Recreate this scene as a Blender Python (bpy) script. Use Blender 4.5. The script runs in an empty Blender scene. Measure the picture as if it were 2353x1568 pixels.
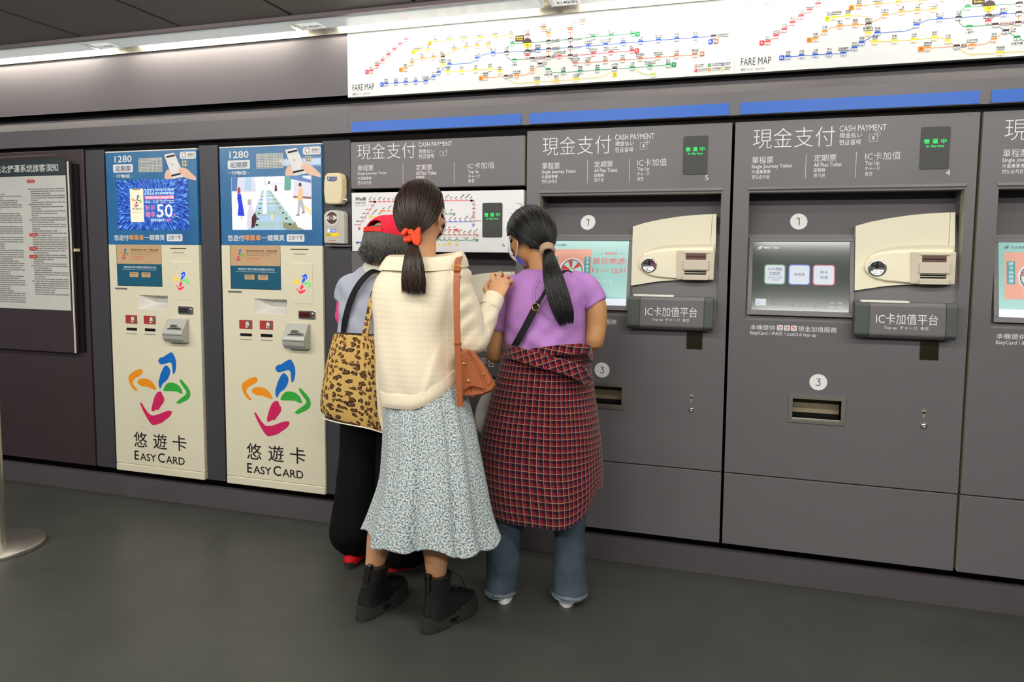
import bpy, bmesh, math, random
from mathutils import Vector, Matrix
from math import pi, sin, cos, radians
random.seed(7)
C = bpy.context.scene.collection
SC = bpy.context.scene

# ------------------------------------------------------------------ camera
F_PX, CX, CY = 1650.0, 1176.5, 710.0
RIGHT = Vector((0.9557805, 0.2939802, 0.0076982))
UP = Vector((-0.0310748, 0.0749297, 0.9967045))
FWD = Vector((-0.2924346, 0.9528700, -0.0807517))
EYE = Vector((0.0, -3.12, 1.395))
cam_data = bpy.data.cameras.new('camera')
cam = bpy.data.objects.new('camera', cam_data)
C.objects.link(cam)
cam_data.sensor_width = 36.0
cam_data.lens = F_PX / 2353.0 * 36.0
cam_data.shift_y = -(784.0 - CY) / 2353.0
cam_data.clip_start = 0.05
m = Matrix.Identity(4)
for i in range(3):
    m[i][0], m[i][1], m[i][2], m[i][3] = RIGHT[i], UP[i], -FWD[i], EYE[i]
cam.matrix_world = m
SC.camera = cam

# ------------------------------------------------------------------ world, lights, exposure
SC.view_settings.view_transform = 'Standard'
SC.view_settings.look = 'None'
SC.view_settings.exposure = 0.0
SC.view_settings.gamma = 1.0
SC.view_settings.use_curve_mapping = False
SC.cycles.use_denoising = True
SC.cycles.max_bounces = 6
SC.cycles.diffuse_bounces = 3
world = bpy.data.worlds.new('world')
SC.world = world
world.use_nodes = True
bg = world.node_tree.nodes['Background']
bg.inputs[0].default_value = (0.95, 0.97, 1.0, 1)
bg.inputs[1].default_value = 0.15

ROWS = [(-1.9, 18.5), (-3.8, 32.0)]          # rows of ceiling battens: distance from the wall, watts each
CEIL = 2.43


def area_light(x, y, z, sx, sy, watts, tilt=0.0, col=(1.0, 0.965, 0.91)):
    d = bpy.data.lights.new('batten_lamp', 'AREA')
    d.shape = 'RECTANGLE'
    d.size, d.size_y = sx, sy
    d.energy = watts
    d.color = col
    o = bpy.data.objects.new('batten_lamp', d)
    o.location = (x, y, z)
    o.rotation_euler = (tilt, 0, 0)
    C.objects.link(o)
    return o


for ry, rw in ROWS:
    for k in range(5):
        area_light(-4.2 + 1.65 * k, ry, CEIL - 0.085, 1.2, 0.14, rw, radians(28))


# ------------------------------------------------------------------ helpers
def at(px, py, Y=0.0):
    """point of the plane y = Y that the measured picture position belongs to"""
    d = RIGHT * ((px - CX) / F_PX) + UP * (-(py - CY) / F_PX) + FWD
    return EYE + d * ((Y - EYE.y) / d.y)


def lin(c):
    return tuple(((v / 255) / 12.92 if v <= 10 else ((v / 255 + 0.055) / 1.055) ** 2.4) for v in c)


def smoothstep(a, b, x):
    t = min(1, max(0, (x - a) / (b - a)))
    return t * t * (3 - 2 * t)


class MB:
    """collects faces for ONE mesh object"""

    def __init__(s):
        s.v, s.f, s.m, s.sm, s.uv = [], [], [], [], []

    def face(s, pts, m=0, sm=False, uv=None):
        b = len(s.v)
        s.v += [tuple(p) for p in pts]
        s.f.append(tuple(range(b, b + len(pts))))
        s.m.append(m)
        s.sm.append(sm)
        s.uv.append(uv)

    def raw(s, vs, fs, m=0, sm=False, uvs=None):
        b = len(s.v)
        s.v += [tuple(p) for p in vs]
        for k, f in enumerate(fs):
            s.f.append(tuple(b + i for i in f))
            s.m.append(m)
            s.sm.append(sm)
            s.uv.append(uvs[k] if uvs else None)

    def box(s, x0, x1, y0, y1, z0, z1, m=0, side=None):
        v = [(x0, y0, z0), (x1, y0, z0), (x1, y1, z0), (x0, y1, z0), (x0, y0, z1), (x1, y0, z1), (x1, y1, z1), (x0, y1, z1)]
        b = len(s.v)
        s.v += v
        fs = [(0, 1, 5, 4), (1, 2, 6, 5), (2, 3, 7, 6), (3, 0, 4, 7), (4, 5, 6, 7), (3, 2, 1, 0)]
        for k, f in enumerate(fs):
            s.f.append(tuple(b + i for i in f))
            s.m.append(side if (side is not None and k in (1, 3)) else m)
            s.sm.append(False)
            s.uv.append(None)

    def hexa(s, p, m=0):
        """8 corners: bottom four then top four"""
        s.raw(p, [(0, 1, 5, 4), (1, 2, 6, 5), (2, 3, 7, 6), (3, 0, 4, 7), (4, 5, 6, 7), (3, 2, 1, 0)], m)

    def prism(s, front, back, m=0, mside=None):
        """closed solid between two outlines (front one counter-clockwise seen from outside)"""
        n = len(front)
        b = len(s.v)
        s.v += [tuple(p) for p in front] + [tuple(p) for p in back]
        fs = [tuple(range(n)), tuple(range(2 * n - 1, n - 1, -1))] + [(i, i + n, (i + 1) % n + n, (i + 1) % n) for i in range(n)]
        for k, f in enumerate(fs):
            s.f.append(tuple(b + i for i in f))
            s.m.append(m if (k < 2 or mside is None) else mside)
            s.sm.append(False)
            s.uv.append(None)

    def flat(s, pts2, y, m=0):
        s.face([(p[0], y, p[1]) for p in pts2], m)

    def slab(s, pts2, y0, y1, m=0, mside=None):
        s.prism([(p[0], y0, p[1]) for p in pts2], [(p[0], y1, p[1]) for p in pts2], m, mside)

    def merge(s, o, m=None):
        b = len(s.v)
        s.v += o.v
        for f, mm, sm, uv in zip(o.f, o.m, o.sm, o.uv):
            s.f.append(tuple(b + i for i in f))
            s.m.append(mm if m is None else m)
            s.sm.append(sm)
            s.uv.append(uv)

    def xform(s, mat):
        s.v = [tuple(mat @ Vector(p)) for p in s.v]
        return s

    def mesh(s, name, off=(0, 0, 0)):
        me = bpy.data.meshes.new(name)
        me.from_pydata([(p[0] - off[0], p[1] - off[1], p[2] - off[2]) for p in s.v], [], s.f)
        me.polygons.foreach_set('material_index', s.m)
        me.polygons.foreach_set('use_smooth', s.sm)
        if any(u is not None for u in s.uv):
            l = me.uv_layers.new(name='UVMap')
            k = 0
            for f, u in zip(s.f, s.uv):
                for j in range(len(f)):
                    l.data[k].uv = u[j] if u else (0, 0)
                    k += 1
        me.update()
        return me


def obj(name, mb, mats, parent=None, bevel=0, seg=2, sub=0):
    off = parent.matrix_world.translation if parent else (0, 0, 0)
    if parent:
        off = Vector((0, 0, 0))
        q = parent
        while q:
            off += q.location
            q = q.parent
    me = mb.mesh(name, off)
    for mm in (mats if isinstance(mats, (list, tuple)) else [mats]):
        me.materials.append(mm)
    o = bpy.data.objects.new(name, me)
    C.objects.link(o)
    if parent:
        o.parent = parent
    if bevel:
        b = o.modifiers.new('bevel', 'BEVEL')
        b.width, b.segments, b.limit_method, b.angle_limit = bevel, seg, 'ANGLE', radians(35)
        b.harden_normals = False
    if sub:
        b = o.modifiers.new('sub', 'SUBSURF')
        b.levels = b.render_levels = sub
    return o


def tag(o, label, cat, group=None, kind=None):
    o['label'] = label
    o['category'] = cat
    if group:
        o['group'] = group
    if kind:
        o['kind'] = kind
    return o


def thing(name, loc, label, cat, group=None):
    o = bpy.data.objects.new(name, None)
    o.location = loc
    o.empty_display_size = 0.1
    C.objects.link(o)
    return tag(o, label, cat, group)


def struct(name, mb, mats, label=None, bevel=0):
    o = obj(name, mb, mats, None, bevel)
    o['kind'] = 'structure'
    if label:
        o['label'] = label
    return o


def rr(x0, x1, z0, z1, r, n=5):
    out = []
    for cx, cz, a0 in ((x1 - r, z1 - r, 0), (x0 + r, z1 - r, 90), (x0 + r, z0 + r, 180), (x1 - r, z0 + r, 270)):
        for k in range(n + 1):
            a = radians(a0 + 90 * k / n)
            out.append((cx + r * cos(a), cz + r * sin(a)))
    return out[::-1] if False else out


def circ(cx, cz, rx, rz=None, n=40):
    rz = rx if rz is None else rz
    return [(cx + rx * cos(2 * pi * k / n), cz + rz * sin(2 * pi * k / n)) for k in range(n)]


def grid_plate(mb, x0, x1, z0, z1, y0, y1, holes, m=0, side=None):
    """plate with rectangular openings"""
    xs = sorted({x0, x1} | {h[0] for h in holes} | {h[1] for h in holes})
    zs = sorted({z0, z1} | {h[2] for h in holes} | {h[3] for h in holes})

    def solid(i, j):
        if i < 0 or j < 0 or i >= len(xs) - 1 or j >= len(zs) - 1:
            return False
        cx, cz = (xs[i] + xs[i + 1]) / 2, (zs[j] + zs[j + 1]) / 2
        return not any(h[0] < cx < h[1] and h[2] < cz < h[3] for h in holes)
    for i in range(len(xs) - 1):
        for j in range(len(zs) - 1):
            if not solid(i, j):
                continue
            a, b, c, d = xs[i], xs[i + 1], zs[j], zs[j + 1]
            mb.face([(a, y0, c), (b, y0, c), (b, y0, d), (a, y0, d)], m)
            mb.face([(a, y1, d), (b, y1, d), (b, y1, c), (a, y1, c)], m)
            sm = m if side is None else side
            if not solid(i - 1, j):
                mb.face([(a, y1, c), (a, y0, c), (a, y0, d), (a, y1, d)], sm)
            if not solid(i + 1, j):
                mb.face([(b, y0, c), (b, y1, c), (b, y1, d), (b, y0, d)], sm)
            if not solid(i, j - 1):
                mb.face([(a, y1, c), (b, y1, c), (b, y0, c), (a, y0, c)], sm)
            if not solid(i, j + 1):
                mb.face([(a, y0, d), (b, y0, d), (b, y1, d), (a, y1, d)], sm)


_tc = {}


def glyphs(s, bold=0.0, res=2):
    k = (s, bold, res)
    if k not in _tc:
        cu = bpy.data.curves.new('t', 'FONT')
        cu.body = s
        cu.size = 1
        cu.resolution_u = res
        cu.offset = bold
        o = bpy.data.objects.new('t', cu)
        me = bpy.data.meshes.new_from_object(o)
        vs = [tuple(v.co) for v in me.vertices]
        fs = [tuple(p.vertices) for p in me.polygons]
        bpy.data.objects.remove(o)
        bpy.data.curves.remove(cu)
        bpy.data.meshes.remove(me)
        if not vs:
            vs, fs = [(0, 0, 0), (1, 0, 0), (1, 1, 0)], []
        x0, x1 = min(v[0] for v in vs), max(v[0] for v in vs)
        z0, z1 = min(v[1] for v in vs), max(v[1] for v in vs)
        _tc[k] = ([((v[0] - x0), (v[1] - z0)) for v in vs], fs, max(1e-4, x1 - x0), max(1e-4, z1 - z0))
    return _tc[k]


def text(mb, s, x0, x1, z0, z1, y=0.0, m=0, bold=0.0, res=2, align='l', fr=None, off=0.0007, rot=0.0):
    """writing fitted into a measured rectangle; x1 None keeps the letters' own width; y number or fr(x, z) -> point"""
    vs, fs, w, h = glyphs(s, bold, res)
    sz = (z1 - z0) / h
    if x1 is None:
        sx = sz
        if align == 'c':
            x0 -= w * sx / 2
        elif align == 'r':
            x0 -= w * sx
    else:
        sx = (x1 - x0) / w
    out = []
    for u, v in vs:
        X, Z = u * sx, v * sz
        if rot:
            X, Z = X * cos(rot) - Z * sin(rot), X * sin(rot) + Z * cos(rot)
        X += x0
        Z += z0
        out.append(fr(X, Z) if fr else (X, y - off, Z))
    mb.raw(out, fs, m)


# ------------------------------------------------------------------ soft shapes: lofts, tubes, ellipsoids
def catmull(P, rows):
    n = len(P)
    out = []
    for r in range(rows):
        t = r / (rows - 1) * (n - 1)
        i = min(int(t), n - 2)
        f = t - i
        p0, p1, p2, p3 = P[max(i - 1, 0)], P[i], P[i + 1], P[min(i + 2, n - 1)]
        out.append(tuple(0.5 * ((2 * b) + (-a + c) * f + (2 * a - 5 * b + 4 * c - d) * f * f + (-a + 3 * b - 3 * c + d) * f ** 3)
                         for a, b, c, d in zip(p0, p1, p2, p3)))
    return out


def skin_rows(mb, rowsP, m=0, cap=(1, 1), uvw=1.0, sm=True):
    n = len(rowsP[0])
    vs = [p for r in rowsP for p in r]
    fs, uvs = [], []
    vacc = [0.0]
    for r in range(1, len(rowsP)):
        d = sum((Vector(rowsP[r][k]) - Vector(rowsP[r - 1][k])).length for k in range(0, n, 4)) / len(range(0, n, 4))
        vacc.append(vacc[-1] + d)
    for r in range(len(rowsP) - 1):
        for k in range(n):
            k2 = (k + 1) % n
            fs.append((r * n + k, r * n + k2, (r + 1) * n + k2, (r + 1) * n + k))
            u0, u1 = k / n * uvw, (k + 1) / n * uvw
            uvs.append([(u0, vacc[r]), (u1, vacc[r]), (u1, vacc[r + 1]), (u0, vacc[r + 1])])
    mb.raw(vs, fs, m, sm, uvs)
    for e, r in ((0, 0), (1, len(rowsP) - 1)):
        if cap[e]:
            pts = rowsP[r]
            c = tuple(sum(p[i] for p in pts) / n for i in range(3))
            mb.raw(list(pts) + [c], [(k, (k + 1) % n, n) if e else ((k + 1) % n, k, n) for k in range(n)], m, sm)


def loft(mb, rings, n=48, rows=50, fn=None, m=0, cap=(1, 1), uvw=None):
    """rings: (cx, cy, cz, half width, half depth, turn, squareness[, tilt x, tilt y]) listed from bottom to top"""
    rings = [tuple(r) + (0, 2, 0, 0)[len(r) - 5:] for r in rings]
    R = catmull(rings, rows)
    out = []
    for i, (cx, cy, cz, a, b, tr, ex, tx, ty) in enumerate(R):
        t = i / (rows - 1)
        row = []
        for k in range(n):
            th = 2 * pi * k / n
            c, s_ = cos(th), sin(th)
            x = a * math.copysign(abs(c) ** (2 / ex), c)
            y = b * math.copysign(abs(s_) ** (2 / ex), s_)
            dz = 0
            if fn:
                q, dz = fn(t, th)
                x *= q
                y *= q
            xx, yy = x * cos(tr) - y * sin(tr), x * sin(tr) + y * cos(tr)
            row.append((cx + xx, cy + yy, cz + dz + xx * tx + yy * ty))
        out.append(row)
    w = uvw or 2 * pi * sum((r[3] + r[4]) / 2 for r in R) / rows
    skin_rows(mb, out, m, cap, w)
    return out


def tube(mb, pts, rad, n=14, rows=None, m=0, cap=(1, 1), ref=(0, 1, 0), fn=None):
    """pts path; rad: radius or (ra, rb) per point; ra lies along ref"""
    if not isinstance(rad, (tuple, list)):
        rad = [rad] * len(pts)
    rad = [(r, r) if not isinstance(r, (tuple, list)) else r for r in rad]
    rows = rows or (len(pts) - 1) * 6 + 1
    R = catmull([tuple(p) + tuple(r) for p, r in zip(pts, rad)], rows)
    P = [Vector(r[:3]) for r in R]
    out = []
    ref = Vector(ref)
    for i in range(rows):
        tg = (P[min(i + 1, rows - 1)] - P[max(i - 1, 0)])
        if tg.length < 1e-7:
            tg = Vector((0, 0, 1))
        tg.normalize()
        u = ref - tg * ref.dot(tg)
        if u.length < 1e-4:
            u = Vector((1, 0, 0)) - tg * tg.x
        u.normalize()
        w = tg.cross(u)
        ref = u
        q = fn(i / (rows - 1)) if fn else 1
        ra, rb = max(1e-4, R[i][3]) * q, max(1e-4, R[i][4]) * q
        out.append([tuple(P[i] + u * (ra * cos(2 * pi * k / n)) + w * (rb * sin(2 * pi * k / n))) for k in range(n)])
    skin_rows(mb, out, m, cap, 2 * pi * (rad[0][0] + rad[0][1]) / 2)


def ribbon(mb, pts, nrm, width, thick, rows=40, m=0):
    """flat strap along a path; nrm one outward direction per point"""
    R = catmull([tuple(p) + tuple(q) for p, q in zip(pts, nrm)], rows)
    P = [Vector(r[:3]) for r in R]
    out = []
    for i in range(rows):
        tg = (P[min(i + 1, rows - 1)] - P[max(i - 1, 0)]).normalized()
        nn = Vector(R[i][3:6])
        nn = (nn - tg * nn.dot(tg)).normalized()
        w = tg.cross(nn)
        wd = width if not callable(width) else width(i / (rows - 1))
        a = w * (wd / 2)
        b = nn * (thick / 2)
        out.append([tuple(P[i] + s1 * a + s2 * b) for s1, s2 in ((-1, -1), (-1, 1), (-.9, 1.15), (.9, 1.15), (1, 1), (1, -1))])
    skin_rows(mb, out, m, (1, 1), 1.0, False)


def ellip(mb, c, r, axes=None, n=24, k=14, m=0):
    c = Vector(c)
    ax = axes or (Vector((1, 0, 0)), Vector((0, 1, 0)), Vector((0, 0, 1)))
    rows = []
    for i in range(k + 1):
        ph = -pi / 2 + pi * i / k
        ph = max(-pi / 2 + 0.02, min(pi / 2 - 0.02, ph))
        rows.append([tuple(c + ax[0] * (r[0] * cos(ph) * cos(2 * pi * j / n)) + ax[1] * (r[1] * cos(ph) * sin(2 * pi * j / n)) + ax[2] * (r[2] * sin(ph)))
                     for j in range(n)])
    skin_rows(mb, rows, m, (1, 1))


def fuse(mb, voxel, it=4, fac=0.5):
    """one continuous surface out of overlapping shapes"""
    me = mb.mesh('fuse')
    o = bpy.data.objects.new('fuse', me)
    C.objects.link(o)
    r = o.modifiers.new('r', 'REMESH')
    r.mode, r.voxel_size, r.adaptivity = 'VOXEL', voxel, 0
    s = o.modifiers.new('s', 'SMOOTH')
    s.factor, s.iterations = fac, it
    dg = bpy.context.evaluated_depsgraph_get()
    dg.update()
    ev = bpy.data.meshes.new_from_object(o.evaluated_get(dg))
    out = MB()
    out.raw([tuple(v.co) for v in ev.vertices], [tuple(p.vertices) for p in ev.polygons], 0, True)
    bpy.data.objects.remove(o)
    bpy.data.meshes.remove(me)
    bpy.data.meshes.remove(ev)
    return out


# ------------------------------------------------------------------ materials
class N:
    """small helper for node graphs"""

    def __init__(s, name):
        s.mat = bpy.data.materials.new(name)
        s.mat.use_nodes = True
        s.t = s.mat.node_tree
        s.b = s.t.nodes['Principled BSDF']

    def new(s, typ, **kw):
        n = s.t.nodes.new(typ)
        for k, v in kw.items():
            setattr(n, k, v)
        return n

    def put(s, sock, v):
        if hasattr(v, 'is_output') or isinstance(v, bpy.types.NodeSocket):
            s.t.links.new(v, sock)
        else:
            sock.default_value = v

    def math(s, op, a, b=0.0, c=0.0):
        n = s.new('ShaderNodeMath', operation=op)
        for k, v in enumerate((a, b, c)):
            s.put(n.inputs[k], v)
        return n.outputs[0]

    def mix(s, f, a, b):
        n = s.new('ShaderNodeMix', data_type='RGBA')
        s.put(n.inputs[0], f)
        for k, v in ((6, a), (7, b)):
            s.put(n.inputs[k], v if isinstance(v, bpy.types.NodeSocket) else tuple(v)[:3] + (1,))
        return n.outputs[2]

    def coord(s, kind='Object', scale=None):
        o = s.new('ShaderNodeTexCoord').outputs[kind]
        if scale:
            mp = s.new('ShaderNodeMapping')
            s.t.links.new(o, mp.inputs[0])
            mp.inputs['Scale'].default_value = scale
            o = mp.outputs[0]
        return o

    def xyz(s, v):
        n = s.new('ShaderNodeSeparateXYZ')
        s.t.links.new(v, n.inputs[0])
        return n.outputs

    def noise(s, vec, scale, detail=3, rough=.5):
        n = s.new('ShaderNodeTexNoise')
        if vec:
            s.t.links.new(vec, n.inputs['Vector'])
        n.inputs['Scale'].default_value = scale
        n.inputs['Detail'].default_value = detail
        n.inputs['Roughness'].default_value = rough
        return n.outputs[0]

    def ramp(s, f, stops, interp='LINEAR'):
        n = s.new('ShaderNodeValToRGB')
        s.put(n.inputs[0], f)
        e = n.color_ramp
        e.interpolation = interp
        while len(e.elements) < len(stops):
            e.elements.new(0.5)
        for el, (p, c) in zip(e.elements, stops):
            el.position = p
            el.color = tuple(c)[:3] + (1,)
        return n.outputs[0]

    def bump(s, h, strength=.2, dist=.002):
        n = s.new('ShaderNodeBump')
        n.inputs['Strength'].default_value = strength
        n.inputs['Distance'].default_value = dist
        s.put(n.inputs['Height'], h)
        s.t.links.new(n.outputs[0], s.b.inputs['Normal'])

    def set(s, **kw):
        al = dict(col='Base Color', rough='Roughness', metal='Metallic', spec='Specular IOR Level', emit='Emission Color', estr='Emission Strength',
                  coat='Coat Weight', sheen='Sheen Weight', trans='Transmission Weight', alpha='Alpha', sss='Subsurface Weight')
        for k, v in kw.items():
            s.put(s.b.inputs[al[k]], (tuple(v) + (1,))[:4] if isinstance(v, tuple) else v)
        return s


def mat(name, rgb, rough=.5, metal=0.0, spec=.5, var=.06, vs=18.0, bump=0.0, bs=120.0, coat=0.0, emit=None, estr=0.0):
    n = N(name)
    c = lin(rgb)
    if emit is not None:
        n.set(col=tuple(v * .3 for v in c), rough=rough, emit=lin(emit), estr=estr, spec=spec)
        return n.mat
    v = n.coord('Object')
    f = n.noise(v, vs, 4)
    n.set(col=n.mix(f, tuple(x * (1 - var) for x in c), tuple(min(1, x * (1 + var)) for x in c)), rough=rough, metal=metal, spec=spec, coat=coat)
    if bump:
        n.bump(n.noise(v, bs, 2), bump)
    return n.mat
# ------------------------------------------------------------------ the materials of the place
GREY = mat('grey_metal_panel', (102, 99, 101), .42, 0, .45, .04, 6)
GREY_DK = mat('charcoal_panel', (64, 62, 68), .45, 0, .4, .05, 6)
BROWN_DK = mat('brown_black_panel', (60, 49, 52), .42, 0, .4, .08, 9)
BLACK = mat('black_gap', (14, 13, 13), .8, 0, .2)
WALLG = mat('light_grey_wall_panel', (104, 100, 104), .5, 0, .3, .03, 4)
STEEL = mat('brushed_steel', (186, 182, 172), .32, .9, .5, .08, 30)
STEEL_DK = mat('dark_steel', (120, 116, 106), .35, .9, .5, .1, 40)
CHROME = mat('chrome', (226, 224, 218), .12, 1, .5, .03)
BRASS = mat('pale_edge_metal', (196, 190, 168), .4, .4, .5)
CREAM = mat('cream_plastic', (222, 216, 190), .42, 0, .45, .02, 5)
CREAM_W = mat('warm_white_plastic', (226, 224, 216), .45, 0, .4, .02, 5)
IVORY = mat('ivory_plastic', (222, 208, 168), .35, 0, .5, .03, 8)
PALEGREY = mat('pale_grey_plastic', (186, 184, 174), .4, 0, .5, .03, 8)
SLATE = mat('slate_plastic', (72, 78, 76), .45, 0, .4, .05, 20)
WHITE = mat('white_print', (228, 228, 226), .5, 0, .3, .02)
INK = mat('dark_ink', (40, 40, 44), .6, 0, .2)
INKG = mat('grey_ink', (120, 118, 116), .6, 0, .2)
SILVER = mat('silver_print', (226, 225, 227), .5, 0, .3)
BLUE = mat('blue_strip', (28, 98, 198), .4, 0, .4, .02, 3)
DISPLAY = mat('dark_display_glass', (58, 62, 60), .42, 0, .3, .03)
LED = mat('green_led', (20, 200, 80), .5, emit=(40, 240, 110), estr=.9)
BEIGE_TILE = mat('beige_part', (206, 196, 176), .42, 0, .4, .03)
SMOKE = mat('dark_window', (38, 33, 20), .1, 0, .5, .2, 8)
MAPW = mat('white_map_board', (226, 229, 230), .38, 0, .4, .012, 3)
TRACE = {k: mat('ink_' + k, c, .55, 0, .3, .02) for k, c in dict(
    blue=(32, 88, 200), red=(226, 62, 72), orange=(240, 142, 40), yellow=(240, 214, 40), green=(20, 140, 84), brown=(186, 112, 72),
    lime=(190, 214, 70), black=(60, 54, 56), sky=(70, 150, 225), gold=(238, 206, 60)).items()}

# floor: dark rubber sheet, faint scuffs
n = N('dark_floor')
v = n.coord('Object')
f1 = n.noise(v, 2.2, 6, .65)
st = n.coord('Object', (1.2, 7.0, 1))
f2 = n.noise(st, 3.0, 5, .7)
base = n.mix(f1, lin((50, 52, 49)), lin((72, 74, 69)))
base = n.mix(n.math('MULTIPLY', n.math('GREATER_THAN', n.noise(v, 110, 1), .80), .30), base, lin((150, 150, 142)))
n.set(col=base, rough=n.math('MULTIPLY_ADD', f2, .22, .30), spec=.42)
n.bump(n.noise(v, 240, 2), .05)
FLOOR = n.mat

n = N('ceiling_panel')
v = n.coord('Object')
n.set(col=n.mix(n.noise(v, 1.2, 2), lin((120, 117, 108)), lin((134, 131, 122))), rough=.55, spec=.3)
n.bump(n.noise(v, 300, 1), .08)
CEILM = n.mat

TUBE = mat('lit_tube', (255, 250, 235), .5, emit=(255, 246, 228), estr=56.0)
DIFF = mat('lit_diffuser', (250, 248, 240), .5, emit=(255, 250, 240), estr=2.5)
LAMPBOX = mat('grey_cover_added_glow', (206, 212, 210), .25, emit=(206, 214, 212), estr=.52)  # added glow stands in for wall and floor light reflected by the cover
TAGW = mat('tag_added_glow', (236, 238, 232), .5, emit=(236, 238, 230), estr=.75)  # glow added so the tag stays brighter than the cover behind it
STRIP = mat('polished_steel_strip', (200, 194, 182), .2, .95, .5, .03)

# kiosk blue printed sheet
n = N('kiosk_blue_print')
v = n.coord('Object')
x, y, z = n.xyz(v)
f = n.noise(v, 3.5, 2)
n.set(col=n.mix(f, lin((22, 80, 140)), lin((52, 128, 176))), rough=.32, spec=.45, coat=.2)
KBLUE = n.mat
SAND = mat('sand_screen', (226, 186, 140), .3, emit=(226, 186, 140), estr=.42)
TEAL = mat('teal_screen', (30, 96, 122), .3, emit=(30, 96, 122), estr=.5)
WSCREEN = mat('white_screen', (240, 244, 250), .3, emit=(240, 246, 255), estr=.9)
PSCREEN = mat('pink_screen', (255, 150, 180), .3, emit=(255, 120, 165), estr=.8)
ORANGE_T = mat('orange_print', (244, 160, 60), .5)


def glow(name, rgb, s=.75):
    return mat(name, rgb, .3, emit=rgb, estr=s)


# blue star-burst on the first kiosk screen
n = N('burst_screen')
v = n.coord('Object')
x, y, z = n.xyz(v)
ang = n.math('ARCTAN2', n.math('SUBTRACT', z, 0.0), n.math('SUBTRACT', x, 0.0))
rad = n.math('SQRT', n.math('ADD', n.math('MULTIPLY', x, x), n.math('MULTIPLY', z, z)))
cb = n.new('ShaderNodeCombineXYZ')
n.put(cb.inputs[0], n.math('MULTIPLY', ang, 14.0))
n.put(cb.inputs[1], n.math('MULTIPLY', rad, 16.0))
f = n.noise(cb.outputs[0], 1.6, 3, .7)
c = n.ramp(f, [(.34, lin((4, 8, 60))), (.46, lin((10, 50, 170))), (.55, lin((24, 120, 225))), (.63, lin((120, 200, 250))), (.72, lin((215, 150, 240)))])
n.set(col=(0.02, 0.02, 0.05), emit=c, estr=.95, rough=.25)
BURST = n.mat

# dark menu screen
n = N('menu_screen')
n.set(col=lin((40, 46, 44)), emit=lin((60, 68, 64)), estr=.5, rough=.12, spec=.6)
MENU = n.mat
AQUA = mat('aqua_screen', (130, 190, 182), .2, emit=(152, 206, 198), estr=.62)
PEACH = mat('peach_screen', (235, 165, 140), .3, emit=(232, 158, 132), estr=.6)
REDS = glow('red_screen', (222, 66, 62), .6)
TEALS = glow('teal_tag_screen', (40, 150, 150), .6)
PALES = glow('pale_screen', (232, 240, 250), .7)
INKS = mat('ink_on_screen', (50, 56, 60), .4)
GBTN, BBTN, RBTN = glow('green_button', (70, 130, 90), .6), glow('blue_button', (74, 84, 200), .7), glow('red_button', (200, 70, 90), .6)
BTNW = glow('button_face', (205, 214, 226), .62)

# skin, hair, cloth
SKIN = mat('skin', (204, 152, 112), .5, 0, .35, .05, 14, .05, 200)
SKIN_B = mat('tan_skin', (188, 137, 90), .5, 0, .35, .06, 14, .05, 200)
SKIN_C = mat('older_skin', (200, 144, 104), .5, 0, .35, .07, 14, .05, 200)
EYEM = mat('eye', (40, 30, 26), .15)


def hairmat(name, a, b, rough=.36):
    n = N(name)
    v = n.coord('Object', (60, 60, 6))
    n.set(col=n.mix(n.noise(v, 3, 3), lin(a), lin(b)), rough=rough, spec=.4)
    return n.mat


HAIR_A = hairmat('dark_brown_hair', (18, 13, 11), (62, 45, 36), .42)
HAIR_B = hairmat('black_hair', (7, 7, 7), (24, 23, 23), .4)
HAIR_C = hairmat('grey_black_hair', (26, 26, 26), (112, 110, 104), .45)

n = N('cream_knit')
v = n.coord('Object')
x, y, z = n.xyz(v)
wob = n.noise(v, 9, 2)
zz = n.math('ADD', z, n.math('MULTIPLY', wob, .018))
row = n.math('SINE', n.math('MULTIPLY', zz, 2 * pi / .0205))
xy = n.math('ADD', x, n.math('MULTIPLY', y, .55))
tick = n.math('SINE', n.math('MULTIPLY', xy, 2 * pi / .0095))
band = n.math('GREATER_THAN', row, -.1)
h = n.math('ADD', n.math('MULTIPLY', row, .30), n.math('MULTIPLY', n.math('MULTIPLY', tick, band), .75))
n.set(col=n.mix(n.math('MULTIPLY_ADD', h, .26, .55), lin((214, 200, 170)), lin((238, 226, 202))), rough=.85, spec=.15, sheen=.25)
n.bump(h, .30, .002)
KNIT = n.mat
n = N('cream_rib_knit')
v = n.coord('Object')
x, y, z = n.xyz(v)
h = n.math('SINE', n.math('MULTIPLY', n.math('ADD', x, n.math('MULTIPLY', y, .6)), 2 * pi / .006))
n.set(col=lin((234, 220, 194)), rough=.85, spec=.15, sheen=.25)
n.bump(h, .2, .0015)
RIB = n.mat
COLLARK = mat('cream_plain_knit', (232, 217, 190), .85, 0, .15, .02, 12, .15, 400)

n = N('floral_cotton')
v = n.coord('UV')
a = n.noise(v, 155, 2, .6)
b = n.noise(v, 250, 3, .6)
c = n.ramp(a, [(.36, lin((72, 98, 122))), (.46, lin((128, 148, 158))), (.52, lin((196, 200, 192))), (.62, lin((216, 218, 206)))], 'LINEAR')
c = n.mix(n.math('MULTIPLY', n.math('GREATER_THAN', b, .585), .75), c, lin((96, 122, 140)))
c = n.mix(n.math('MULTIPLY', n.math('LESS_THAN', b, .37), .8), c, lin((222, 224, 212)))
n.set(col=c, rough=.8, spec=.15)
FLORAL = n.mat

n = N('plaid_flannel')
v = n.coord('UV')
u, w, _ = n.xyz(v)
PER = .0245


def stripe(c, off, half):
    fr = n.math('FRACT', n.math('ADD', n.math('DIVIDE', c, PER), off))
    return n.math('LESS_THAN', n.math('ABSOLUTE', n.math('SUBTRACT', fr, .5)), half)


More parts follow.
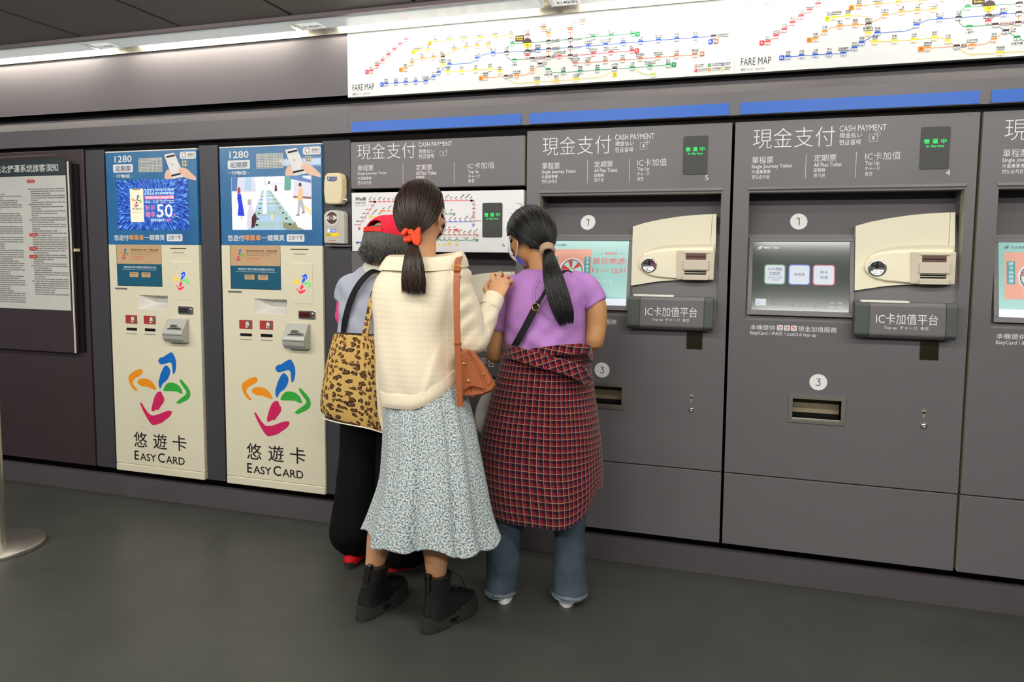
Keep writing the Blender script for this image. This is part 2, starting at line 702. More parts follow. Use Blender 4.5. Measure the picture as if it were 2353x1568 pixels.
blk = lambda c, o, hf: stripe(c, o, hf)
cu_, cw_ = blk(u, .25, .26), blk(w, .25, .26)
s_ = n.math('ADD', cu_, cw_)
col = n.mix(n.math('MULTIPLY', s_, .5), lin((108, 18, 32)), lin((18, 14, 38)))
col = n.mix(n.math('MULTIPLY', n.math('MULTIPLY', n.math('SUBTRACT', 1, cu_), n.math('SUBTRACT', 1, cw_)), .5), col, lin((158, 44, 52)))
ln = n.math('MAXIMUM', stripe(u, 0.0, .042), stripe(w, 0.0, .042))
col = n.mix(n.math('MULTIPLY', ln, .85), col, lin((180, 140, 112)))
n.set(col=n.mix(n.math('MULTIPLY', n.noise(v, 500, 2), .35), col, lin((40, 16, 24))), rough=.9, spec=.1, sheen=.2)
PLAID = n.mat

LILAC = mat('lilac_jersey', (174, 125, 190), .8, 0, .15, .03, 10, .12, 40)
DENIM = None
n = N('washed_denim')
v = n.coord('Object')
n.set(col=n.mix(n.noise(v, 11, 5, .65), lin((40, 50, 60)), lin((92, 106, 118))), rough=.85, spec=.15)
n.bump(n.noise(v, 260, 2), .2)
DENIM = n.mat
DENIM_H = mat('denim_hem', (112, 122, 128), .85, 0, .1, .2, 60)
BLACKCLOTH = mat('black_cloth', (17, 17, 18), .9, 0, .1, .15, 20)
GREYSHIRT = mat('pale_grey_blue_cloth', (166, 170, 184), .85, 0, .12, .03, 9, .12, 40)
COLLARM = mat('cream_collar', (196, 194, 180), .85, 0, .12, .04, 20)
PINK = mat('pink_sleeve', (238, 66, 140), .75, 0, .2, .05)
CAPRED = mat('red_cap_cloth', (226, 40, 66), .8, 0, .15, .04, 20, .1, 300)
CAPSTRAP = mat('orange_red_strap', (222, 44, 28), .6, 0, .3)
SCRUNCH = mat('orange_red_satin', (216, 66, 26), .5, 0, .35, .08, 30)
SCRUNCH_B = mat('taupe_scrunchie', (170, 144, 124), .8, 0, .15, .08, 30)
LEATHER = mat('tan_leather', (160, 90, 54), .45, 0, .4, .07, 14, .12, 260)
LEATHER_D = mat('darker_tan_leather', (142, 72, 28), .5, 0, .35, .08, 14, .12, 260)
BOOT = mat('black_leather', (24, 23, 23), .27, 0, .6, .12, 20, .22, 60)
SOLE = mat('black_rubber', (44, 44, 42), .7, 0, .3, .12, 50, .2, 200)
SHOEW = mat('white_sneaker', (226, 226, 222), .6, 0, .3)
SHOER = mat('red_sock_cloth', (196, 22, 34), .8, 0, .2)
STRAPB = mat('black_strap', (20, 19, 22), .7, 0, .25, .1, 40)
MASKW = mat('white_mask', (222, 226, 240), .8, 0, .1)
MASKB = mat('blue_mask_lining', (104, 110, 186), .8, 0, .1)
PIPING = mat('pale_piping', (228, 220, 196), .7)
BAGW = mat('white_cloth_bag', (196, 194, 186), .8)

n = N('leopard_cloth')
v = n.coord('UV')
nz = n.new('ShaderNodeTexNoise')
n.t.links.new(v, nz.inputs['Vector'])
nz.inputs['Scale'].default_value = 26
mx = n.new('ShaderNodeMix', data_type='VECTOR')
mx.inputs[0].default_value = .018
n.t.links.new(v, mx.inputs[4])
n.t.links.new(nz.outputs[1], mx.inputs[5])
vo = n.new('ShaderNodeTexVoronoi', voronoi_dimensions='2D')
vo.inputs['Scale'].default_value = 42
vo.inputs['Randomness'].default_value = .8
n.t.links.new(mx.outputs[1], vo.inputs['Vector'])
d = vo.outputs['Distance']
gap = n.noise(v, 55, 1)
ring = n.math('MULTIPLY', n.math('GREATER_THAN', d, .22), n.math('LESS_THAN', d, .41))
ring = n.math('MULTIPLY', ring, n.math('GREATER_THAN', gap, .46))
core = n.math('LESS_THAN', d, .21)
c = n.mix(n.noise(v, 5, 2), lin((186, 146, 76)), lin((206, 174, 106)))
c = n.mix(core, c, lin((96, 58, 40)))
c = n.mix(ring, c, lin((40, 30, 20)))
n.set(col=c, rough=.75, spec=.2)
LEOPARD = n.mat
# ------------------------------------------------------------------ the hall itself
XL, XR = -6.6, 5.2
mb = MB()
mb.box(XL, XR, -8.0, 0.06, -0.06, 0.0)
struct('floor', mb, FLOOR)

mb = MB()
for k in range(-6, 14):
    x0 = -2.507 + 0.6 * k
    mb.box(x0 + .010, x0 + .590, -8.0, -.27, CEIL, CEIL + .03)
mb.box(XL, XR, -8.0, -.27, CEIL + .05, CEIL + .09, 1)
struct('ceiling', mb, [CEILM, BLACK])

mb = MB()   # metal lip along the light slot
mb.box(XL, XR, -.268, -.248, CEIL - .016, CEIL + .06)
mb.box(XL, XR, -.2475, -.232, CEIL - .012, CEIL + .06)
struct('trim_1', mb, mat('lip_metal', (150, 138, 142), .4, .3, .5))
mb = MB()
mb.box(XL, XR, -.232, .08, CEIL + .11, CEIL + .14)
struct('trim_2', mb, WALLG)
mb = MB()
mb.box(XL, XR, -.003, .03, 2.4185, CEIL + .108)
mb.box(XL, XR, -.012, -.003, 2.4165, 2.4195)
struct('trim_3', mb, STRIP)

mb = MB()   # dark backing behind every gap
mb.box(XL, XR, .2, .26, 0, CEIL + .1)
mb.box(XL, XR, .055, .0555, 2.06, 2.14)
mb.box(XL, XR, .055, .0555, 1.86, 1.97)
struct('wall_back', mb, BLACK)
mb = MB()
mb.box(XL, -1.787, 0.0, .03, 2.121, 2.4165)
mb.box(XL, -1.787, .0, .05, 2.121, 2.13)
struct('wall_upper', mb, WALLG)

# sloping band above the machines, folded along its middle
mb = MB()
for x0, x1 in ((XL, -1.7855), (-1.7845, 5.2)):
    pr = [(.012, 2.094), (-.006, 2.045), (0.0, 1.953), (.05, 1.953), (.05, 2.094)]
    mb.prism([(x0, y, z) for y, z in pr], [(x1, y, z) for y, z in pr])
struct('trim_4', mb, mat('band_panel', (100, 97, 100), .4, .1, .45, .06, 5))
for x0, x1 in ((-1.769, -.921), (-.883, -.0365), (.008, .858), (.895, 1.745)):
    mb = MB()
    mb.slab([(x0, 1.955), (x1, 1.955), (x1, 2.002), (x0, 2.002)], -.0055, -.0005)
    o = obj('blue_strip', mb, BLUE)
    w = {-1.769: 'blue strip above the ticket machine with the white fare map panel', -.883: 'blue strip above the machine the woman in lilac stands at',
         .008: 'blue strip above the unobstructed machine numbered 4', .895: 'blue strip cut off by the right edge of the photo'}[x0]
    tag(o, w, 'strip', 'blue strips over the ticket machines')

mb = MB()   # plinth and black shadow gap under the panels
mb.box(XL, XR, .018, .05, 0.0, .112)
struct('baseboard_back', mb, mat('plinth_panel', (84, 78, 81), .45, 0, .4, .07, 6))

# plain panels between the machines
KZ = 1.905
for i, (x0, x1, z1, mm) in enumerate(((-3.412, -3.283, 1.925, GREY_DK), (-2.660, -2.545, 1.925, GREY_DK), (-1.934, -1.7805, 1.921, GREY_DK))):
    mb = MB()
    mb.box(x0, x1, .004, .05, .158, z1)
    struct('wall_pier_%d' % (i + 1), mb, mm, None, .002)
mb = MB()
mb.box(XL, -3.4225, 0, .05, .158, 1.93)
struct('wall_left_panel', mb, BROWN_DK, None, .003)

# ------------------------------------------------------------------ strip lights hidden in the slot over the wall
for i in range(-2, 5):
    x0 = -3.145 + 1.194 * i
    nm = {-1: 'strip light at the far left end of the wall', 0: 'strip light with its number tag over the two kiosks', 1: 'strip light reaching from the second kiosk over the fare map',
          2: 'strip light over the map, its tag cut by the top edge'}.get(i, 'strip light over the wall beyond the edge of the photo')
    t = thing('strip_light', (x0, -.17, CEIL), nm, 'light', 'strip lights in the slot above the wall')
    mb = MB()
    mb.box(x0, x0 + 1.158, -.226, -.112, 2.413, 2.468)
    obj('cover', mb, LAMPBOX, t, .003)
    mb = MB()
    mb.box(x0 - .0015, x0 + .0025, -.222, -.113, 2.411, 2.47)
    obj('end_plate', mb, IVORY, t)
    mb = MB()
    tube(mb, [(x0 + .09, -.075, 2.474), (x0 + 1.07, -.075, 2.474)], .0125, 12, 3)
    obj('lamp_tube', mb, TUBE, t)
    mb = MB()
    mb.box(x0 + .02, x0 + 1.14, -.095, -.055, 2.49, 2.53)
    obj('lamp_holder', mb, CREAM_W, t)
    code = {-1: 'R140085', 0: 'R140084', 1: 'R140083', 2: 'R140082'}.get(i)
    if code:
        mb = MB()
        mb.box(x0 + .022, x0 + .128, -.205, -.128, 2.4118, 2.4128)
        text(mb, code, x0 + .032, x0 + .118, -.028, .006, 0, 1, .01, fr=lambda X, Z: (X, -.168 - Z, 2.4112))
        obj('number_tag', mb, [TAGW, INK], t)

# battens on the ceiling of the hall, behind the photographer's view
for ry, rw in ROWS:
    for k in range(5):
        x = -4.2 + 1.65 * k
        t = thing('ceiling_light', (x, ry, CEIL), 'ceiling batten of the hall, out of the picture', 'light', 'ceiling battens of the hall')
        mb = MB()
        mb.box(x - .64, x + .64, ry - .1, ry + .1, CEIL - .05, CEIL)
        obj('housing', mb, CREAM_W, t, .004)
        mb = MB()
        mb.box(x - .61, x + .61, ry - .075, ry + .075, CEIL - .06, CEIL - .05)
        obj('diffuser', mb, DIFF, t)
# ------------------------------------------------------------------ ticket machines
X4 = -0.0146                      # left seam of the machine numbered 4, on which the design was measured
PITCH = 0.884


def dep(z):
    """depth of the sloping back of the recess at height z"""
    P = [(1.02, .004), (1.117, .006), (1.30, .030), (1.47, .064), (1.56, .105), (1.645, .165)]
    for (a, ya), (b, yb) in zip(P, P[1:]):
        if z <= b:
            return ya + (yb - ya) * max(0, (z - a)) / (b - a)
    return P[-1][1]


def atd(px, py, f=dep, add=0.0):
    Y = .05
    for _ in range(8):
        w = at(px, py, Y + add)
        Y = f(w.z)
    return at(px, py, Y + add)


def header(mb, dx, number, px):
    """printing of the head panel; px maps measured rows to x0, x1, z0, z1"""
    def T(s, x0, x1, y0, y1, m=0, bold=0.0, res=2):
        a, b = at(x0, y1), at(x1, y0)
        c, d = at(x0, y0), at(x1, y1)
        text(mb, s, a.x + dx, b.x + dx, (a.z + d.z) / 2, (b.z + c.z) / 2, 0, m, bold, res)
    return T


BILL = [(1996, 309), (2016, 308), (2016, 325), (1996, 326)]


def line_strip(mb, pts, w, y, m, closed=False):
    """thin printed line of width w through points (x, z)"""
    n = len(pts)
    for i in range(n if closed else n - 1):
        a, b = Vector(pts[i]), Vector(pts[(i + 1) % n])
        d = (b - a)
        if d.length < 1e-6:
            continue
        d.normalize()
        q = Vector((-d.y, d.x)) * (w / 2)
        e = d * (w * .35)
        mb.flat([tuple(a - e - q), tuple(b + e - q), tuple(b + e + q), tuple(a - e + q)], y, m)


def head_print(dx, number=None):
    mb = MB()
    T = header(mb, dx, number, None)
    T('現金支付', 1730, 1919, 293, 339, 0, -.012, 3)
    T('CASH PAYMENT', 1929, 2037, 287, 301, 0, 0)
    T('現金払い', 1929, 1981, 305, 317, 0, .006)
    T('현금결제', 1928, 1977, 320.5, 333, 0, .006)
    T('單程票', 1728, 1777, 360, 376, 0, 0)
    T('Single Journey Ticket', 1727, 1820, 377.5, 388.5, 0, .008)
    T('片道乗車券', 1727, 1771, 390, 399.5, 0, .006)
    T('편도승차권', 1727, 1768, 402, 411.5, 0, .006)
    T('定期票', 1870, 1922, 355, 371, 0, 0)
    T('All Pass Ticket', 1870, 1934, 373.5, 383, 0, .008)
    T('定期券', 1869, 1897, 386.5, 396, 0, .006)
    T('정기권', 1869, 1895, 398.5, 408, 0, .006)
    T('IC卡加值', 1988, 2070, 349, 367.5, 0, -.006)
    T('Top Up', 1987.5, 2021, 370.5, 381.5, 0, .008)
    T('チャージ', 1987.5, 2022, 383, 392, 0, .006)
    T('충전', 1987, 2004, 395, 405, 0, .006)
    for (xa, ya, xb, yb) in ((1852.7, 354, 1850, 411), (1968, 350, 1965.7, 408.5)):
        a, b = at(xa, ya), at(xb, yb)
        mb.flat([(a.x + dx - .0008, b.z), (a.x + dx + .0008, b.z), (a.x + dx + .0008, a.z), (a.x + dx - .0008, a.z)], -.0007, 0)
    icon(mb, at(1997, 326).x + dx, at(2016.5, 309).x + dx, (at(1997, 326).z + at(2016, 325).z) / 2, (at(1997, 309).z + at(2016, 308).z) / 2)
    if number:
        T(number, 2173, 2183.5, 390.5, 403, 0, 0)
    return mb


def icon(mb, x0, x1, z0, z1):
    """banknote with a coin"""
    line_strip(mb, [(x0, z0), (x1, z0), (x1, z1), (x0, z1)], .0012, -.0007, 0, True)
    h = z1 - z0
    text(mb, '$', (x0 + x1) / 2, None, z0 + h * .22, z0 + h * .78, 0, 0, .01, align='c')
    line_strip(mb, circ(x1 + h * .02, z1 + h * .05, h * .34, n=20), .001, -.0011, 0, True)
    text(mb, '$', x1 + h * .02, None, z1 - h * .1, z1 + h * .2, 0, 0, .01, align='c')


def metro_mark(mb, cx, cz, w, fr, m):
    """the two interlocking swooshes of the operator"""
    for s in (1, -1):
        pts = [(-.5, -.10), (-.28, -.02), (-.1, .16), (.12, .34), (.42, .36), (.5, .28), (.2, .24), (.06, .06), (-.1, -.10), (-.3, -.14)]
        P = [(cx + s * x * w, cz + s * z * w * .75 + s * .03 * w) for x, z in pts]
        mb.face([fr(*p) for p in P], m)


def wheel_face(mb, fr, cx, cz, r, m_w, m_r, m_k, m_a, n=12):
    """prize wheel of the promotion screen: pale rim, dark ring, red and pale sectors"""
    mb.face([fr(x, z, 1) for x, z in circ(cx, cz, r)], m_w)
    mb.face([fr(x, z, 2) for x, z in circ(cx, cz, r * .86)], m_k)
    mb.face([fr(x, z, 3) for x, z in circ(cx, cz, r * .79)], m_a)
    for k in range(0, n, 2):
        a0, a1 = 2 * pi * (k + .55) / n + .18, 2 * pi * (k + 1.45) / n + .18
        pts = [(cx + r * .04 * cos((a0 + a1) / 2), cz + r * .04 * sin((a0 + a1) / 2))]
        pts += [(cx + r * .78 * cos(a0 + (a1 - a0) * j / 5), cz + r * .78 * sin(a0 + (a1 - a0) * j / 5)) for j in range(6)]
        mb.face([fr(x, z, 4) for x, z in pts], m_r)
    for k in range(24):
        a = 2 * pi * k / 24
        mb.face([fr(x, z, 4) for x, z in circ(cx + r * .825 * cos(a), cz + r * .825 * sin(a), r * .018, n=8)], m_w)


def screen_print(kind, fr, w, h, parent):
    """fr(u, v, layer) -> point on the glass; u 0..w, v 0..h"""
    mb = MB()
    R = lambda x0, x1, z0, z1, m, l=1: mb.face([fr(x0, z0, l), fr(x1, z0, l), fr(x1, z1, l), fr(x0, z1, l)], m)
    RR = lambda x0, x1, z0, z1, r, m, l=1: mb.face([fr(x, z, l) for x, z in rr(x0, x1, z0, z1, r)], m)
    TX = lambda s, x0, x1, z0, z1, m, bold=0.0, l=3: text(mb, s, x0 * w, None if x1 is None else x1 * w, z0 * h, z1 * h, 0, m, bold, fr=lambda x, z: fr(x, z, l))
    if kind == 'menu':
        mats = [PALES, GBTN, BBTN, RBTN, BTNW, INKS, glow('faint_screen_text', (150, 160, 156), .5)]
        metro_mark(mb, .075 * w, .905 * h, .065 * w, lambda x, z: fr(x, z, 1), 0)
        TX('Metro Taipei', .12, .275, .885, .925, 0, .01)
        for x0, mm in ((.125, 1), (.38, 2), (.63, 3)):
            RR(x0 * w, (x0 + .225) * w, .372 * h, .665 * h, .012, mm, 1)
            RR((x0 + .011) * w, (x0 + .214) * w, .385 * h, .652 * h, .01, 4, 2)
        TX('公共運輸', .165, .315, .575, .62, 5)
        TX('定期票', .18, .295, .51, .555, 5)
        R(.155 * w, .325 * w, .496 * h, .498 * h, 5, 3)
        TX('電子票卡適用', .165, .315, .46, .478, 5)
        TX('分段收費', .2, .28, .43, .446, 5)
        TX('單程票', .44, .55, .50, .545, 5)
        TX('票卡', .705, .785, .535, .58, 5)
        TX('加值', .705, .785, .465, .51, 5)
        R(.04 * w, .155 * w, .062 * h, .162 * h, 4)
        TX('IC', .05, .07, .115, .14, 6)
        TX('CARD', .05, .095, .08, .105, 6)
        TX('購票卡片', .175, .265, .125, .15, 6)
        TX('感應區', .175, .265, .085, .11, 6)
        for k, (a, b) in enumerate((('English', '日本語'), ('Deutsch', 'Español'), ('Bahasa', 'Français'), ('Tiếng', '한국어'), ('Melayu', 'ไทย'), ('大字', '語音'), ('老幼', '輪椅'))):
            for j, s in enumerate((a, b)):
                x0 = .395 + .082 * k
                TX(s, x0, x0 + .05, .115 - .055 * j, .135 - .055 * j, 0 if k > 4 else 6)
            R((.385 + .082 * k) * w, (.455 + .082 * k) * w, .152 * h, .154 * h, 6)
    else:
        mats = [PALES, PEACH, TEALS, REDS, INKS, glow('aqua_sector', (190, 226, 214), .6)]
        metro_mark(mb, .075 * w, .93 * h, .06 * w, lambda x, z: fr(x, z, 1), 4)
        TX('台北捷運', .115, .24, .912, .948, 4)
        R(.055 * w, .56 * w, .24 * h, .865 * h, 1, 1)
        wheel_face(mb, fr, .325 * w, .53 * h, .155 * w, 0, 3, 4, 5)
        for k, (x0, s) in enumerate(((.075, '綁卡抽獎讚'), (.475, '天天樂透抽'))):
            R(x0 * w, (x0 + .075) * w, .44 * h, .745 * h, 2, 2)
            for j, c in enumerate(s):
                TX(c, x0 + .018, x0 + .058, .69 - .058 * j, .735 - .058 * j, 0)
        for k in range(3):
            R((.24) * w, (.46) * w, (.27 + .026 * k) * h, (.286 + .026 * k) * h, 4, 5)
        TX('2022', .715, .865, .785, .825, 3, .03)
        R(.625 * w, .695 * w, .801 * h, .804 * h, 4)
        R(.885 * w, .955 * w, .801 * h, .804 * h, 4)
        TX('最狂樂透', .575, .965, .635, .735, 3, .004)
        TX('1.1 — 12.31', .575, .965, .505, .57, 3, .02)
        for k in range(3):
            x0 = (.64 + .075 * k) * w
            line_strip3(mb, [(x0, .40 * h), (x0 + .028 * w, .375 * h), (x0, .35 * h)], .0012, fr, 0)
        R(0, w, 0, .105 * h, 0, 1)
    return obj('screen_picture', mb, mats, parent)


def line_strip3(mb, pts, w, fr, m):
    tmp = MB()
    line_strip(tmp, pts, w, 0, m)
    for f in tmp.f:
        mb.face([fr(tmp.v[i][0], tmp.v[i][2], 2) for i in f], m)


def machine(x0, number, screen, label, low=False):
    dx = x0 - X4
    t = thing('ticket_machine', (x0 + PITCH / 2, 0, .148), label, 'ticket machine', 'grey ticket machines')
    xa, xb = x0 + .006, x0 + PITCH - .006
    dz = -.257 if low else 0.0
    zt = 1.908 if low else 1.9245
    hx0, hx1 = x0 + .069, x0 + .8425
    hz0, hz1 = (1.117 + dz, 1.640 + dz)
    L = lambda p: Vector((p.x + dx, p.y, p.z + dz))                     # measured point moved to this machine
    tray = (at(1821.5, 915).x + dx, at(1933.5, 920).x + dx, (at(1821, 963).z + at(1932, 970).z) / 2 + dz * .6, (at(1822, 915).z + at(1933, 922).z) / 2 + dz * .6)
    mb = MB()
    holes = [(hx0, hx1, hz0, hz1), tray]
    if low:
        holes = [(hx0, hx1, hz0, 1.384), tray, (xa, xb, 1.384, 1.687)]
    if low:
        hd = MB()
        hd.box(xa, xb, 0, .05, 1.687, zt, 0, 1)
        obj('head_panel', hd, [GREY, BRASS], t, .0022)
        holes = holes[:2]
    grid_plate(mb, xa, xb, .4655, 1.384 if low else zt, 0, .05, holes, 0, 1)
    obj('front_door', mb, [GREY, BRASS], t, .0022)
    mb = MB()
    mb.box(xa, xb, .001, .05, .152, .4595, 0, 1)
    obj('lower_panel', mb, [GREY, BRASS], t, .002)
    # inside of the recess
    mb = MB()
    zs = [1.03, 1.117, 1.30, 1.47, 1.56, 1.655]
    for a, b in zip(zs, zs[1:]):
        mb.face([(hx0 - .01, dep(a), a + dz), (hx1 + .01, dep(a), a + dz), (hx1 + .01, dep(b), b + dz), (hx0 - .01, dep(b), b + dz)], 0)
    for x in (hx0 - .001, hx1 + .001):
        mb.face([(x, -.0, 1.1 + dz), (x, .18, 1.1 + dz), (x, .18, 1.655 + dz), (x, 0, 1.655 + dz)], 0)
    mb.face([(hx0, .002, 1.642 + dz), (hx1, .002, 1.642 + dz), (hx1, .18, 1.642 + dz), (hx0, .18, 1.642 + dz)], 0)
    mb.box(x0 + .01, x0 + .87, .18, .185, 1.0 + dz, 1.7 + dz)
    obj('recess', mb, GREY, t)
    if not low:                                    # soft pressed lip over the opening
        mb = MB()
        a, b = at(1727, 429).z, at(1727, 436).z
        mb.prism([(hx0 - .004, 0.001, a), (hx0 - .004, -.007, b), (hx0 - .004, .001, b - .006)][::-1], [(hx1 + .004, .001, a), (hx1 + .004, -.007, b), (hx1 + .004, .001, b - .006)][::-1])
        obj('lip', mb, GREY, t)
    # screen
    c = [L(atd(*p)) for p in ((1716, 722), (1957.5, 729), (1964.5, 546), (1725, 546))]
    x_l, x_r = min(c[0].x, c[3].x) + .0, (c[1].x + c[2].x) / 2
    zb, ztp = (c[0].z + c[1].z) / 2, (c[2].z + c[3].z) / 2
    yb, yt = -.012, dep(ztp - dz) - .010
    mb = MB()
    bw = .0165
    F = lambda x, z, o: (x, yb + (yt - yb) * (z - zb) / (ztp - zb) - o, z)
    for (ax, bx, az, bz) in ((x_l, x_r, ztp - bw, ztp), (x_l, x_r, zb, zb + bw * 1.2), (x_l, x_l + bw, zb + bw * 1.2, ztp - bw), (x_r - bw, x_r, zb + bw * 1.2, ztp - bw)):
        mb.hexa([F(ax, az, .006), F(bx, az, .006), F(bx, az, -.06), F(ax, az, -.06), F(ax, bz, .006), F(bx, bz, .006), F(bx, bz, -.06), F(ax, bz, -.06)])
    bz_ = obj('screen_bezel', mb, GREY, t, .0015)
    gx0, gx1, gz0, gz1 = x_l + bw, x_r - bw, zb + bw * 1.2, ztp - bw
    mb = MB()
    mb.face([F(gx0, gz0, 0), F(gx1, gz0, 0), F(gx1, gz1, 0), F(gx0, gz1, 0)])
    g = obj('touch_screen', mb, MENU if screen == 'menu' else AQUA, t)
    if not low:
        screen_print(screen, lambda u, v_, l=1: F(gx0 + u, gz0 + v_, .0004 * l), gx1 - gx0, gz1 - gz0, g)
    # cream money panel
    ycp = lambda z: .004 + (.036) * (z - 1.27) / .27
    out = [(1966.5, 519.5), (2000, 510), (2041, 502), (2096, 494), (2152, 489.5), (2195, 488), (2194, 574), (2188.5, 653.5), (2081.6, 654.3), (2034.4, 657.5), (1963.8, 667.8)]
    P = [L(atd(a, b, ycp)) for a, b in out]
    mb = MB()
    mb.prism(P[::-1][::-1][::-1], [Vector((p.x, p.y + .035, p.z)) for p in P][::-1])
    a = L(atd(2179, 577, ycp))
    b = L(atd(2184, 488.8, ycp))
    mb.face([(a.x - .0007, a.y - .0006, a.z), (a.x + .0007, a.y - .0006, a.z), (b.x + .0007, b.y - .0006, b.z), (b.x - .0007, b.y - .0006, b.z)], 1)
    mp = obj('money_panel', mb, [CREAM, INKG], t)
    # oval cheek with coin slot
    ov = [(1985, 614.5), (1987.5, 600), (1997, 585), (2018, 575.5), (2046, 569), (2081.6, 565.4), (2130, 563.5), (2193, 563)]
    ov2 = [(2189, 652.5), (2120, 653), (2082, 652.5), (2034, 648.5), (2010, 642.5), (1995, 633), (1987.5, 624)]
    ii = [(1987, 614), (1990, 603), (2000, 592.5), (2022, 585), (2050, 582), (2091, 580), (2130, 579), (2191, 578)]
    ii2 = [(2189, 649), (2120, 649.5), (2080, 648.5), (2036, 644.5), (2014, 639), (2000, 631), (1990, 622)]
    out3 = [L(atd(a, b, ycp)) for a, b in ov + ov2]
    in3 = [L(atd(a, b, ycp, -.018)) for a, b in ii + ii2]
    k = len(out3)
    mb = MB()
    mb.raw([tuple(p) for p in out3 + in3], [(j, j + k, (j + 1) % k + k, (j + 1) % k) for j in range(k)] + [tuple(range(2 * k - 1, k - 1, -1))])
    obj('coin_cheek', mb, CREAM, mp, .002)
    cc = L(atd(2015.5, 616.8, ycp, -.018))
    mb = MB()
    r = .0335
    rows = [[(cc.x + r * q * cos(2 * pi * j / 40), cc.y - d, cc.z + r * q * sin(2 * pi * j / 40)) for j in range(40)] for q, d in ((1.04, .0), (1.0, .005), (.93, .008), (.7, .004), (.3, .001), (.02, 0))]
    skin_rows(mb, rows, 0, (0, 1))
    mb.box(cc.x - .0014, cc.x + .0014, cc.y - .009, cc.y - .003, cc.z - .002, cc.z + .026, 1)
    obj('coin_slot', mb, [CHROME, BLACK], mp)
    # banknote unit
    q = [L(atd(a, b, ycp)) for a, b in ((2089, 653), (2190, 653), (2192, 579), (2091, 579))]
    bx0, bx1, z0_, z1_ = (q[0].x + q[3].x) / 2, (q[1].x + q[2].x) / 2, (q[0].z + q[1].z) / 2, (q[2].z + q[3].z) / 2
    mb = MB()
    Hh = z1_ - z0_
    ym = ycp(q[0].z - dz) - .022
    wq = bx1 - bx0
    mb.box(bx0, bx1, ym, ym + .04, z0_, z1_, 0)
    obj('note_unit', mb, BEIGE_TILE, mp, .004)
    mb = MB()
    ax, bx = bx0 + wq * .18, bx0 + wq * .85
    mb.box(ax, bx, ym - .012, ym, z0_ + Hh * .34, z0_ + Hh * .66, 0)
    mb.box(ax, bx, ym - .014, ym, z0_, z0_ + Hh * .16, 0)
    mb.box(ax + .004, bx - .008, ym - .002, ym, z0_ + Hh * .18, z0_ + Hh * .30, 1)
    mb.box(ax + .004, bx - .008, ym - .004, ym, z0_ + Hh * .225, z0_ + Hh * .25, 0)
    mb.box(ax + .008, bx - .01, ym - .002, ym, z0_ + Hh * .68, z0_ + Hh * .88, 2)
    mb.box(ax + .012, bx - .014, ym - .004, ym, z0_ + Hh * .765, z0_ + Hh * .785, 1)
    mb.box(ax, bx, ym - .006, ym, z0_ + Hh * .90, z0_ + Hh * .935, 0)
    obj('note_slots', mb, [BEIGE_TILE, BLACK, mat('slot_red_glass', (110, 84, 80), .2)], mp, .001)
    # card box
    q = [L(at(a, b, -.045)) for a, b in ((1961.5, 775.5), (2195, 781.5), (2198, 698), (1962.5, 694))]
    cx0, cx1, z0_, z1_ = (q[0].x + q[3].x) / 2, min((q[1].x + q[2].x) / 2, xb - .03), (q[0].z + q[1].z) / 2, (q[2].z + q[3].z) / 2
    mb = MB()
    for i, (s0, s1, mm, off) in enumerate(((cx0, cx0 + .052, 1, .004), (cx0 + .052, cx1 - .036, 0, 0), (cx1 - .036, cx1, 1, .004))):
        pr = [(.0, z0_ + .012), (-.046 - off, z0_ + .0), (-.06 - off, z0_ + .012), (-.062 - off, z0_ + .018), (-.056 - off, z1_ - .012), (-.045 - off, z1_), (.0, z1_)]
        mb.prism([(s1, y, z) for y, z in pr], [(s0, y, z) for y, z in pr], mm)
    cb = obj('card_box', mb, [GREY, SLATE], t, .0025)
    mb = MB()
    FR = lambda x, z: (x, -.0612 + (.006) * (z - z0_ - .018) / (z1_ - z0_ - .03) - .0022, z)
    S = lambda px0, px1, a, b: (L(at(px0, 740, -.06)).x, L(at(px1, 740, -.06)).x, z0_ + (z1_ - z0_) * a, z0_ + (z1_ - z0_) * b)
    text(mb, 'IC卡加值平台', *S(2012.5, 2155, .40, .70), 0, 0, 0, fr=FR)
    text(mb, 'Top up  チャージ  충전', *S(2031, 2133.5, .245, .355), 0, 0, .006, fr=FR)
    obj('card_box_lettering', mb, SILVER, cb)
    mb = MB()
    a, b = L(at(1979, 691, -.05)), L(at(2090, 697, -.05))
    mb.box(a.x, b.x, -.05, -.012, z1_ - .002, z1_ + .006)
    obj('card_pad', mb, CREAM_W, cb, .002)
    # small dark window under the box
    a, b = L(at(2115, 781)), L(at(2155, 828))
    mb = MB()
    mb.box(a.x, b.x, -.004, .01, b.z, a.z + .02)
    obj('sensor_window', mb, SMOKE, t)
    # ticket tray
    q = [at(1813, 906), at(1944, 914), at(1941, 978), at(1811, 970)]
    ax, bx, z0_, z1_ = (q[0].x + q[3].x) / 2 + dx, (q[1].x + q[2].x) / 2 + dx, (q[2].z + q[3].z) / 2 + dz * .6, (q[0].z + q[1].z) / 2 + dz * .6
    mb = MB()
    grid_plate(mb, ax, bx, z0_, z1_, -.006, .02, [tray])
    mb.face([(tray[0], .0, tray[3]), (tray[0], .07, tray[3]), (tray[0], .07, tray[2]), (tray[0], 0, tray[2])], 2)
    mb.face([(tray[1], .0, tray[3]), (tray[1], .07, tray[3]), (tray[1], .07, tray[2]), (tray[1], 0, tray[2])], 2)
    mb.face([(tray[0], .0, tray[3]), (tray[1], .0, tray[3]), (tray[1], .07, tray[3] - .012), (tray[0], .07, tray[3] - .012)], 2)
    mb.face([(tray[0], .07, tray[3] - .012), (tray[1], .07, tray[3] - .012), (tray[1], .05, tray[2] + .018), (tray[0], .05, tray[2] + .018)], 2)
    mb.face([(tray[0], .0, tray[2]), (tray[1], .0, tray[2]), (tray[1], .05, tray[2] + .004), (tray[0], .05, tray[2] + .004)], 1)
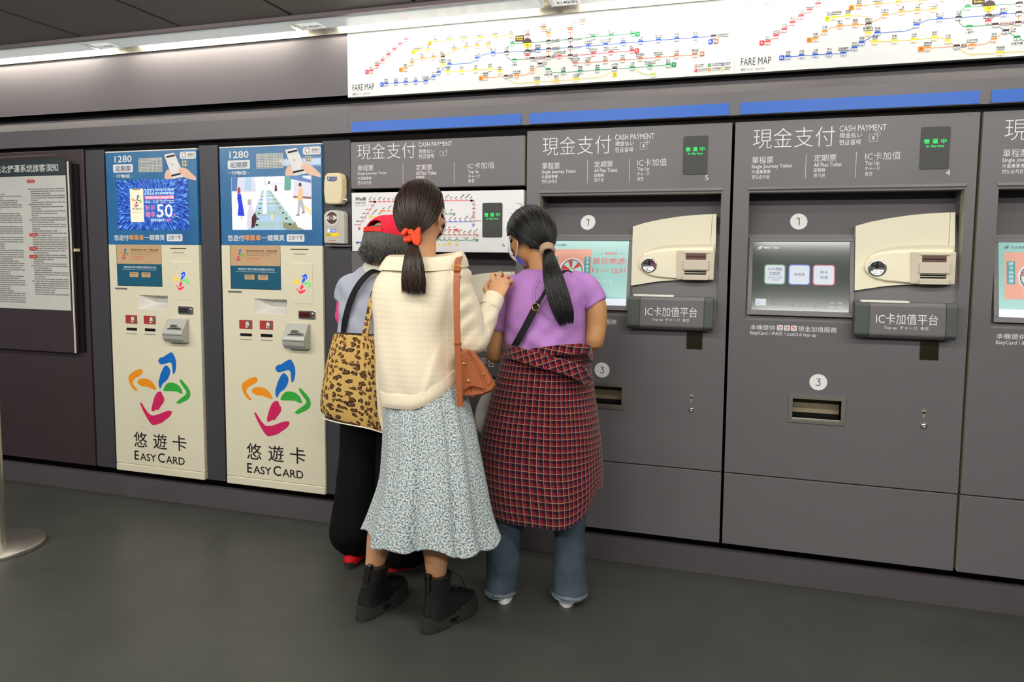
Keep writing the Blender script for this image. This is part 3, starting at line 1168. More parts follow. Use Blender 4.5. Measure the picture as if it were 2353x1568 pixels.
    mb.face([(tray[0], .05, tray[2]), (tray[1], .05, tray[2]), (tray[1], .05, tray[2] + .02), (tray[0], .05, tray[2] + .02)], 1)
    mb.box(tray[0], tray[1], -.002, .004, tray[2], tray[2] + .006)
    obj('ticket_tray', mb, [STEEL, BLACK, mat('tray_steel', (112, 102, 80), .55, .6)], t, .001)
    # keyhole cover and lock
    a = at(2123, 947)
    mb = MB()
    mb.slab(circ(a.x + dx, a.z + .003, .0095, n=20), -.003, .002)
    mb.box(a.x + dx - .005, a.x + dx + .005, -.003, .002, a.z - .024, a.z)
    obj('keyhole_cover', mb, mat('worn_key_cover', (138, 134, 124), .5, .2), t)
    a = at(2122.5, 978.5)
    mb = MB()
    rows = [[(a.x + dx + r * cos(2 * pi * j / 24), -d, a.z + r * sin(2 * pi * j / 24)) for j in range(24)] for r, d in ((.0115, 0), (.011, .006), (.007, .010), (.003, .0105), (.001, .008))]
    skin_rows(mb, rows, 0, (0, 1))
    obj('lock', mb, CHROME, t)
    # printing
    if not low:
        hp = head_print(dx, number)
    else:
        hp = MB()
        T = header(hp, 0, None, None)
        T('現金支付', 821, 955, 329, 365, 0, -.012, 3)
        T('CASH PAYMENT', 962, 1038.5, 326, 336.5, 0, .004)
        T('現金払い', 962, 999, 342.5, 352, 0, .006)
        T('현금결제', 962, 997, 354, 364, 0, .006)
        T('單程票', 822, 858, 380, 393, 0, 0)
        T('Single Journey Ticket', 822, 889, 395, 403, 0, .008)
        T('片道乗車券', 822, 854, 406, 414, 0, .006)
        T('편도승차권', 822, 853, 416, 424, 0, .006)
        T('定期票', 956, 993, 378, 391, 0, 0)
        T('All Pass Ticket', 956, 1003, 393, 402, 0, .008)
        T('定期券', 956, 976, 404, 412, 0, .006)
        T('정기권', 956, 975, 415, 423, 0, .006)
        T('IC卡加值', 1075, 1136, 373, 388, 0, -.006)
        T('Top Up', 1076, 1100, 391, 400, 0, .008)
        T('チャージ', 1076, 1103, 401.5, 409.5, 0, .006)
        T('충전', 1076, 1090, 411, 420, 0, .006)
        for (xa, ya, xb2, yb2) in ((926, 376, 926.5, 422), (1043.5, 373, 1043.5, 421)):
            a, b = at(xa, ya), at(xb2, yb2)
            hp.flat([(a.x - .0008, b.z), (a.x + .0008, b.z), (a.x + .0008, a.z), (a.x - .0008, a.z)], -.0007, 0)
        a, b = at(1011, 357.5), at(1026, 347)
        icon(hp, a.x, b.x, a.z, b.z)
    obj('head_lettering', hp, SILVER, t)
    # numbered discs
    for (px, py, Yf, s, rad) in ((1835.4, 509.3, 1, '1', .0335), (1880.3, 878.6, 0, '3', .0335)):
        mb = MB()
        if Yf:
            a = L(atd(px, py))
            s_l = (dep(1.56) - dep(1.47)) / .09
            FRd = lambda x, z: (x, dep(a.z - dz) + s_l * (z - a.z) - .0015, z)
        else:
            a = at(px, py)
            a = Vector((a.x + dx, 0, a.z + dz * .6))
            FRd = lambda x, z: (x, -.0012, z)
        mb.face([FRd(x, z) for x, z in circ(a.x, a.z, rad)], 0)
        FR2 = lambda x, z: tuple(Vector(FRd(x, z)) + Vector((0, -.0008, 0)))
        if s == '1':
            for q in ([(-.0075, .0125), (.0045, .0125), (.0045, .0155), (-.0075, .0155)], [(.0015, -.0155), (.0045, -.0155), (.0045, .0155), (.0015, .0155)]):
                mb.face([FR2(a.x + u - .001, a.z + v_) for u, v_ in q], 1)
        else:
            q = [(-.0068, .0135), (.0068, .0135), (-.0005, .0035), (.0035, .0025), (.0068, -.002), (.0072, -.007), (.0045, -.0125), (-.001, -.0145), (-.0085, -.011)]
            tmp = MB()
            line_strip(tmp, [(a.x + u, a.z + v_) for u, v_ in q], .0026, 0, 1)
            for f in tmp.f:
                mb.face([FR2(tmp.v[i][0], tmp.v[i][2]) for i in f], 1)
        obj('step_sign', mb, [WHITE, INK], t)
    # service note under the screen
    mb = MB()
    T = lambda s, p0, p1, y0, y1, bold: text(mb, s, at(p0, 757).x + dx, at(p1, 757).x + dx, at((p0), y1).z + dz, at(p0, y0).z + dz, 0, 0, bold)
    T('本機提供', 1724, 1781, 746, 757.5, .002)
    T('現金加值服務', 1834, 1923, 749.5, 762, .002)
    T('EasyCard / iPASS / icash2.0 top-up', 1724, 1876, 760.5, 771, .004)
    for k in range(3):
        a = at(1785 + 16 * k, 761).x + dx
        zc = at(1792, 753.5).z + dz
        mb.face([(x, -.0007, z) for x, z in rr(a, a + .0225, zc - .011, zc + .011, .004)], 1)
        for j, (u, v_, w_, h_, c) in enumerate(((.004, .002, .006, .005, 2), (.011, -.002, .007, .006, 3), (.005, -.007, .012, .003, 2))):
            mb.face([(x, -.0012, z) for x, z in rr(a + u, a + u + w_, zc + v_, zc + v_ + h_, .001, 3)], c if k != 2 else 3)
    obj('service_lettering', mb, [SILVER, WHITE, INKG, TRACE['red']], t)
    # status display
    if not low:
        c = [at(2116.5, 292.5), at(2184, 290.5), at(2180, 388), at(2113, 389.5)]
        a, b, z0_, z1_ = (c[0].x + c[3].x) / 2 + dx, (c[1].x + c[2].x) / 2 + dx, (c[2].z + c[3].z) / 2, (c[0].z + c[1].z) / 2
        yf = -.004
    else:
        c = [at(1110, 467), at(1156, 466), at(1155.5, 545.5), at(1110, 546.5)]
        a, b, z0_, z1_ = (c[0].x + c[3].x) / 2, (c[1].x + c[2].x) / 2, (c[2].z + c[3].z) / 2, (c[0].z + c[1].z) / 2
        yf = -.010
    mb = MB()
    mb.slab(rr(a, b, z0_, z1_, .008), yf, .01)
    w_, h_ = b - a, z1_ - z0_
    for k, c_ in enumerate('營運中'):
        text(mb, c_, a + w_ * (.10 + .29 * k), a + w_ * (.30 + .29 * k), z0_ + h_ * .60, z0_ + h_ * .71, yf, 1, .02)
    text(mb, 'In Service', a + w_ * .2, a + w_ * .80, z0_ + h_ * .515, z0_ + h_ * .575, yf, 1, .02)
    obj('status_display', mb, [DISPLAY, LED], t)
    return t


machine(X4, '4', 'menu', 'grey ticket machine numbered 4 with a dark menu on its screen', False)
machine(X4 - PITCH, '5', 'promo', 'grey ticket machine numbered 5 with an aqua screen, behind the woman in lilac', False)
machine(X4 + PITCH, '3', 'promo', 'grey ticket machine cut off by the right edge of the photo', False)
M6 = machine(X4 - 2 * PITCH, None, 'promo', 'grey ticket machine numbered 6 with a white fare map panel, behind the people', True)
# ------------------------------------------------------------------ fare maps
K2 = 2.941
LINES = {  # measured on the left board in an enlargement: x, y, name, fare, dark = interchange, side of the name
    'blue': [(317, 567, '頂埔', 40), (383, 562, '永寧', 40), (449, 558, '土城', 35), (516, 554, '海山', 35), (584, 550, '亞東醫院', 30), (637, 521, '府中', 30),
             (671, 492, '板橋', 30), (745, 437, '新埔', 25), (880, 428, None, 0), (912, 415, None, 0), (931, 395, '江子翠', 25), (955, 380, None, 0), (985, 366, None, 0),
             (1040, 362, '龍山寺', 20), (1130, 355, '西門', -20), (1271, 345, '台北車站', -20), (1343, 338, '善導寺', 20), (1414, 333, '忠孝新生', -20),
             (1561, 322, '忠孝復興', -20), (1683, 312, '忠孝敦化', 20), (1799, 303, '國父紀念館', 20), (1917, 293, '市政府', 25), (2036, 284, '永春', 25),
             (2157, 273, '後山埤', 25), (2280, 264, '昆陽', 25), (2405, 255, '南港', 25), (2528, 246, '南港展覽館', -30)],
    'red': [(216, 481, '淡水', 50), (255, 447, '紅樹林', 45), (293, 412, '竹圍', 40), (332, 373, '關渡', 40), (372, 337, '忠義', 35), (412, 302, '復興崗', 35), (452, 268, '北投', 30)],
    'red2': [(1271, 240, '雙連', 20), (1271, 345, None, 0), (1271, 378, '台大醫院', 20), (1306, 397, '中正紀念堂', -20), (1414, 388, '東門', -20), (1487, 382, '大安森林公園', 20),
             (1561, 378, '大安', -20), (1716, 365, '信義安和', 20), (1836, 355, '台北101/世貿', 25), (1977, 345, '象山', 25)],
    'brown': [(1645, 150, '中山國中', 20), (1595, 152, None, 0), (1568, 172, None, 0), (1561, 203, '南京復興', 20), (1561, 266, None, 0), (1561, 322, None, 0), (1561, 378, None, 0), (1566, 408, None, 0),
              (1578, 424, None, 0), (1595, 429, '科技大樓', 25), (1680, 424, '六張犁', 25), (1797, 416, '麟光', 25), (1914, 407, '辛亥', 30), (2032, 398, '萬芳醫院', 30),
              (2154, 389, '萬芳社區', 30), (2277, 380, '木柵', 35), (2402, 371, '動物園', 35)],
    'green': [(1980, 231, '松山', 25), (1838, 241, '南京三民', 25), (1717, 252, '台北小巨蛋', 20), (1561, 266, '南京復興', -20), (1414, 280, '松江南京', -20), (1271, 290, None, 0),
              (1170, 297, '北門', 20), (1142, 312, None, 0), (1130, 355, None, 0), (1138, 390, None, 0), (1155, 406, None, 0), (1183, 407, '小南門', 20), (1306, 397, None, 0), (1357, 434, '古亭', -20),
              (1412, 471, '台電大樓', 20), (1445, 492, None, 0), (1514, 490, '公館', 20), (1628, 483, '萬隆', 25), (1744, 475, '景美', 25), (1861, 466, '大坪林', -30), (1979, 459, '七張', 30),
              (2100, 450, '新店區公所', 30), (2222, 440, '新店', 35)],
    'lime': [(1979, 459, None, 0), (2040, 495, None, 0), (2075, 507, None, 0), (2122, 505, '小碧潭', 35)],
    'orange': [(446, 467, '迴龍', 35), (490, 428, '丹鳳', 35), (520, 403, None, 0), (562, 396, '輔大', 30), (636, 389, '新莊', 30), (700, 386, '頭前庄', -25), (745, 360, None, 0),
               (776, 337, '先嗇宮', 25), (856, 320, '三重', 25), (932, 312, '菜寮', 20), (1008, 306, '台北橋', 20)],
    'orange2': [(988, 526, '南勢角', 30), (1127, 517, '景安', -30), (1198, 513, '永安市場', 25), (1265, 505, None, 0), (1302, 480, '頂溪', 25), (1357, 434, None, 0), (1414, 388, None, 0),
                (1414, 333, None, 0), (1414, 280, None, 0), (1414, 228, '行天宮', 20), (1378, 197, '中山國小', 20)],
    'orange3': [(650, 284, '蘆洲', 25), (742, 273, '三民高中', 25), (840, 264, '徐匯中學', 25), (950, 256, '三和國中', 25), (1050, 247, '三重國小', 20), (1160, 240, '大橋頭', 20)],
    'yellow': [(532, 345, '新北產業園區', 30), (598, 337, '幸福', 30), (690, 340, None, 0), (700, 360, None, 0), (700, 438, '新埔民生', 25), (706, 476, None, 0), (735, 487, '板橋', 30), (827, 483, '板新', 30),
               (921, 477, '中原', 30), (1018, 467, '橋和', 30), (1060, 470, None, 0), (1084, 486, '中和', 30), (1127, 517, None, 0), (1165, 552, None, 0), (1200, 565, None, 0), (1335, 556, '秀朗橋', 30),
               (1467, 547, '景平', 30), (1600, 538, '十四張', 30), (1760, 522, None, 0), (1810, 505, None, 0), (1861, 470, None, 0)],
}
TAGS = [('blue', 288, 572, 'BL'), ('red', 188, 486, 'R'), ('red', 2011, 344, 'R'), ('green', 2015, 231, 'G'), ('green', 2260, 438, 'G'), ('orange', 417, 472, 'O'), ('orange', 957, 530, 'O'),
        ('orange', 614, 292, 'O'), ('yellow', 500, 353, 'Y'), ('yellow', 1861, 505, 'Y'), ('brown', 2450, 366, 'BR'), ('blue', 2508, 283, 'BL'), ('brown', 2545, 281, 'BR')]
MKEY = ['blue', 'red', 'orange', 'yellow', 'green', 'brown', 'lime', 'black', 'sky', 'gold']
MI = {k: i + 2 for i, k in enumerate(MKEY)}
MATS = [MAPW, INK] + [TRACE[k] for k in MKEY]


def mp(x, y):
    p = at(780 + x / K2, y / K2)
    return p.x, p.z


def fare_board(x0, x1, dx, label, clip):
    t = thing('fare_map_board', ((x0 + x1) / 2, 0, 2.12), label, 'map', 'fare map boards over the machines')
    mb = MB()
    mb.box(x0, x1, -.002, .03, 2.1195, 2.4165)
    obj('board', mb, MATS[0], t)
    mb = MB()
    ok = lambda x: x0 + .01 < x + dx < clip
    for key, st in LINES.items():
        m = MI[key.rstrip('23')]
        P = [mp(a, b) for a, b, *_ in st]
        for p, q in zip(P, P[1:]):
            if ok(p[0]) and ok(q[0]):
                line_strip(mb, [(p[0] + dx, p[1]), (q[0] + dx, q[1])], .0022, -.0026, m)
    for key, st in LINES.items():
        m = MI[key.rstrip('23')]
        for a, b, nm, fare in st:
            if nm is None:
                continue
            x, z = mp(a, b)
            if not ok(x):
                continue
            x += dx
            w = .0105
            k = MI['black'] if fare < 0 else m
            mb.flat(rr(x - w, x + w, z - .011, z + .0065, .003, 3), -.0031, k)
            mb.flat(rr(x - w + .0012, x + w - .0012, z - .0098, z - .0015, .002, 3), -.0036, 0)
            text(mb, str(abs(fare)), x, None, z - .0085, z - .0028, -.0039, k, .02, 1, 'c')
            hh = .0088
            if fare < 0 and nm not in ('大坪林', '西門', '頭前庄'):
                text(mb, nm, x + w + .004, None, z - .001, z - .001 + hh, -.0031, 1, .006, 1)
                line_strip(mb, [(x + w + .004, z - .0045), (x + w + .004 + .0085 * len(nm), z - .0045)], .002, -.003, 1)
            elif nm in ('小南門', '台電大樓', '小碧潭'):
                text(mb, nm, x, None, z - .026, z - .026 + hh, -.0031, 1, .006, 1, 'c')
            else:
                text(mb, nm, x, None, z + .014, z + .014 + hh, -.0031, 1, .006, 1, 'c')
                line_strip(mb, [(x - .0042 * len(nm), z + .0105), (x + .0042 * len(nm), z + .0105)], .002, -.003, 1)
    for key, a, b, s in TAGS:
        x, z = mp(a, b)
        if not ok(x):
            continue
        x += dx
        mb.flat(rr(x - .0095, x + .0095, z - .0095, z + .0095, .003, 3), -.0031, MI[key])
        text(mb, s, x, None, z - .0045, z + .0045, -.0036, 0 if key not in ('orange', 'yellow') else 1, .02, 1, 'c')
    x, z = mp(1272, 292)
    if ok(x):                                           # the station of the board: a large round mark and a dark flag
        x += dx
        c = circ(x, z, .020, n=40)
        mb.flat(c, -.0038, MI['gold'])
        mb.flat(c[0:21], -.0043, MI['black'])
        text(mb, '20', x, None, z - .013, z - .004, -.0046, 1, .02, 1, 'c')
        fx0, fz1 = mp(1190, 243)
        fx1, fz0 = mp(1250, 278)
        fx0, fx1 = fx0 + dx, fx1 + dx
        mb.flat([(fx0, fz0), (fx1 - .012, fz0), (fx1 - .002, fz0 - .01), (fx1 - .004, fz0), (fx1, fz0), (fx1, fz1), (fx0, fz1)], -.0035, MI['black'])
        text(mb, '中山站', fx0 + .004, fx1 - .004, fz0 + .013, fz1 - .005, -.004, MI['gold'], .02, 1)
        text(mb, 'Zhongshan', fx0 + .006, fx1 - .006, fz0 + .004, fz0 + .011, -.004, MI['gold'], .01, 1)
    # title and the legend
    a, b = mp(90, 611), mp(236, 578)
    text(mb, 'FARE MAP', a[0] + dx, b[0] + dx, 2.149, 2.149 + .029, -.002, 1, -.008, 3)
    text(mb, '運賃マップ　운임 지도', a[0] + dx, mp(208, 620)[0] + dx, 2.128, 2.1375, -.002, 1, 0, 1)
    metro_mark(mb, mp(120, 279)[0] + dx, mp(120, 279)[1], .022, lambda x, z: (x, -.0032, z), MI['sky'])
    text(mb, '台北捷運', mp(150, 265)[0] + dx, mp(232, 265)[0] + dx, mp(150, 283)[1], mp(150, 262)[1], -.003, 1, 0, 1)
    for i, (k, s, u) in enumerate((('brown', 'BR', '文湖線'), ('red', 'R', '淡水信義線'), ('green', 'G', '松山新店線'), ('orange', 'O', '中和新蘆線'), ('blue', 'BL', '板南線'), ('yellow', 'Y', '環狀線'))):
        p = at(1599.5 + 30.5 * (i // 2), 152 - 2 * (i // 2) + 10.5 * (i % 2))
        x, z = p.x + dx, p.z
        if x > clip:
            continue
        mb.flat(rr(x - .006, x + .006, z - .006, z + .006, .002, 3), -.0031, MI[k])
        text(mb, s, x, None, z - .003, z + .003, -.0036, 0, .02, 1, 'c')
        text(mb, u, x + .009, None, z + .000, z + .007, -.0031, 1, .006, 1)
        line_strip(mb, [(x + .009, z - .003), (x + .009 + .0062 * len(u), z - .003)], .0015, -.003, 1)
    obj('map_print', mb, MATS, t)


fare_board(-1.786, -.0205, 0, 'white fare map board over machines 6 and 5, its whole route map in view', -.02)
fare_board(-.0200, 1.752, 1.7655, 'white fare map board running off the right edge of the photo', 1.75)

# white map panel of machine 6
px0, px1, pz0, pz1 = -1.769, -.9045, 1.386, 1.667
mb = MB()
mb.box(px0, px1, -.008, .04, pz0, pz1)
pan = obj('map_panel', mb, MAPW, M6, .002)
mb = MB()
E1 = lambda x, y: (at(800 + x / 9.8, 430 + y / 9.8, -.008).x, at(800 + x / 9.8, 430 + y / 9.8, -.008).z)   # left enlargement
E2 = lambda x, y: (at(730 + x / 4.802, 440 + y / 4.802, -.008).x, at(730 + x / 4.802, 440 + y / 4.802, -.008).z)


def row(key, pts, dirn=0, tagend=None, names=None, side='up'):
    m = MI[key]
    for p, q in zip(pts, pts[1:]):
        line_strip(mb, [p, q], .002, -.0086, m)
    for i, (x, z) in enumerate(pts):
        mb.flat(rr(x - .0072, x + .0072, z - .004, z + .005, .002, 3), -.009, m)
        mb.flat(rr(x - .0062, x + .0062, z - .0035, z + .0005, .0015, 3), -.0095, 0)
        s = (names or '站站')[i % len(names)] if names else ''
        if not names:
            continue
        if side == 'up':
            text(mb, s, x - .004, None, z + .008, z + .0142, -.009, 1, .006, 1, rot=.75)
        else:
            text(mb, s, x - .010, None, z - .001, z + .0058, -.009, 1, .006, 1, 'r')
    if tagend:
        x, z, s = tagend
        mb.flat(rr(x - .006, x + .006, z - .006, z + .006, .002, 3), -.009, m)
        text(mb, s, x, None, z - .003, z + .003, -.0095, 0, .02, 1, 'c')


text(mb, '票價圖', E1(165, 310)[0], E1(400, 310)[0], E1(165, 310)[1], E1(165, 232)[1], -.008, 1, .012)
text(mb, 'FARE MAP', E1(165, 382)[0], E1(400, 382)[0], E1(165, 382)[1], E1(165, 338)[1], -.008, 1, 0)
text(mb, '運賃マップ 운임지도', E1(165, 430)[0], E1(400, 430)[0], E1(165, 430)[1], E1(165, 408)[1], -.008, MI['black'], 0, 1)
row('red', [E1(250, 860), E1(310, 780), E1(370, 692), E1(432, 605), E1(492, 515), E1(550, 424), E1(605, 335)], names=['淡水', '紅樹林', '竹圍', '關渡', '忠義', '復興崗', '北投'], side='left', tagend=E1(250, 935) + ('R',))
row('red', [E1(495 + 106 * k, 335) for k in range(14)], names=['新北投', '奇岩', '唭哩岸', '石牌', '明德', '芝山', '士林', '劍潭', '圓山', '民權西路', '雙連', '中山', '台北車站', '台大醫院'])
row('orange', [E1(810 + 112 * k, 545) for k in range(6)], names=['蘆洲', '三民高中', '徐匯中學', '三和國中', '三重國小', '大橋頭'], tagend=E1(755, 545) + ('O',))
row('yellow', [E1(560, 672), E1(712, 668)], names=['新北產業園區', '幸福'], tagend=E1(500, 672) + ('Y',))
row('orange', [E1(520, 865), E1(612, 785), E1(720, 715), E1(860, 672), E1(1000, 660)], names=['迴龍', '丹鳳', '輔大', '新莊', '頭前庄'], side='left')
row('blue', [E1(200 + 62 * k, 1260) for k in range(12)], tagend=E1(200, 1260) + ('BL',))
row('red', [E2(1250 + 56 * k, 103) for k in range(9)], names=['港墘', '文德', '內湖', '大湖公園', '葫洲', '東湖', '南港軟體', '南港展覽館', '西湖'])
MI_b = MI['brown']
row('brown', [E2(1700, 103), E2(1716, 112), E2(1724, 150), E2(1724, 195), E2(1724, 243), E2(1724, 292), E2(1724, 335)])
row('green', [E2(1300 + 56 * k, 252) for k in range(4)], names=['小巨蛋', '南京三民', '松山'], tagend=E2(1505, 252) + ('G',))
row('blue', [E2(1240 + 56 * k, 340 - .6 * k) for k in range(9)], names=['忠孝敦化', '國父紀念館', '市政府', '永春', '後山埤', '昆陽', '南港'], tagend=E2(1717, 371) + ('BL',))
row('red', [E2(1290 + 56 * k, 428) for k in range(5)], names=['大安', '信義安和', '世貿', '象山'], tagend=E2(1544, 428) + ('R',))
row('brown', [E2(1285 + 56 * k, 483) for k in range(9)], names=['科技大樓', '六張犁', '麟光', '辛亥', '萬芳醫院', '萬芳社區', '木柵', '動物園'], tagend=E2(1760, 485) + ('BR',))
row('green', [E2(1240, 541), E2(1297, 541), E2(1345, 541), E2(1398, 541), E2(1455, 541), E2(1535, 541), E2(1640, 541), E2(1728, 541)], tagend=E2(1760, 541) + ('G',))
row('yellow', [E2(1270, 596), E2(1330, 596), E2(1400, 592), E2(1455, 560)], tagend=E2(1455, 578) + ('Y',))
row('lime', [E2(1535, 560), E2(1535, 596)])
for k, s in enumerate(('公館', '萬隆', '景美', '大坪林', '七張', '新店區公所', '新店')):
    x = (1297, 1345, 1398, 1455, 1535, 1640, 1728)[k]
    text(mb, s, E2(x, 520)[0], None, E2(x, 520)[1], E2(x, 507)[1], -.008, 1, .006, 1, 'c')
text(mb, '南港展覽館', E2(1745, 332)[0], E2(1803, 332)[0], E2(1745, 332)[1], E2(1745, 320)[1], -.008, 1, .006, 1)
text(mb, '6', E2(2037, 610)[0], E2(2065, 610)[0], E2(2037, 610)[1], E2(2037, 570)[1], -.008, MI['black'], -.01)
obj('map_print', mb, MATS, pan)
# ------------------------------------------------------------------ blue and cream top-up kiosks
KX = -2.523                        # left edge of the right-hand kiosk, where the design was measured
KY = -.010
Q = lambda x, y: at(480 + x / 3.0147, 320 + y / 3.0147, KY)            # enlargement of the right-hand kiosk
QL = lambda x, y: at(240 + x / 4.75, 780 + y / 4.75, KY)               # enlargement of the left-hand kiosk's foot
LOGO = {
    'blue': [[(588, 238), (592, 222), (605, 205), (622, 195), (640, 196), (665, 178), (700, 155), (722, 143), (738, 142), (750, 158), (770, 195), (782, 240), (784, 290), (778, 340), (768, 368), (752, 384),
              (746, 365), (742, 320), (738, 280), (728, 256), (714, 253), (690, 258), (662, 268), (630, 276), (612, 274), (597, 258)],
             [(660, 288), (680, 285), (695, 298), (712, 320), (719, 348), (714, 385), (700, 420), (682, 445), (662, 465), (646, 475), (630, 495), (618, 525), (609, 543), (600, 525), (592, 495), (592, 455), (602, 425), (612, 380), (630, 340), (642, 312)]],
    'orange': [[(262, 430), (264, 410), (275, 388), (298, 365), (335, 342), (375, 328), (398, 325), (413, 335), (418, 355), (410, 376), (388, 395), (360, 410), (335, 425), (316, 445), (309, 470), (316, 495), (335, 520), (356, 543), (362, 562), (345, 566), (322, 550), (296, 518), (275, 475)],
               [(362, 460), (372, 445), (395, 433), (430, 428), (470, 434), (505, 450), (535, 482), (555, 515), (568, 552), (550, 552), (520, 540), (490, 527), (460, 517), (430, 514), (410, 515), (388, 500), (366, 482)]],
    'green': [[(820, 442), (835, 438), (852, 452), (880, 485), (910, 520), (932, 560), (940, 592), (935, 625), (920, 650), (890, 672), (850, 690), (822, 705), (805, 706), (796, 696), (782, 698), (782, 690), (805, 668), (835, 645), (865, 622), (888, 600), (896, 580), (890, 560), (872, 540), (848, 505), (828, 470)],
              [(642, 555), (650, 530), (668, 500), (692, 478), (720, 472), (755, 476), (790, 488), (820, 512), (842, 545), (856, 595), (840, 595), (815, 583), (785, 570), (750, 567), (710, 566), (670, 566), (646, 562)]],
    'magenta': [[(602, 570), (618, 572), (628, 590), (634, 612), (650, 632), (655, 655), (648, 685), (628, 715), (610, 740), (595, 768), (580, 772), (565, 766), (550, 782), (530, 788), (516, 780), (514, 760), (520, 730), (528, 695), (540, 650), (558, 605), (580, 578)],
                [(388, 695), (398, 689), (410, 698), (428, 730), (455, 772), (480, 805), (500, 825), (525, 832), (560, 828), (600, 815), (640, 798), (680, 783), (715, 779), (733, 786), (736, 802), (725, 830), (700, 858), (665, 882), (650, 892), (640, 906), (600, 922), (560, 934), (530, 937), (515, 930), (490, 900), (460, 850), (430, 795), (405, 740)]],
}
_l0 = QL(610, 545)


def logo(mb, cx, cz, s, y, mi, front=None):
    """arrow flower mark, s = 1 at its full size on the kiosk foot"""
    for k, polys in LOGO.items():
        for P in polys:
            pts = []
            for a, b in P:
                q = QL(a, b)
                pts.append((cx + (q.x - _l0.x) * s, cz + (q.z - _l0.z) * s))
            if front:
                mb.face([front(*p) for p in pts], mi[k])
            else:
                mb.flat(pts, y, mi[k])


LM = [mat('logo_blue', (0, 104, 192), .5), mat('logo_orange', (240, 146, 10), .5), mat('logo_green', (48, 168, 56), .5), mat('logo_magenta', (206, 30, 92), .5)]
LMI = dict(blue=0, orange=1, green=2, magenta=3)
LG = [glow('lit_blue', (20, 80, 230), .9), glow('lit_yellow', (255, 200, 30), 1.0), glow('lit_green', (90, 220, 100), .9), glow('lit_red', (250, 50, 90), .9)]
SKINP = mat('printed_skin', (232, 190, 168), .5)


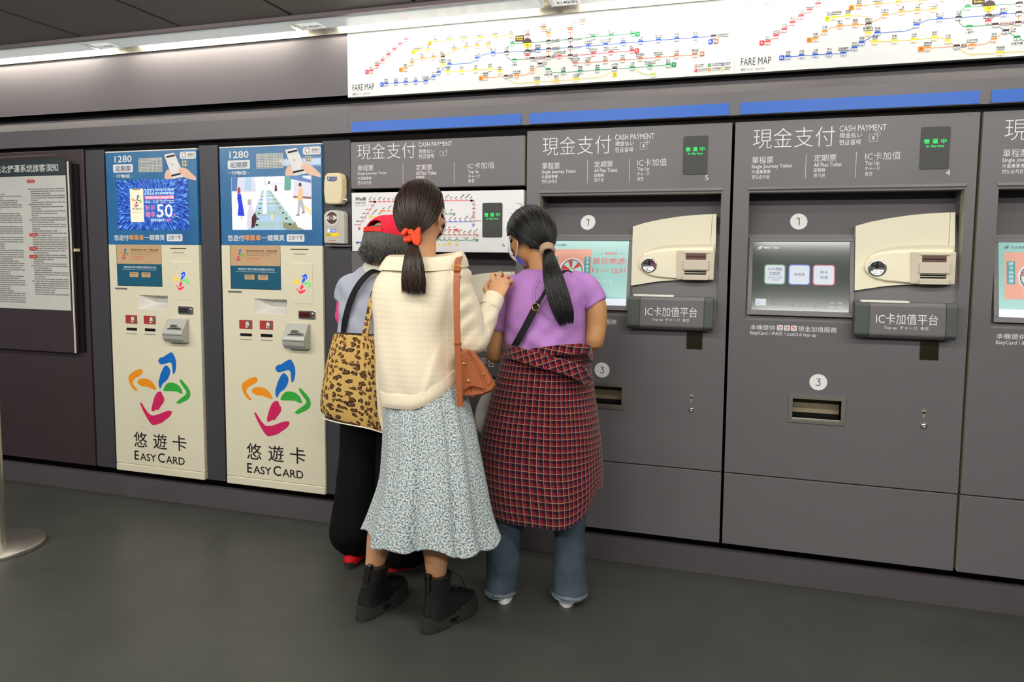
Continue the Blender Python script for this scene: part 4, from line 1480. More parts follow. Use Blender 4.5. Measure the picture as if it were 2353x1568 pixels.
def kiosk(dx, label, tagno, picture, oval_red):
    t = thing('topup_kiosk', (KX + dx + .295, 0, .155), label, 'kiosk', 'card top-up kiosks')
    x0, x1 = KX + dx, KX + dx + .592
    z0, z1 = .158, 1.910
    zb = (Q(88, 737).z + Q(793, 737).z) / 2                         # foot of the blue sheet
    D = lambda x, y: Vector((Q(x, y).x + dx, Q(x, y).y, Q(x, y).z))
    rx0, rx1, rz0, rz1 = D(314, 1150).x, D(541, 1150).x, (Q(318, 1207).z + Q(540, 1213).z) / 2, (Q(310, 1105).z + Q(540, 1110).z) / 2
    fz = (QL(185, 1357).z + QL(1110, 1447).z) / 2
    mb = MB()
    grid_plate(mb, x0, x1, fz + .002, zb, KY, .05, [(rx0, rx1, rz0, rz1)])
    front = obj('front_panel', mb, CREAM, t, .003)
    mb = MB()
    zz = rz0 + .45 * (rz1 - rz0)
    a = .33 * (rx1 - rx0)
    for f in ([(rx0, KY, rz1), (rx1, KY, rz1), (rx1, .06, rz1 - .01), (rx0 + a, .06, rz1 - .01)], [(rx0, KY, rz0), (rx0, KY, rz1), (rx0 + a, .06, rz1 - .01), (rx0 + a, .06, zz)],
              [(rx0 + a, .06, zz), (rx1, .06, zz), (rx1, .06, rz1 - .01), (rx0 + a, .06, rz1 - .01)], [(rx0, KY, rz0), (rx1, KY, rz0), (rx1, .06, zz), (rx0 + a, .06, zz)],
              [(rx1, KY, rz0), (rx1, .06, zz), (rx1, .06, rz1 - .01), (rx1, KY, rz1)]):
        mb.face(f)
    obj('card_tray', mb, CREAM_W, t)
    mb = MB()
    mb.box(x0, x1, KY - .004, .05, z0, fz - .001)
    obj('foot_panel', mb, CREAM, t, .004)
    mb = MB()
    mb.box(x0, x1, KY, .05, zb, z1 - .006)
    obj('blue_head_panel', mb, KBLUE, t, .002)
    mb = MB()
    mb.box(x0, x1, KY, .05, z1 - .006, z1)
    obj('top_edge', mb, CREAM_W, t)
    # printing of the blue sheet
    mb = MB()
    y = KY - .0007
    PT = lambda pts, m, l=1: mb.face([(D(a, b).x, KY - .0006 * l, D(a, b).z) for a, b in pts][::-1], m)
    def T(s, xa, xb, ya, yb, m, bold=0.0, l=1.0):
        text(mb, s, D(xa, ya).x, D(xb, ya).x, D((xa + xb) / 2, yb).z, D((xa + xb) / 2, ya).z, KY - .0006 * l, m, bold, off=0)
    def pill(xa, xb, ya, yb, r, m, l=1):
        mb.face([(x, KY - .0006 * l, z) for x, z in rr(D(xa, ya).x, D(xb, ya).x, D((xa + xb) / 2, yb).z, D((xa + xb) / 2, ya).z, r)], m)
    mats = [WHITE, mat('deep_blue_print', (40, 66, 120), .5), ORANGE_T, CREAM, SKINP, INK, INKG] + LM
    T('1280', 142, 275, 82, 132, 0, .012)
    pill(130, 284, 146, 207, .008, 0)
    T('定期票', 147, 268, 157, 198, 1, .006, 2)
    T('行動版', 155, 262, 220, 248, 0, .01)
    for xa, xb in ((133, 148), (268, 284)):
        PT([(xa, 232), (xb, 232), (xb, 234), (xa, 234)], 0)
    gr = MB()                                                      # perforated loudspeaker field
    s0, s1 = D(330, 105), D(512, 197)
    nx, nz = 17, 9
    for i in range(nx + 1):
        xa = s0.x + (s1.x - s0.x) * i / nx
        gr.flat([(xa - .0014, s1.z), (xa + .0014, s1.z), (xa + .0014, s0.z), (xa - .0014, s0.z)], y, 0)
    for j in range(nz + 1):
        za = s1.z + (s0.z - s1.z) * j / nz
        gr.flat([(s0.x, za - .0014), (s1.x, za - .0014), (s1.x, za + .0014), (s0.x, za + .0014)], y - .0003, 0)
    obj('speaker_grille', gr, CREAM, t)
    PT([(528, 252), (532, 215), (545, 190), (560, 182), (580, 200), (612, 252)], 4, 1)
    PT([(530, 80), (535, 73), (605, 61), (612, 68), (686, 230), (676, 238), (600, 252), (592, 248)], 0, 2)
    PT([(545, 86), (611, 73), (616, 84), (549, 98)], 5, 3)
    PT([(581, 224), (664, 206), (668, 217), (586, 237)], 5, 3)
    T('票卡', 584, 602, 140, 152, 6, 0, 3)
    PT([(636, 190), (650, 172), (668, 168), (695, 172), (722, 190), (745, 212), (775, 238), (780, 262), (760, 262), (725, 252), (690, 244), (664, 222), (652, 205), (640, 200)], 4, 4)
    mb.face([(x, KY - .0012, z) for x, z in rr(D(652, 60).x, x1 - .001, D(715, 106).z, D(715, 52).z, .012)], 0)
    T('悠遊付', 712, 768, 62, 84, 6, .01, 3)
    T('EasyWallet', 714, 766, 89, 96, 6, 0, 3)
    pill(668, 709, 118, 158, .002, 6, 1)
    pill(669, 708, 119, 157, .002, 3, 2)
    T(tagno, 673, 704, 122, 152, 5, .01, 3)
    T('悠遊付', 130, 243, 664, 706, 0, .008)
    T('嗶乘車', 246, 361, 663, 705, 2, .010)
    T('一鍵購買', 366, 524, 662, 705, 0, .008)
    pill(539, 662, 660, 711, .008, 0)
    T('立即下載', 550, 652, 668, 700, 1, .002, 2)
    # small mark in the white lozenge
    for a0, col in ((.3, 7), (1.9, 8), (3.4, 10), (5.0, 9)):
        c = D(683, 78)
        line_strip(mb, [(c.x + .013 * cos(a0 + .3 * k), c.z + .013 * sin(a0 + .3 * k)) for k in range(5)], .003, KY - .0018, col)
    obj('head_print', mb, mats, t)
    # upper picture screen
    q = [D(165, 630), D(717, 625), D(708, 252), D(155, 265)]
    sx0, sx1, sz0, sz1 = (q[0].x + q[3].x) / 2, (q[1].x + q[2].x) / 2, (q[0].z + q[1].z) / 2, (q[2].z + q[3].z) / 2
    w, h = sx1 - sx0, sz1 - sz0
    cx, cz = (sx0 + sx1) / 2, (sz0 + sz1) / 2
    Ls = lambda pts, m, l=1: mb.face([(sx0 + min(.998, max(.002, u)) * w, KY - .001 - .0005 * l, sz0 + min(.998, max(.002, v)) * h) for u, v in pts], m)
    if picture == 'burst':
        holder = thing('advert_screen', (cx, KY, cz), '', '')
        for k in ('label', 'category'):
            del holder[k]
        holder.parent = t
        holder.location = (cx - t.location.x, KY - t.location.y, cz - t.location.z)
        mb = MB()
        mb.flat([(sx0, sz0), (sx1, sz0), (sx1, sz1), (sx0, sz1)], KY - .001, 0)
        obj('advert_screen_glass', mb, BURST, holder)
        par = holder
    else:
        mb = MB()
        mb.flat([(sx0, sz0), (sx1, sz0), (sx1, sz1), (sx0, sz1)], KY - .001, 0)
        par = obj('advert_screen', mb, WSCREEN, t)
    mb = MB()
    TS = lambda s, ua, ub, va, vb, m, bold, l=3: text(mb, s, sx0 + ua * w, sx0 + ub * w, sz0 + va * h, sz0 + vb * h, KY - .001 - .0005 * l, m, bold, off=0)
    if picture == 'burst':
        PM = [glow('phone_face', (250, 236, 205), .85), WSCREEN, PSCREEN, glow('sky_text', (205, 240, 250), .9), INKG] + LM
        Ls([(a, b) for a, b in rr(.19, .38, .16, .83, .02)], 0, 2)
        Ls([(a, b) for a, b in rr(.225, .345, .805, .825, .008)], 4, 3)
        logo(mb, sx0 + .285 * w, sz0 + .58 * h, .16, 0, dict(blue=5, orange=6, green=7, magenta=8), lambda x, z: (x, KY - .0026, z))
        TS('悠遊付', .215, .355, .40, .445, 4, .01)
        TS('EasyWallet', .22, .35, .345, .365, 4, 0)
        TS('2022', .395, .535, .70, .82, 3, .010)
        TS('悠遊付電子支付嘉年華', .545, .81, .77, .825, 3, .010)
        TS('親子遊樂園歡樂送', .545, .81, .70, .755, 3, .010)
        Ls([(.40, .61), (.81, .61), (.81, .68), (.40, .68)], 2, 2)
        TS('綁定銀行帳戶 最高享好禮', .41, .80, .625, .665, 1, .01)
        TS('10.13 - 11.13', .405, .59, .535, .59, 1, .010)
        TS('首次開戶綁定完成', .62, .81, .568, .59, 1, .01)
        TS('並完成任一筆交易', .62, .81, .535, .557, 1, .01)
        TS('新戶', .405, .54, .395, .49, 2, .010)
        TS('獨享', .405, .54, .255, .36, 2, .010)
        TS('50', .565, .785, .25, .51, 1, .010)
        TS('元', .785, .83, .255, .33, 2, .010)
        TS('優惠商品最高享', .475, .67, .165, .225, 3, .010)
        TS('5折', .675, .76, .165, .225, 2, .010)
    else:
        PM = [WSCREEN, glow('screen_blue_dress', (26, 50, 215), .8), glow('screen_pale_blue', (176, 208, 236), .75), glow('screen_gate', (178, 206, 204), .7), INK,
              glow('screen_skin', (236, 196, 170), .75), glow('screen_hair_red', (176, 62, 50), .6), glow('screen_maroon', (82, 24, 34), .5), glow('screen_tan', (238, 192, 136), .75),
              glow('screen_yellow', (240, 222, 150), .8), glow('screen_green', (96, 168, 150), .65), glow('screen_wall', (216, 214, 228), .8), glow('screen_brown', (150, 96, 80), .6),
              glow('screen_olive', (150, 160, 120), .6), mat('screen_dark_hair', (60, 48, 46), .5), glow('screen_gray', (190, 186, 190), .7), glow('screen_blue', (76, 120, 180), .7)]
        Ls([(0, .72), (.32, .72), (.30, 1), (0, 1)], 11)
        Ls([(.005, .74), (.07, .74), (.085, 1), (.005, 1)], 16, 2)
        Ls([(.17, .75), (.26, .745), (.255, 1), (.185, 1)], 2, 2)
        Ls([(.42, .84), (.66, .85), (.665, 1), (.42, 1)], 11, 2)
        Ls([(.44, .87), (.65, .875), (.65, .985), (.44, .985)], 0, 3)
        Ls([(.67, .735), (.75, .735), (.76, 1), (.675, 1)], 10, 2)
        Ls([(.78, .60), (1, .575), (1, .90), (.79, .93)], 11, 2)
        Ls([(.78, .595), (1, .565), (1, .605), (.78, .63)], 12, 3)
        Ls([(.76, .94), (1, .86), (1, 1), (.73, 1)], 16, 3)
        Ls([(.90, .96), (1, .92), (1, 1), (.9, 1)], 11, 4)
        Ls([(.74, .62), (.80, .58), (1, .25), (1, .36)], 9, 2)
        for k in range(10):                                            # row of gates running into the depth
            f = (1 - k / 10) ** 1.6
            v = .76 - .70 * f
            hw = .045 + .24 * f
            c = .435 + .045 * f
            hh = .028 + .13 * f
            Ls([(c - hw, v - hh), (c + hw * .75, v - hh), (c + hw * .72, v), (c - hw * .9, v)], 3 if k % 2 else 2, 2 + k * .2)
            Ls([(c - hw * .9, v), (c + hw * .72, v), (c + hw * .7, v + .012 * f + .003), (c - hw * .88, v + .012 * f + .003)], 0, 2.1 + k * .2)
            s = .016 * f + .003
            Ls([(c - hw * .62 - s, v - hh * .55 - s), (c - hw * .62 + s, v - hh * .55 - s), (c - hw * .62 + s, v - hh * .55 + s), (c - hw * .62 - s, v - hh * .55 + s)], 4, 2.15 + k * .2)
            xo = c + hw * 1.05
            Ls([(xo - hw * .35, v - hh * .9 - .02 * f), (xo + hw * .45, v - hh * 1.15 - .03 * f), (xo + hw * .25, v - .02 * f), (xo - hw * .35, v + .01)], 13 if k < 2 else 3, 2.12 + k * .2)
            Ls([(xo - s, v - hh * .5 - s), (xo + s, v - hh * .5 - s), (xo + s, v - hh * .5 + s), (xo - s, v - hh * .5 + s)], 4, 2.16 + k * .2)
        Ls([(.395, .30), (.45, .30), (.44, .80), (.42, .80)], 0, 5)
        Ls([(.50, .19), (.53, .19), (.525, .295), (.505, .295)], 9, 5)
        Ls([(.56, .02), (.60, .02), (.575, .17), (.555, .17)], 2, 5)
        # the people in the picture
        Ls([(.075, .27), (.165, .26), (.15, .42), (.125, .68), (.08, .70), (.075, .60), (.09, .45)], 1, 5)
        Ls([(.082, .70), (.12, .69), (.115, .80), (.095, .82), (.082, .78)], 6, 6)
        Ls([(.11, .26), (.13, .26), (.135, .17), (.125, .17)], 5, 5)
        Ls([(.185, .05), (.25, .04), (.30, .30), (.27, .44), (.22, .46), (.205, .30)], 11, 6)
        Ls([(.21, .47), (.255, .46), (.26, .55), (.245, .59), (.21, .57)], 15, 7)
        Ls([(.25, .03), (.29, .05), (.325, .22), (.30, .33), (.26, .24)], 7, 7)
        Ls([(.47, .74), (.50, .74), (.498, .86), (.475, .86)], 0, 6)
        Ls([(.475, .86), (.495, .86), (.495, .91), (.475, .91)], 14, 6)
        Ls([(.55, .72), (.585, .72), (.58, .83), (.56, .84)], 7, 6)
        Ls([(.825, .27), (.85, .27), (.865, .45), (.90, .30), (.925, .31), (.895, .56), (.845, .56)], 15, 6)
        Ls([(.84, .54), (.895, .55), (.90, .74), (.88, .78), (.85, .74), (.83, .58)], 8, 7)
        Ls([(.845, .77), (.88, .78), (.882, .85), (.85, .84)], 5, 7)
        Ls([(.848, .815), (.885, .80), (.882, .87), (.855, .865)], 14, 8)
        Ls([(.81, .255), (.86, .265), (.86, .285), (.82, .28)], 12, 7)
        Ls([(.885, .29), (.915, .33), (.905, .345), (.88, .31)], 12, 7)
    obj('advert_picture', mb, PM, par)
    # lower touch screen
    q = [D(155, 1035), D(498, 1042), D(495, 741), D(150, 739)]
    sx0, sx1, sz0 = (q[0].x + q[3].x) / 2, (q[1].x + q[2].x) / 2, (q[0].z + q[1].z) / 2
    sz1 = zb - .001
    w, h = sx1 - sx0, sz1 - sz0
    zm = (D(155, 878).z + D(496, 878).z) / 2
    mb = MB()
    mb.box(sx0 - .003, sx1 + .001, KY - .0005, .01, sz0 - .002, sz1, 2)
    mb.flat([(sx0, sz0), (sx1, sz0), (sx1, zm), (sx0, zm)], KY - .001, 1)
    mb.flat([(sx0, zm), (sx1, zm), (sx1, sz1), (sx0, sz1)], KY - .001, 0)
    scr = obj('touch_screen', mb, [SAND, TEAL, BLACK], t)
    mb = MB()
    f = (sz1 - zm)
    logo(mb, sx0 + .17 * w, zm + .52 * f, .145, KY - .0014, LMI)
    TS = lambda s, ua, ub, va, vb, m, bold=0.0, l=3: text(mb, s, sx0 + ua * w, sx0 + ub * w, va, vb, KY - .0012, m, bold, off=.0003 * l)
    TS('歡迎使用悠遊卡售卡、儲值加值機', .33, .94, zm + .68 * f, zm + .79 * f, 4, .004)
    TS('Enjoy the convenience of the EASYCARD sales', .33, .94, zm + .58 * f, zm + .63 * f, 4)
    TS('and acquire/reload top-up machine', .33, .80, zm + .48 * f, zm + .53 * f, 4)
    TS('本機不提供找零服務', .33, .60, zm + .33 * f, zm + .40 * f, 5, .004)
    TS('No change given', .33, .54, zm + .22 * f, zm + .27 * f, 5)
    g = zm - sz0
    TS('請將悠遊卡置於感應區或選擇欲交易項目', .15, .88, sz0 + .80 * g, sz0 + .90 * g, 6, .004)
    TS('Place EASYCARD in the sensor area or select your transaction', .12, .90, sz0 + .71 * g, sz0 + .765 * g, 6)
    for ua, s, e in ((.28, '購買悠遊卡', 'Purchase'), (.55, '加值', 'Top Up')):
        mb.flat(rr(sx0 + ua * w, sx0 + (ua + .20) * w, sz0 + .40 * g, sz0 + .62 * g, .004), KY - .0014, 7)
        TS(s, ua + .035, ua + .165, sz0 + .53 * g, sz0 + .59 * g, 4, 0, 4)
        TS(e, ua + .05, ua + .15, sz0 + .44 * g, sz0 + .48 * g, 4, 0, 4)
    obj('screen_picture', mb, LM + [INK, TRACE['red'], glow('screen_letters', (220, 230, 232), .6), SAND], scr)
    # slots, reader and small fittings
    mb = MB()
    a, b = D(566, 760), D(690, 767)
    mb.box(a.x, b.x, KY - .001, KY + .003, b.z, a.z, 0)
    a, b = D(588, 793), D(670, 798)
    mb.box(a.x, b.x, KY - .002, KY + .003, b.z, a.z, 1)
    for xa, xb, ya, yb, yl in ((218, 298, 1344, 1367, 1386), (360, 441, 1349, 1373, 1391)):
        a, b = D(xa, ya), D(xb, yb)
        mb.slab(rr(a.x, b.x, b.z, a.z, .002, 3), KY - .0015, KY + .003, 0)
        a = D(xa, yl)
        mb.box(a.x, b.x, KY - .002, KY + .003, a.z - .0015, a.z + .001, 1)
    obj('card_slots', mb, [BLACK, INKG], t)
    mb = MB()
    a, b = D(571, 858), D(722, 1143)
    mb.slab(rr(a.x, b.x, b.z, a.z, .006), KY - .0022, KY + .002)
    rd = obj('card_reader', mb, CREAM, t, .001)
    mb = MB()
    c = D(650, 1003)
    logo(mb, c.x, c.z, .245, KY - .0026, LMI)
    obj('lit_mark', mb, LG, rd)
    mb = MB()
    a, b = D(133, 1050), D(228, 1066)
    mb.flat([(a.x, b.z), (b.x, b.z), (b.x, a.z), (a.x, a.z)], KY - .0007, 1)
    text(mb, '750-014-002A', a.x + .003, b.x - .003, b.z + .004, a.z - .003, KY - .0008, 0, 0)
    obj('asset_tag', mb, [INK, INKG], t)
    mb = MB()
    a, b = D(623, 1186), D(742, 1250)
    mb.slab(rr(a.x, b.x, b.z, a.z, .009), KY - .005, KY + .003, 0)
    mb.slab(rr(a.x + .006, b.x - .018, b.z + .008, a.z - .008, .004), KY - .0065, KY, 1)
    mb.slab(circ(b.x - .02, (a.z + b.z) / 2, .011, n=24), KY - .0072, KY, 0)
    mb.slab(circ(b.x - .02, (a.z + b.z) / 2, .006, n=24), KY - .0076, KY, 1)
    obj('coin_inlet', mb, [CHROME, mat('coin_window', (96, 44, 40) if oval_red else (70, 68, 64), .15, .5)], t, .001)
    mb = MB()
    for xa, xb, ya, yb in ((210, 302, 1251, 1317), (352, 446, 1256, 1322)):
        a, b = D(xa, ya), D(xb, yb)
        w_, h_ = b.x - a.x, a.z - b.z
        mb.flat([(a.x, b.z), (b.x, b.z), (b.x, a.z), (a.x, a.z)], KY - .0007, 0)
        mb.flat([(a.x + .45 * w_, b.z + .05 * h_), (b.x - .02, b.z + .04 * h_), (b.x - .004, b.z + .4 * h_), (b.x - .006, b.z + .9 * h_), (a.x + .5 * w_, b.z + .92 * h_)], KY - .0011, 1)
        mb.flat(circ(a.x + .62 * w_, b.z + .55 * h_, .010, .013, n=20), KY - .0015, 2)
        mb.flat(circ(a.x + .58 * w_, b.z + .28 * h_, .008, .006, n=20), KY - .0015, 2)
        for u, v in ((.57, .62), (.68, .62), (.62, .48)):
            mb.flat(circ(a.x + u * w_, b.z + v * h_, .0016, n=10), KY - .0019, 3)
    obj('card_pictures', mb, [mat('card_red', (168, 52, 40), .5), mat('card_brown', (128, 84, 72), .5), WHITE, INK], t)
    a, b = D(550, 1274), D(718, 1455)
    w_, h_ = b.x - a.x - .004, a.z - b.z
    zz = lambda v: b.z + h_ * v
    mb = MB()
    pr = [(0, zz(1)), (-.014, zz(.99)), (-.052, zz(.50)), (-.056, zz(.40)), (-.054, zz(.16)), (-.034, zz(0)), (0, zz(0))]
    mb.prism([(b.x - .012, KY + y_, z_) for y_, z_ in pr][::-1], [(a.x, KY + y_, z_) for y_, z_ in pr][::-1])
    bu = obj('note_inlet', mb, mat('silver_plastic', (176, 176, 170), .4, .25, .5), t, .004)
    mb = MB()
    F = lambda u, v: (a.x + u * w_, KY - .0535 + (v - .5) / .49 * .038 - .0012, zz(v))
    mb.face([F(.20, .56), F(.88, .56), F(.88, .64), F(.62, .70), F(.62, .76), F(.30, .76), F(.30, .62), F(.20, .60)], 0)
    mb.face([F(.33, .66), F(.58, .66), F(.58, .745), F(.33, .745)], 1)
    mb.face([F(.22, .575), F(.60, .60), F(.86, .575), F(.86, .60), F(.60, .635), F(.22, .60)], 2)
    mb.face([(a.x + .004, KY - .0575, zz(.33)), (b.x - .016, KY - .0575, zz(.33)), (b.x - .016, KY - .0575, zz(.345)), (a.x + .004, KY - .0575, zz(.345))], 1)
    obj('note_inlet_mouth', mb, [mat('mouth_grey', (110, 110, 106), .4), STEEL_DK, BLACK], bu)
    # mark and name on the foot
    mb = MB()
    off = dx + (KX - (-3.258)) if False else dx - DK
    M_ = lambda x, y: (QL(x, y).x + off, QL(x, y).z)
    c = M_(610, 545)
    logo(mb, c[0], c[1], 1.0, KY - .0007, LMI)
    for s, xa, xb, ya, yb in (('悠', 318, 470, 1000, 1190), ('遊', 530, 686, 1018, 1215), ('卡', 741, 898, 1040, 1230)):
        zc = M_((xa + xb) / 2, (ya + yb) / 2)[1]
        text(mb, s, M_(xa, ya)[0], M_(xb, yb)[0], zc - .043, zc + .043, KY, 4, .006, 3)
    bz = (M_(330, 1318)[1] + M_(875, 1370)[1]) / 2
    for s, xa, xb, hh in (('E', 331, 378, .0520), ('ASY', 391, 566, .0410), ('C', 585, 660, .0530), ('ARD', 672, 876, .0410)):
        text(mb, s, M_(xa, 1300)[0], M_(xb, 1300)[0], bz, bz + hh, KY, 4, .012, 3)
    obj('foot_print', mb, LM + [mat('black_print', (24, 22, 24), .5)], t)


DK = -.7345                         # spacing of the two kiosks
kiosk(0, 'right blue and cream card kiosk with the ticket gate picture on its screen', '02', 'gates', True)
kiosk(DK, 'left blue and cream card kiosk with the starburst advert on its screen', '01', 'burst', False)

# ------------------------------------------------------------------ two readers on the pier
R1 = lambda x, y, Y=0: at(735 + x / 6.03, 320 + y / 6.03, Y)
a, b = R1(50, 470, -.05), R1(333, 898, -.05)
t = thing('card_checker', ((a.x + b.x) / 2, .004, b.z), 'cream card reader box with a blue window on the pier beside the right kiosk', 'card reader')
x0, x1, z0, z1 = a.x, b.x - .012, b.z, a.z
mb = MB()
out = [(x0 + .004, z0 + .004), (x0 + .03, z0), (x1 - .02, z0), (x1 - .006, z0 + .004), (x1, z0 + .05), (x1, z1 - .03), (x1 - .006, z1 - .008), (x1 - .02, z1), (x0 + .02, z1), (x0 + .006, z1 - .01), (x0, z1 - .04), (x0 - .002, z0 + .06)]
mb.slab(out, -.05, .004)
obj('case', mb, IVORY, t, .008, 3)
w_, h_ = x1 - x0, z1 - z0
mb = MB()
mb.flat([(x0 + .2 * w_, z0 + .80 * h_), (x0 + .24 * w_, z0 + .75 * h_), (x0 + .5 * w_, z0 + .725 * h_), (x0 + .66 * w_, z0 + .735 * h_), (x0 + .76 * w_, z0 + .78 * h_), (x0 + .76 * w_, z0 + .875 * h_), (x0 + .2 * w_, z0 + .885 * h_)], -.0512, 0)
mb.flat(circ(x0 + .30 * w_, z0 + .82 * h_, .004, n=12), -.0518, 1)
text(mb, 'IC', x0 + .5 * w_, x0 + .7 * w_, z0 + .785 * h_, z0 + .81 * h_, -.0514, 1, .02)
obj('window', mb, [mat('blue_window', (10, 52, 140), .15, emit=(16, 60, 160), estr=.25), WHITE], t)
mb = MB()
tube(mb, [(x0 + w_ * (.18 + .62 * k / 10), -.0495, z0 + h_ * (.70 - .28 * sin(pi * k / 10))) for k in range(11)], .0014, 8, 40, ref=(0, 1, 0))
obj('smile_groove', mb, mat('ivory_highlight', (236, 226, 194), .3), t)
mb = MB()
c = R1(318, 842, -.03)
tube(mb, [(c.x, -.03, c.z), (c.x + .022, -.03, c.z)], .008, 14, 3, ref=(0, 0, 1))
obj('key_lock', mb, [CHROME], t)

a, b = R1(50, 985, -.04), R1(362, 1452, -.04)
x0, x1, z0, z1 = a.x, b.x - .010, b.z, a.z
w_, h_ = x1 - x0, z1 - z0
t = thing('card_validator', ((a.x + b.x) / 2, .004, b.z), 'pale grey validator box with a yellow label under the cream reader', 'card reader')
mb = MB()
mb.slab([(x0, z0 + .004), (x1, z0), (x1, z1 - .02), (x1 - .012, z1 - .004), (x0 + w_ * .6, z1), (x0 + w_ * .3, z1 - .001), (x0 + .012, z1 - .008), (x0, z1 - .022)], -.04, .004)
obj('case', mb, PALEGREY, t, .005, 3)
mb = MB()
mb.box(x0 - .002, x1 + .02, -.03, .004, z0 - .012, z0 - .004)
obj('bracket', mb, GREY, t)
mb = MB()
cx, cz = x0 + .42 * w_, z0 + .77 * h_
mb.flat(circ(cx, cz, .037, n=40), -.0408, 1)
mb.flat(circ(cx, cz, .0285, n=40), -.0414, 0)
eye = [(cx + .03 * cos(pi * k / 12), cz + .012 * sin(pi * k / 12)) for k in range(13)] + [(cx - .03 * cos(pi * k / 12), cz - .010 * sin(pi * k / 12)) for k in range(1, 12)]
mb.flat(eye, -.042, 1)
mb.flat(circ(cx - .004, cz + .001, .011, n=24), -.0426, 0)
text(mb, 'e', cx - .008, cx + .001, cz - .005, cz + .006, -.0428, 1, .02)
mb.flat([(x0 + .20 * w_, z0 + .345 * h_), (x0 + .62 * w_, z0 + .345 * h_), (x0 + .62 * w_, z0 + .435 * h_), (x0 + .20 * w_, z0 + .435 * h_)], -.0408, 2)
mb.flat([(x0 + .20 * w_, z0 + .345 * h_), (x0 + .30 * w_, z0 + .345 * h_), (x0 + .30 * w_, z0 + .435 * h_), (x0 + .20 * w_, z0 + .435 * h_)], -.0412, 3)
text(mb, '餘額查詢', x0 + .32 * w_, x0 + .60 * w_, z0 + .365 * h_, z0 + .415 * h_, -.041, 3, .02)
mb.flat([(x0 + .07 * w_, z0 + .21 * h_), (x0 + .75 * w_, z0 + .22 * h_), (x0 + .75 * w_, z0 + .33 * h_), (x0 + .07 * w_, z0 + .325 * h_)], -.0408, 4)
for k in range(2):
    text(mb, '票卡', x0 + (.10 + .14 * k) * w_, x0 + (.21 + .14 * k) * w_, z0 + .23 * h_, z0 + .31 * h_, -.041, 5, .02)
text(mb, 'EASYCARD TAPE', x0 + .25 * w_, x0 + .62 * w_, z0 + .085 * h_, z0 + .11 * h_, -.04, 6, 0)
for k in range(4):
    text(mb, ('查詢', '卡別', '餘額', '期限')[k], x0 + (.14 + .15 * k) * w_, x0 + (.20 + .15 * k) * w_, z0 + .485 * h_, z0 + .51 * h_, -.04, 5, 0)
obj('face_print', mb, [mat('maroon_print', (70, 24, 26), .4), mat('pale_ring', (206, 204, 196), .4), glow('lit_violet', (96, 92, 200), .8), WSCREEN, mat('yellow_label', (238, 208, 20), .5), INKG, TRACE['red']], t)

# ------------------------------------------------------------------ notice board at the left edge
t = thing('notice_board', (-3.75, 0, .86), 'brown-black notice case with a white rules poster at the left edge', 'notice board')
NY = -.04
B0, B1 = at(174, 812, NY), at(155, 372, NY)
bx = (B0.x + B1.x) / 2
bz0, bz1 = B0.z, at(150, 371, NY).z
mb = MB()
mb.box(-4.75, bx - .0045, NY, -.012, bz0, bz1)
brd = obj('case_door', mb, BROWN_DK, t, .002)
mb = MB()
mb.box(bx - .0045, bx, NY - .001, NY + .006, bz0, bz1)
obj('case_edge', mb, CREAM_W, t)
mb = MB()
mb.box(-4.75, bx + .035, -.012, -.0005, bz0 + .004, bz1 - .01)
obj('case_body', mb, BLACK, t)
mb = MB()
a = at(172, 575, NY)
mb.box(a.x - .004, a.x + .008, NY - .004, -.015, a.z - .008, a.z + .008)
obj('case_latch', mb, IVORY, t, .001)
ny = NY - .002
p1 = at(151, 402, ny)
pr_x = (at(150, 380, ny).x + at(162, 705, ny).x) / 2
pz0, pz1 = (at(0, 708, ny).z + at(150, 713, ny).z) / 2, (at(20, 367, ny).z + at(140, 368, ny).z) / 2 + .004
bandz = (at(0, 408, ny).z + at(150, 402, ny).z) / 2
mb = MB()
mb.box(pr_x - 1.02, pr_x, ny, NY, pz0, bandz, 0)
mb.box(pr_x - 1.02, pr_x, ny, NY, bandz, pz1, 1)
po = obj('poster', mb, [mat('poster_paper', (198, 198, 192), .5), mat('poster_band', (38, 52, 54), .5)], t)
mb = MB()
a, b = at(133, 390, ny), at(0, 390, ny)
tx0 = pr_x - .065 - .0725 * 10
text(mb, '臺北捷運系統旅客須知', at(-11, 390, ny).x, at(134, 390, ny).x, bandz + .022, pz1 - .028, ny, 1, .014, 3)
rnd = random.Random(3)
for c0, c1, zs, ze in ((pr_x - .275, pr_x - .008, bandz - .075, pz0 + .075), (pr_x - .62, pr_x - .325, bandz - .075, pz0 + .03), (pr_x - .97, pr_x - .66, bandz - .075, pz0 + .03)):
    z = zs
    k = 0
    while z > ze:
        ind = .02 if k % 7 else 0
        x = c0 + ind
        end = c1 - (0 if rnd.random() < .62 else rnd.uniform(.02, .2))
        while x < end - .01:
            l = min(rnd.uniform(.02, .10), end - x)
            mb.flat([(x, z), (x + l, z), (x + l, z + .0062), (x, z + .0062)], ny - .0005, 2)
            x += l + .004
        z -= .0122
        k += 1
        if rnd.random() < .06:
            z -= .012
for px, py in ((62, 417), (68, 540), (68, 571), (68, 590)):
    a = at(px, py, ny)
    mb.flat([(a.x, a.z - .009), (a.x + .052, a.z - .009), (a.x + .062, a.z), (a.x + .052, a.z + .009), (a.x, a.z + .009)], ny - .001, 3)
    text(mb, '壹、旅客須知', a.x + .012, a.x + .048, a.z - .005, a.z + .005, ny - .0012, 1, 0)
a = at(-8, 562, ny)
mb.flat([(a.x - .03, a.z - .009), (a.x + .022, a.z - .009), (a.x + .03, a.z), (a.x + .022, a.z + .009), (a.x - .03, a.z + .009)], ny - .001, 3)
obj('poster_print', mb, [INK, mat('poster_letters', (206, 210, 204), .5), mat('small_print', (128, 126, 122), .6), mat('poster_red', (196, 50, 48), .5)], po)
mb = MB()
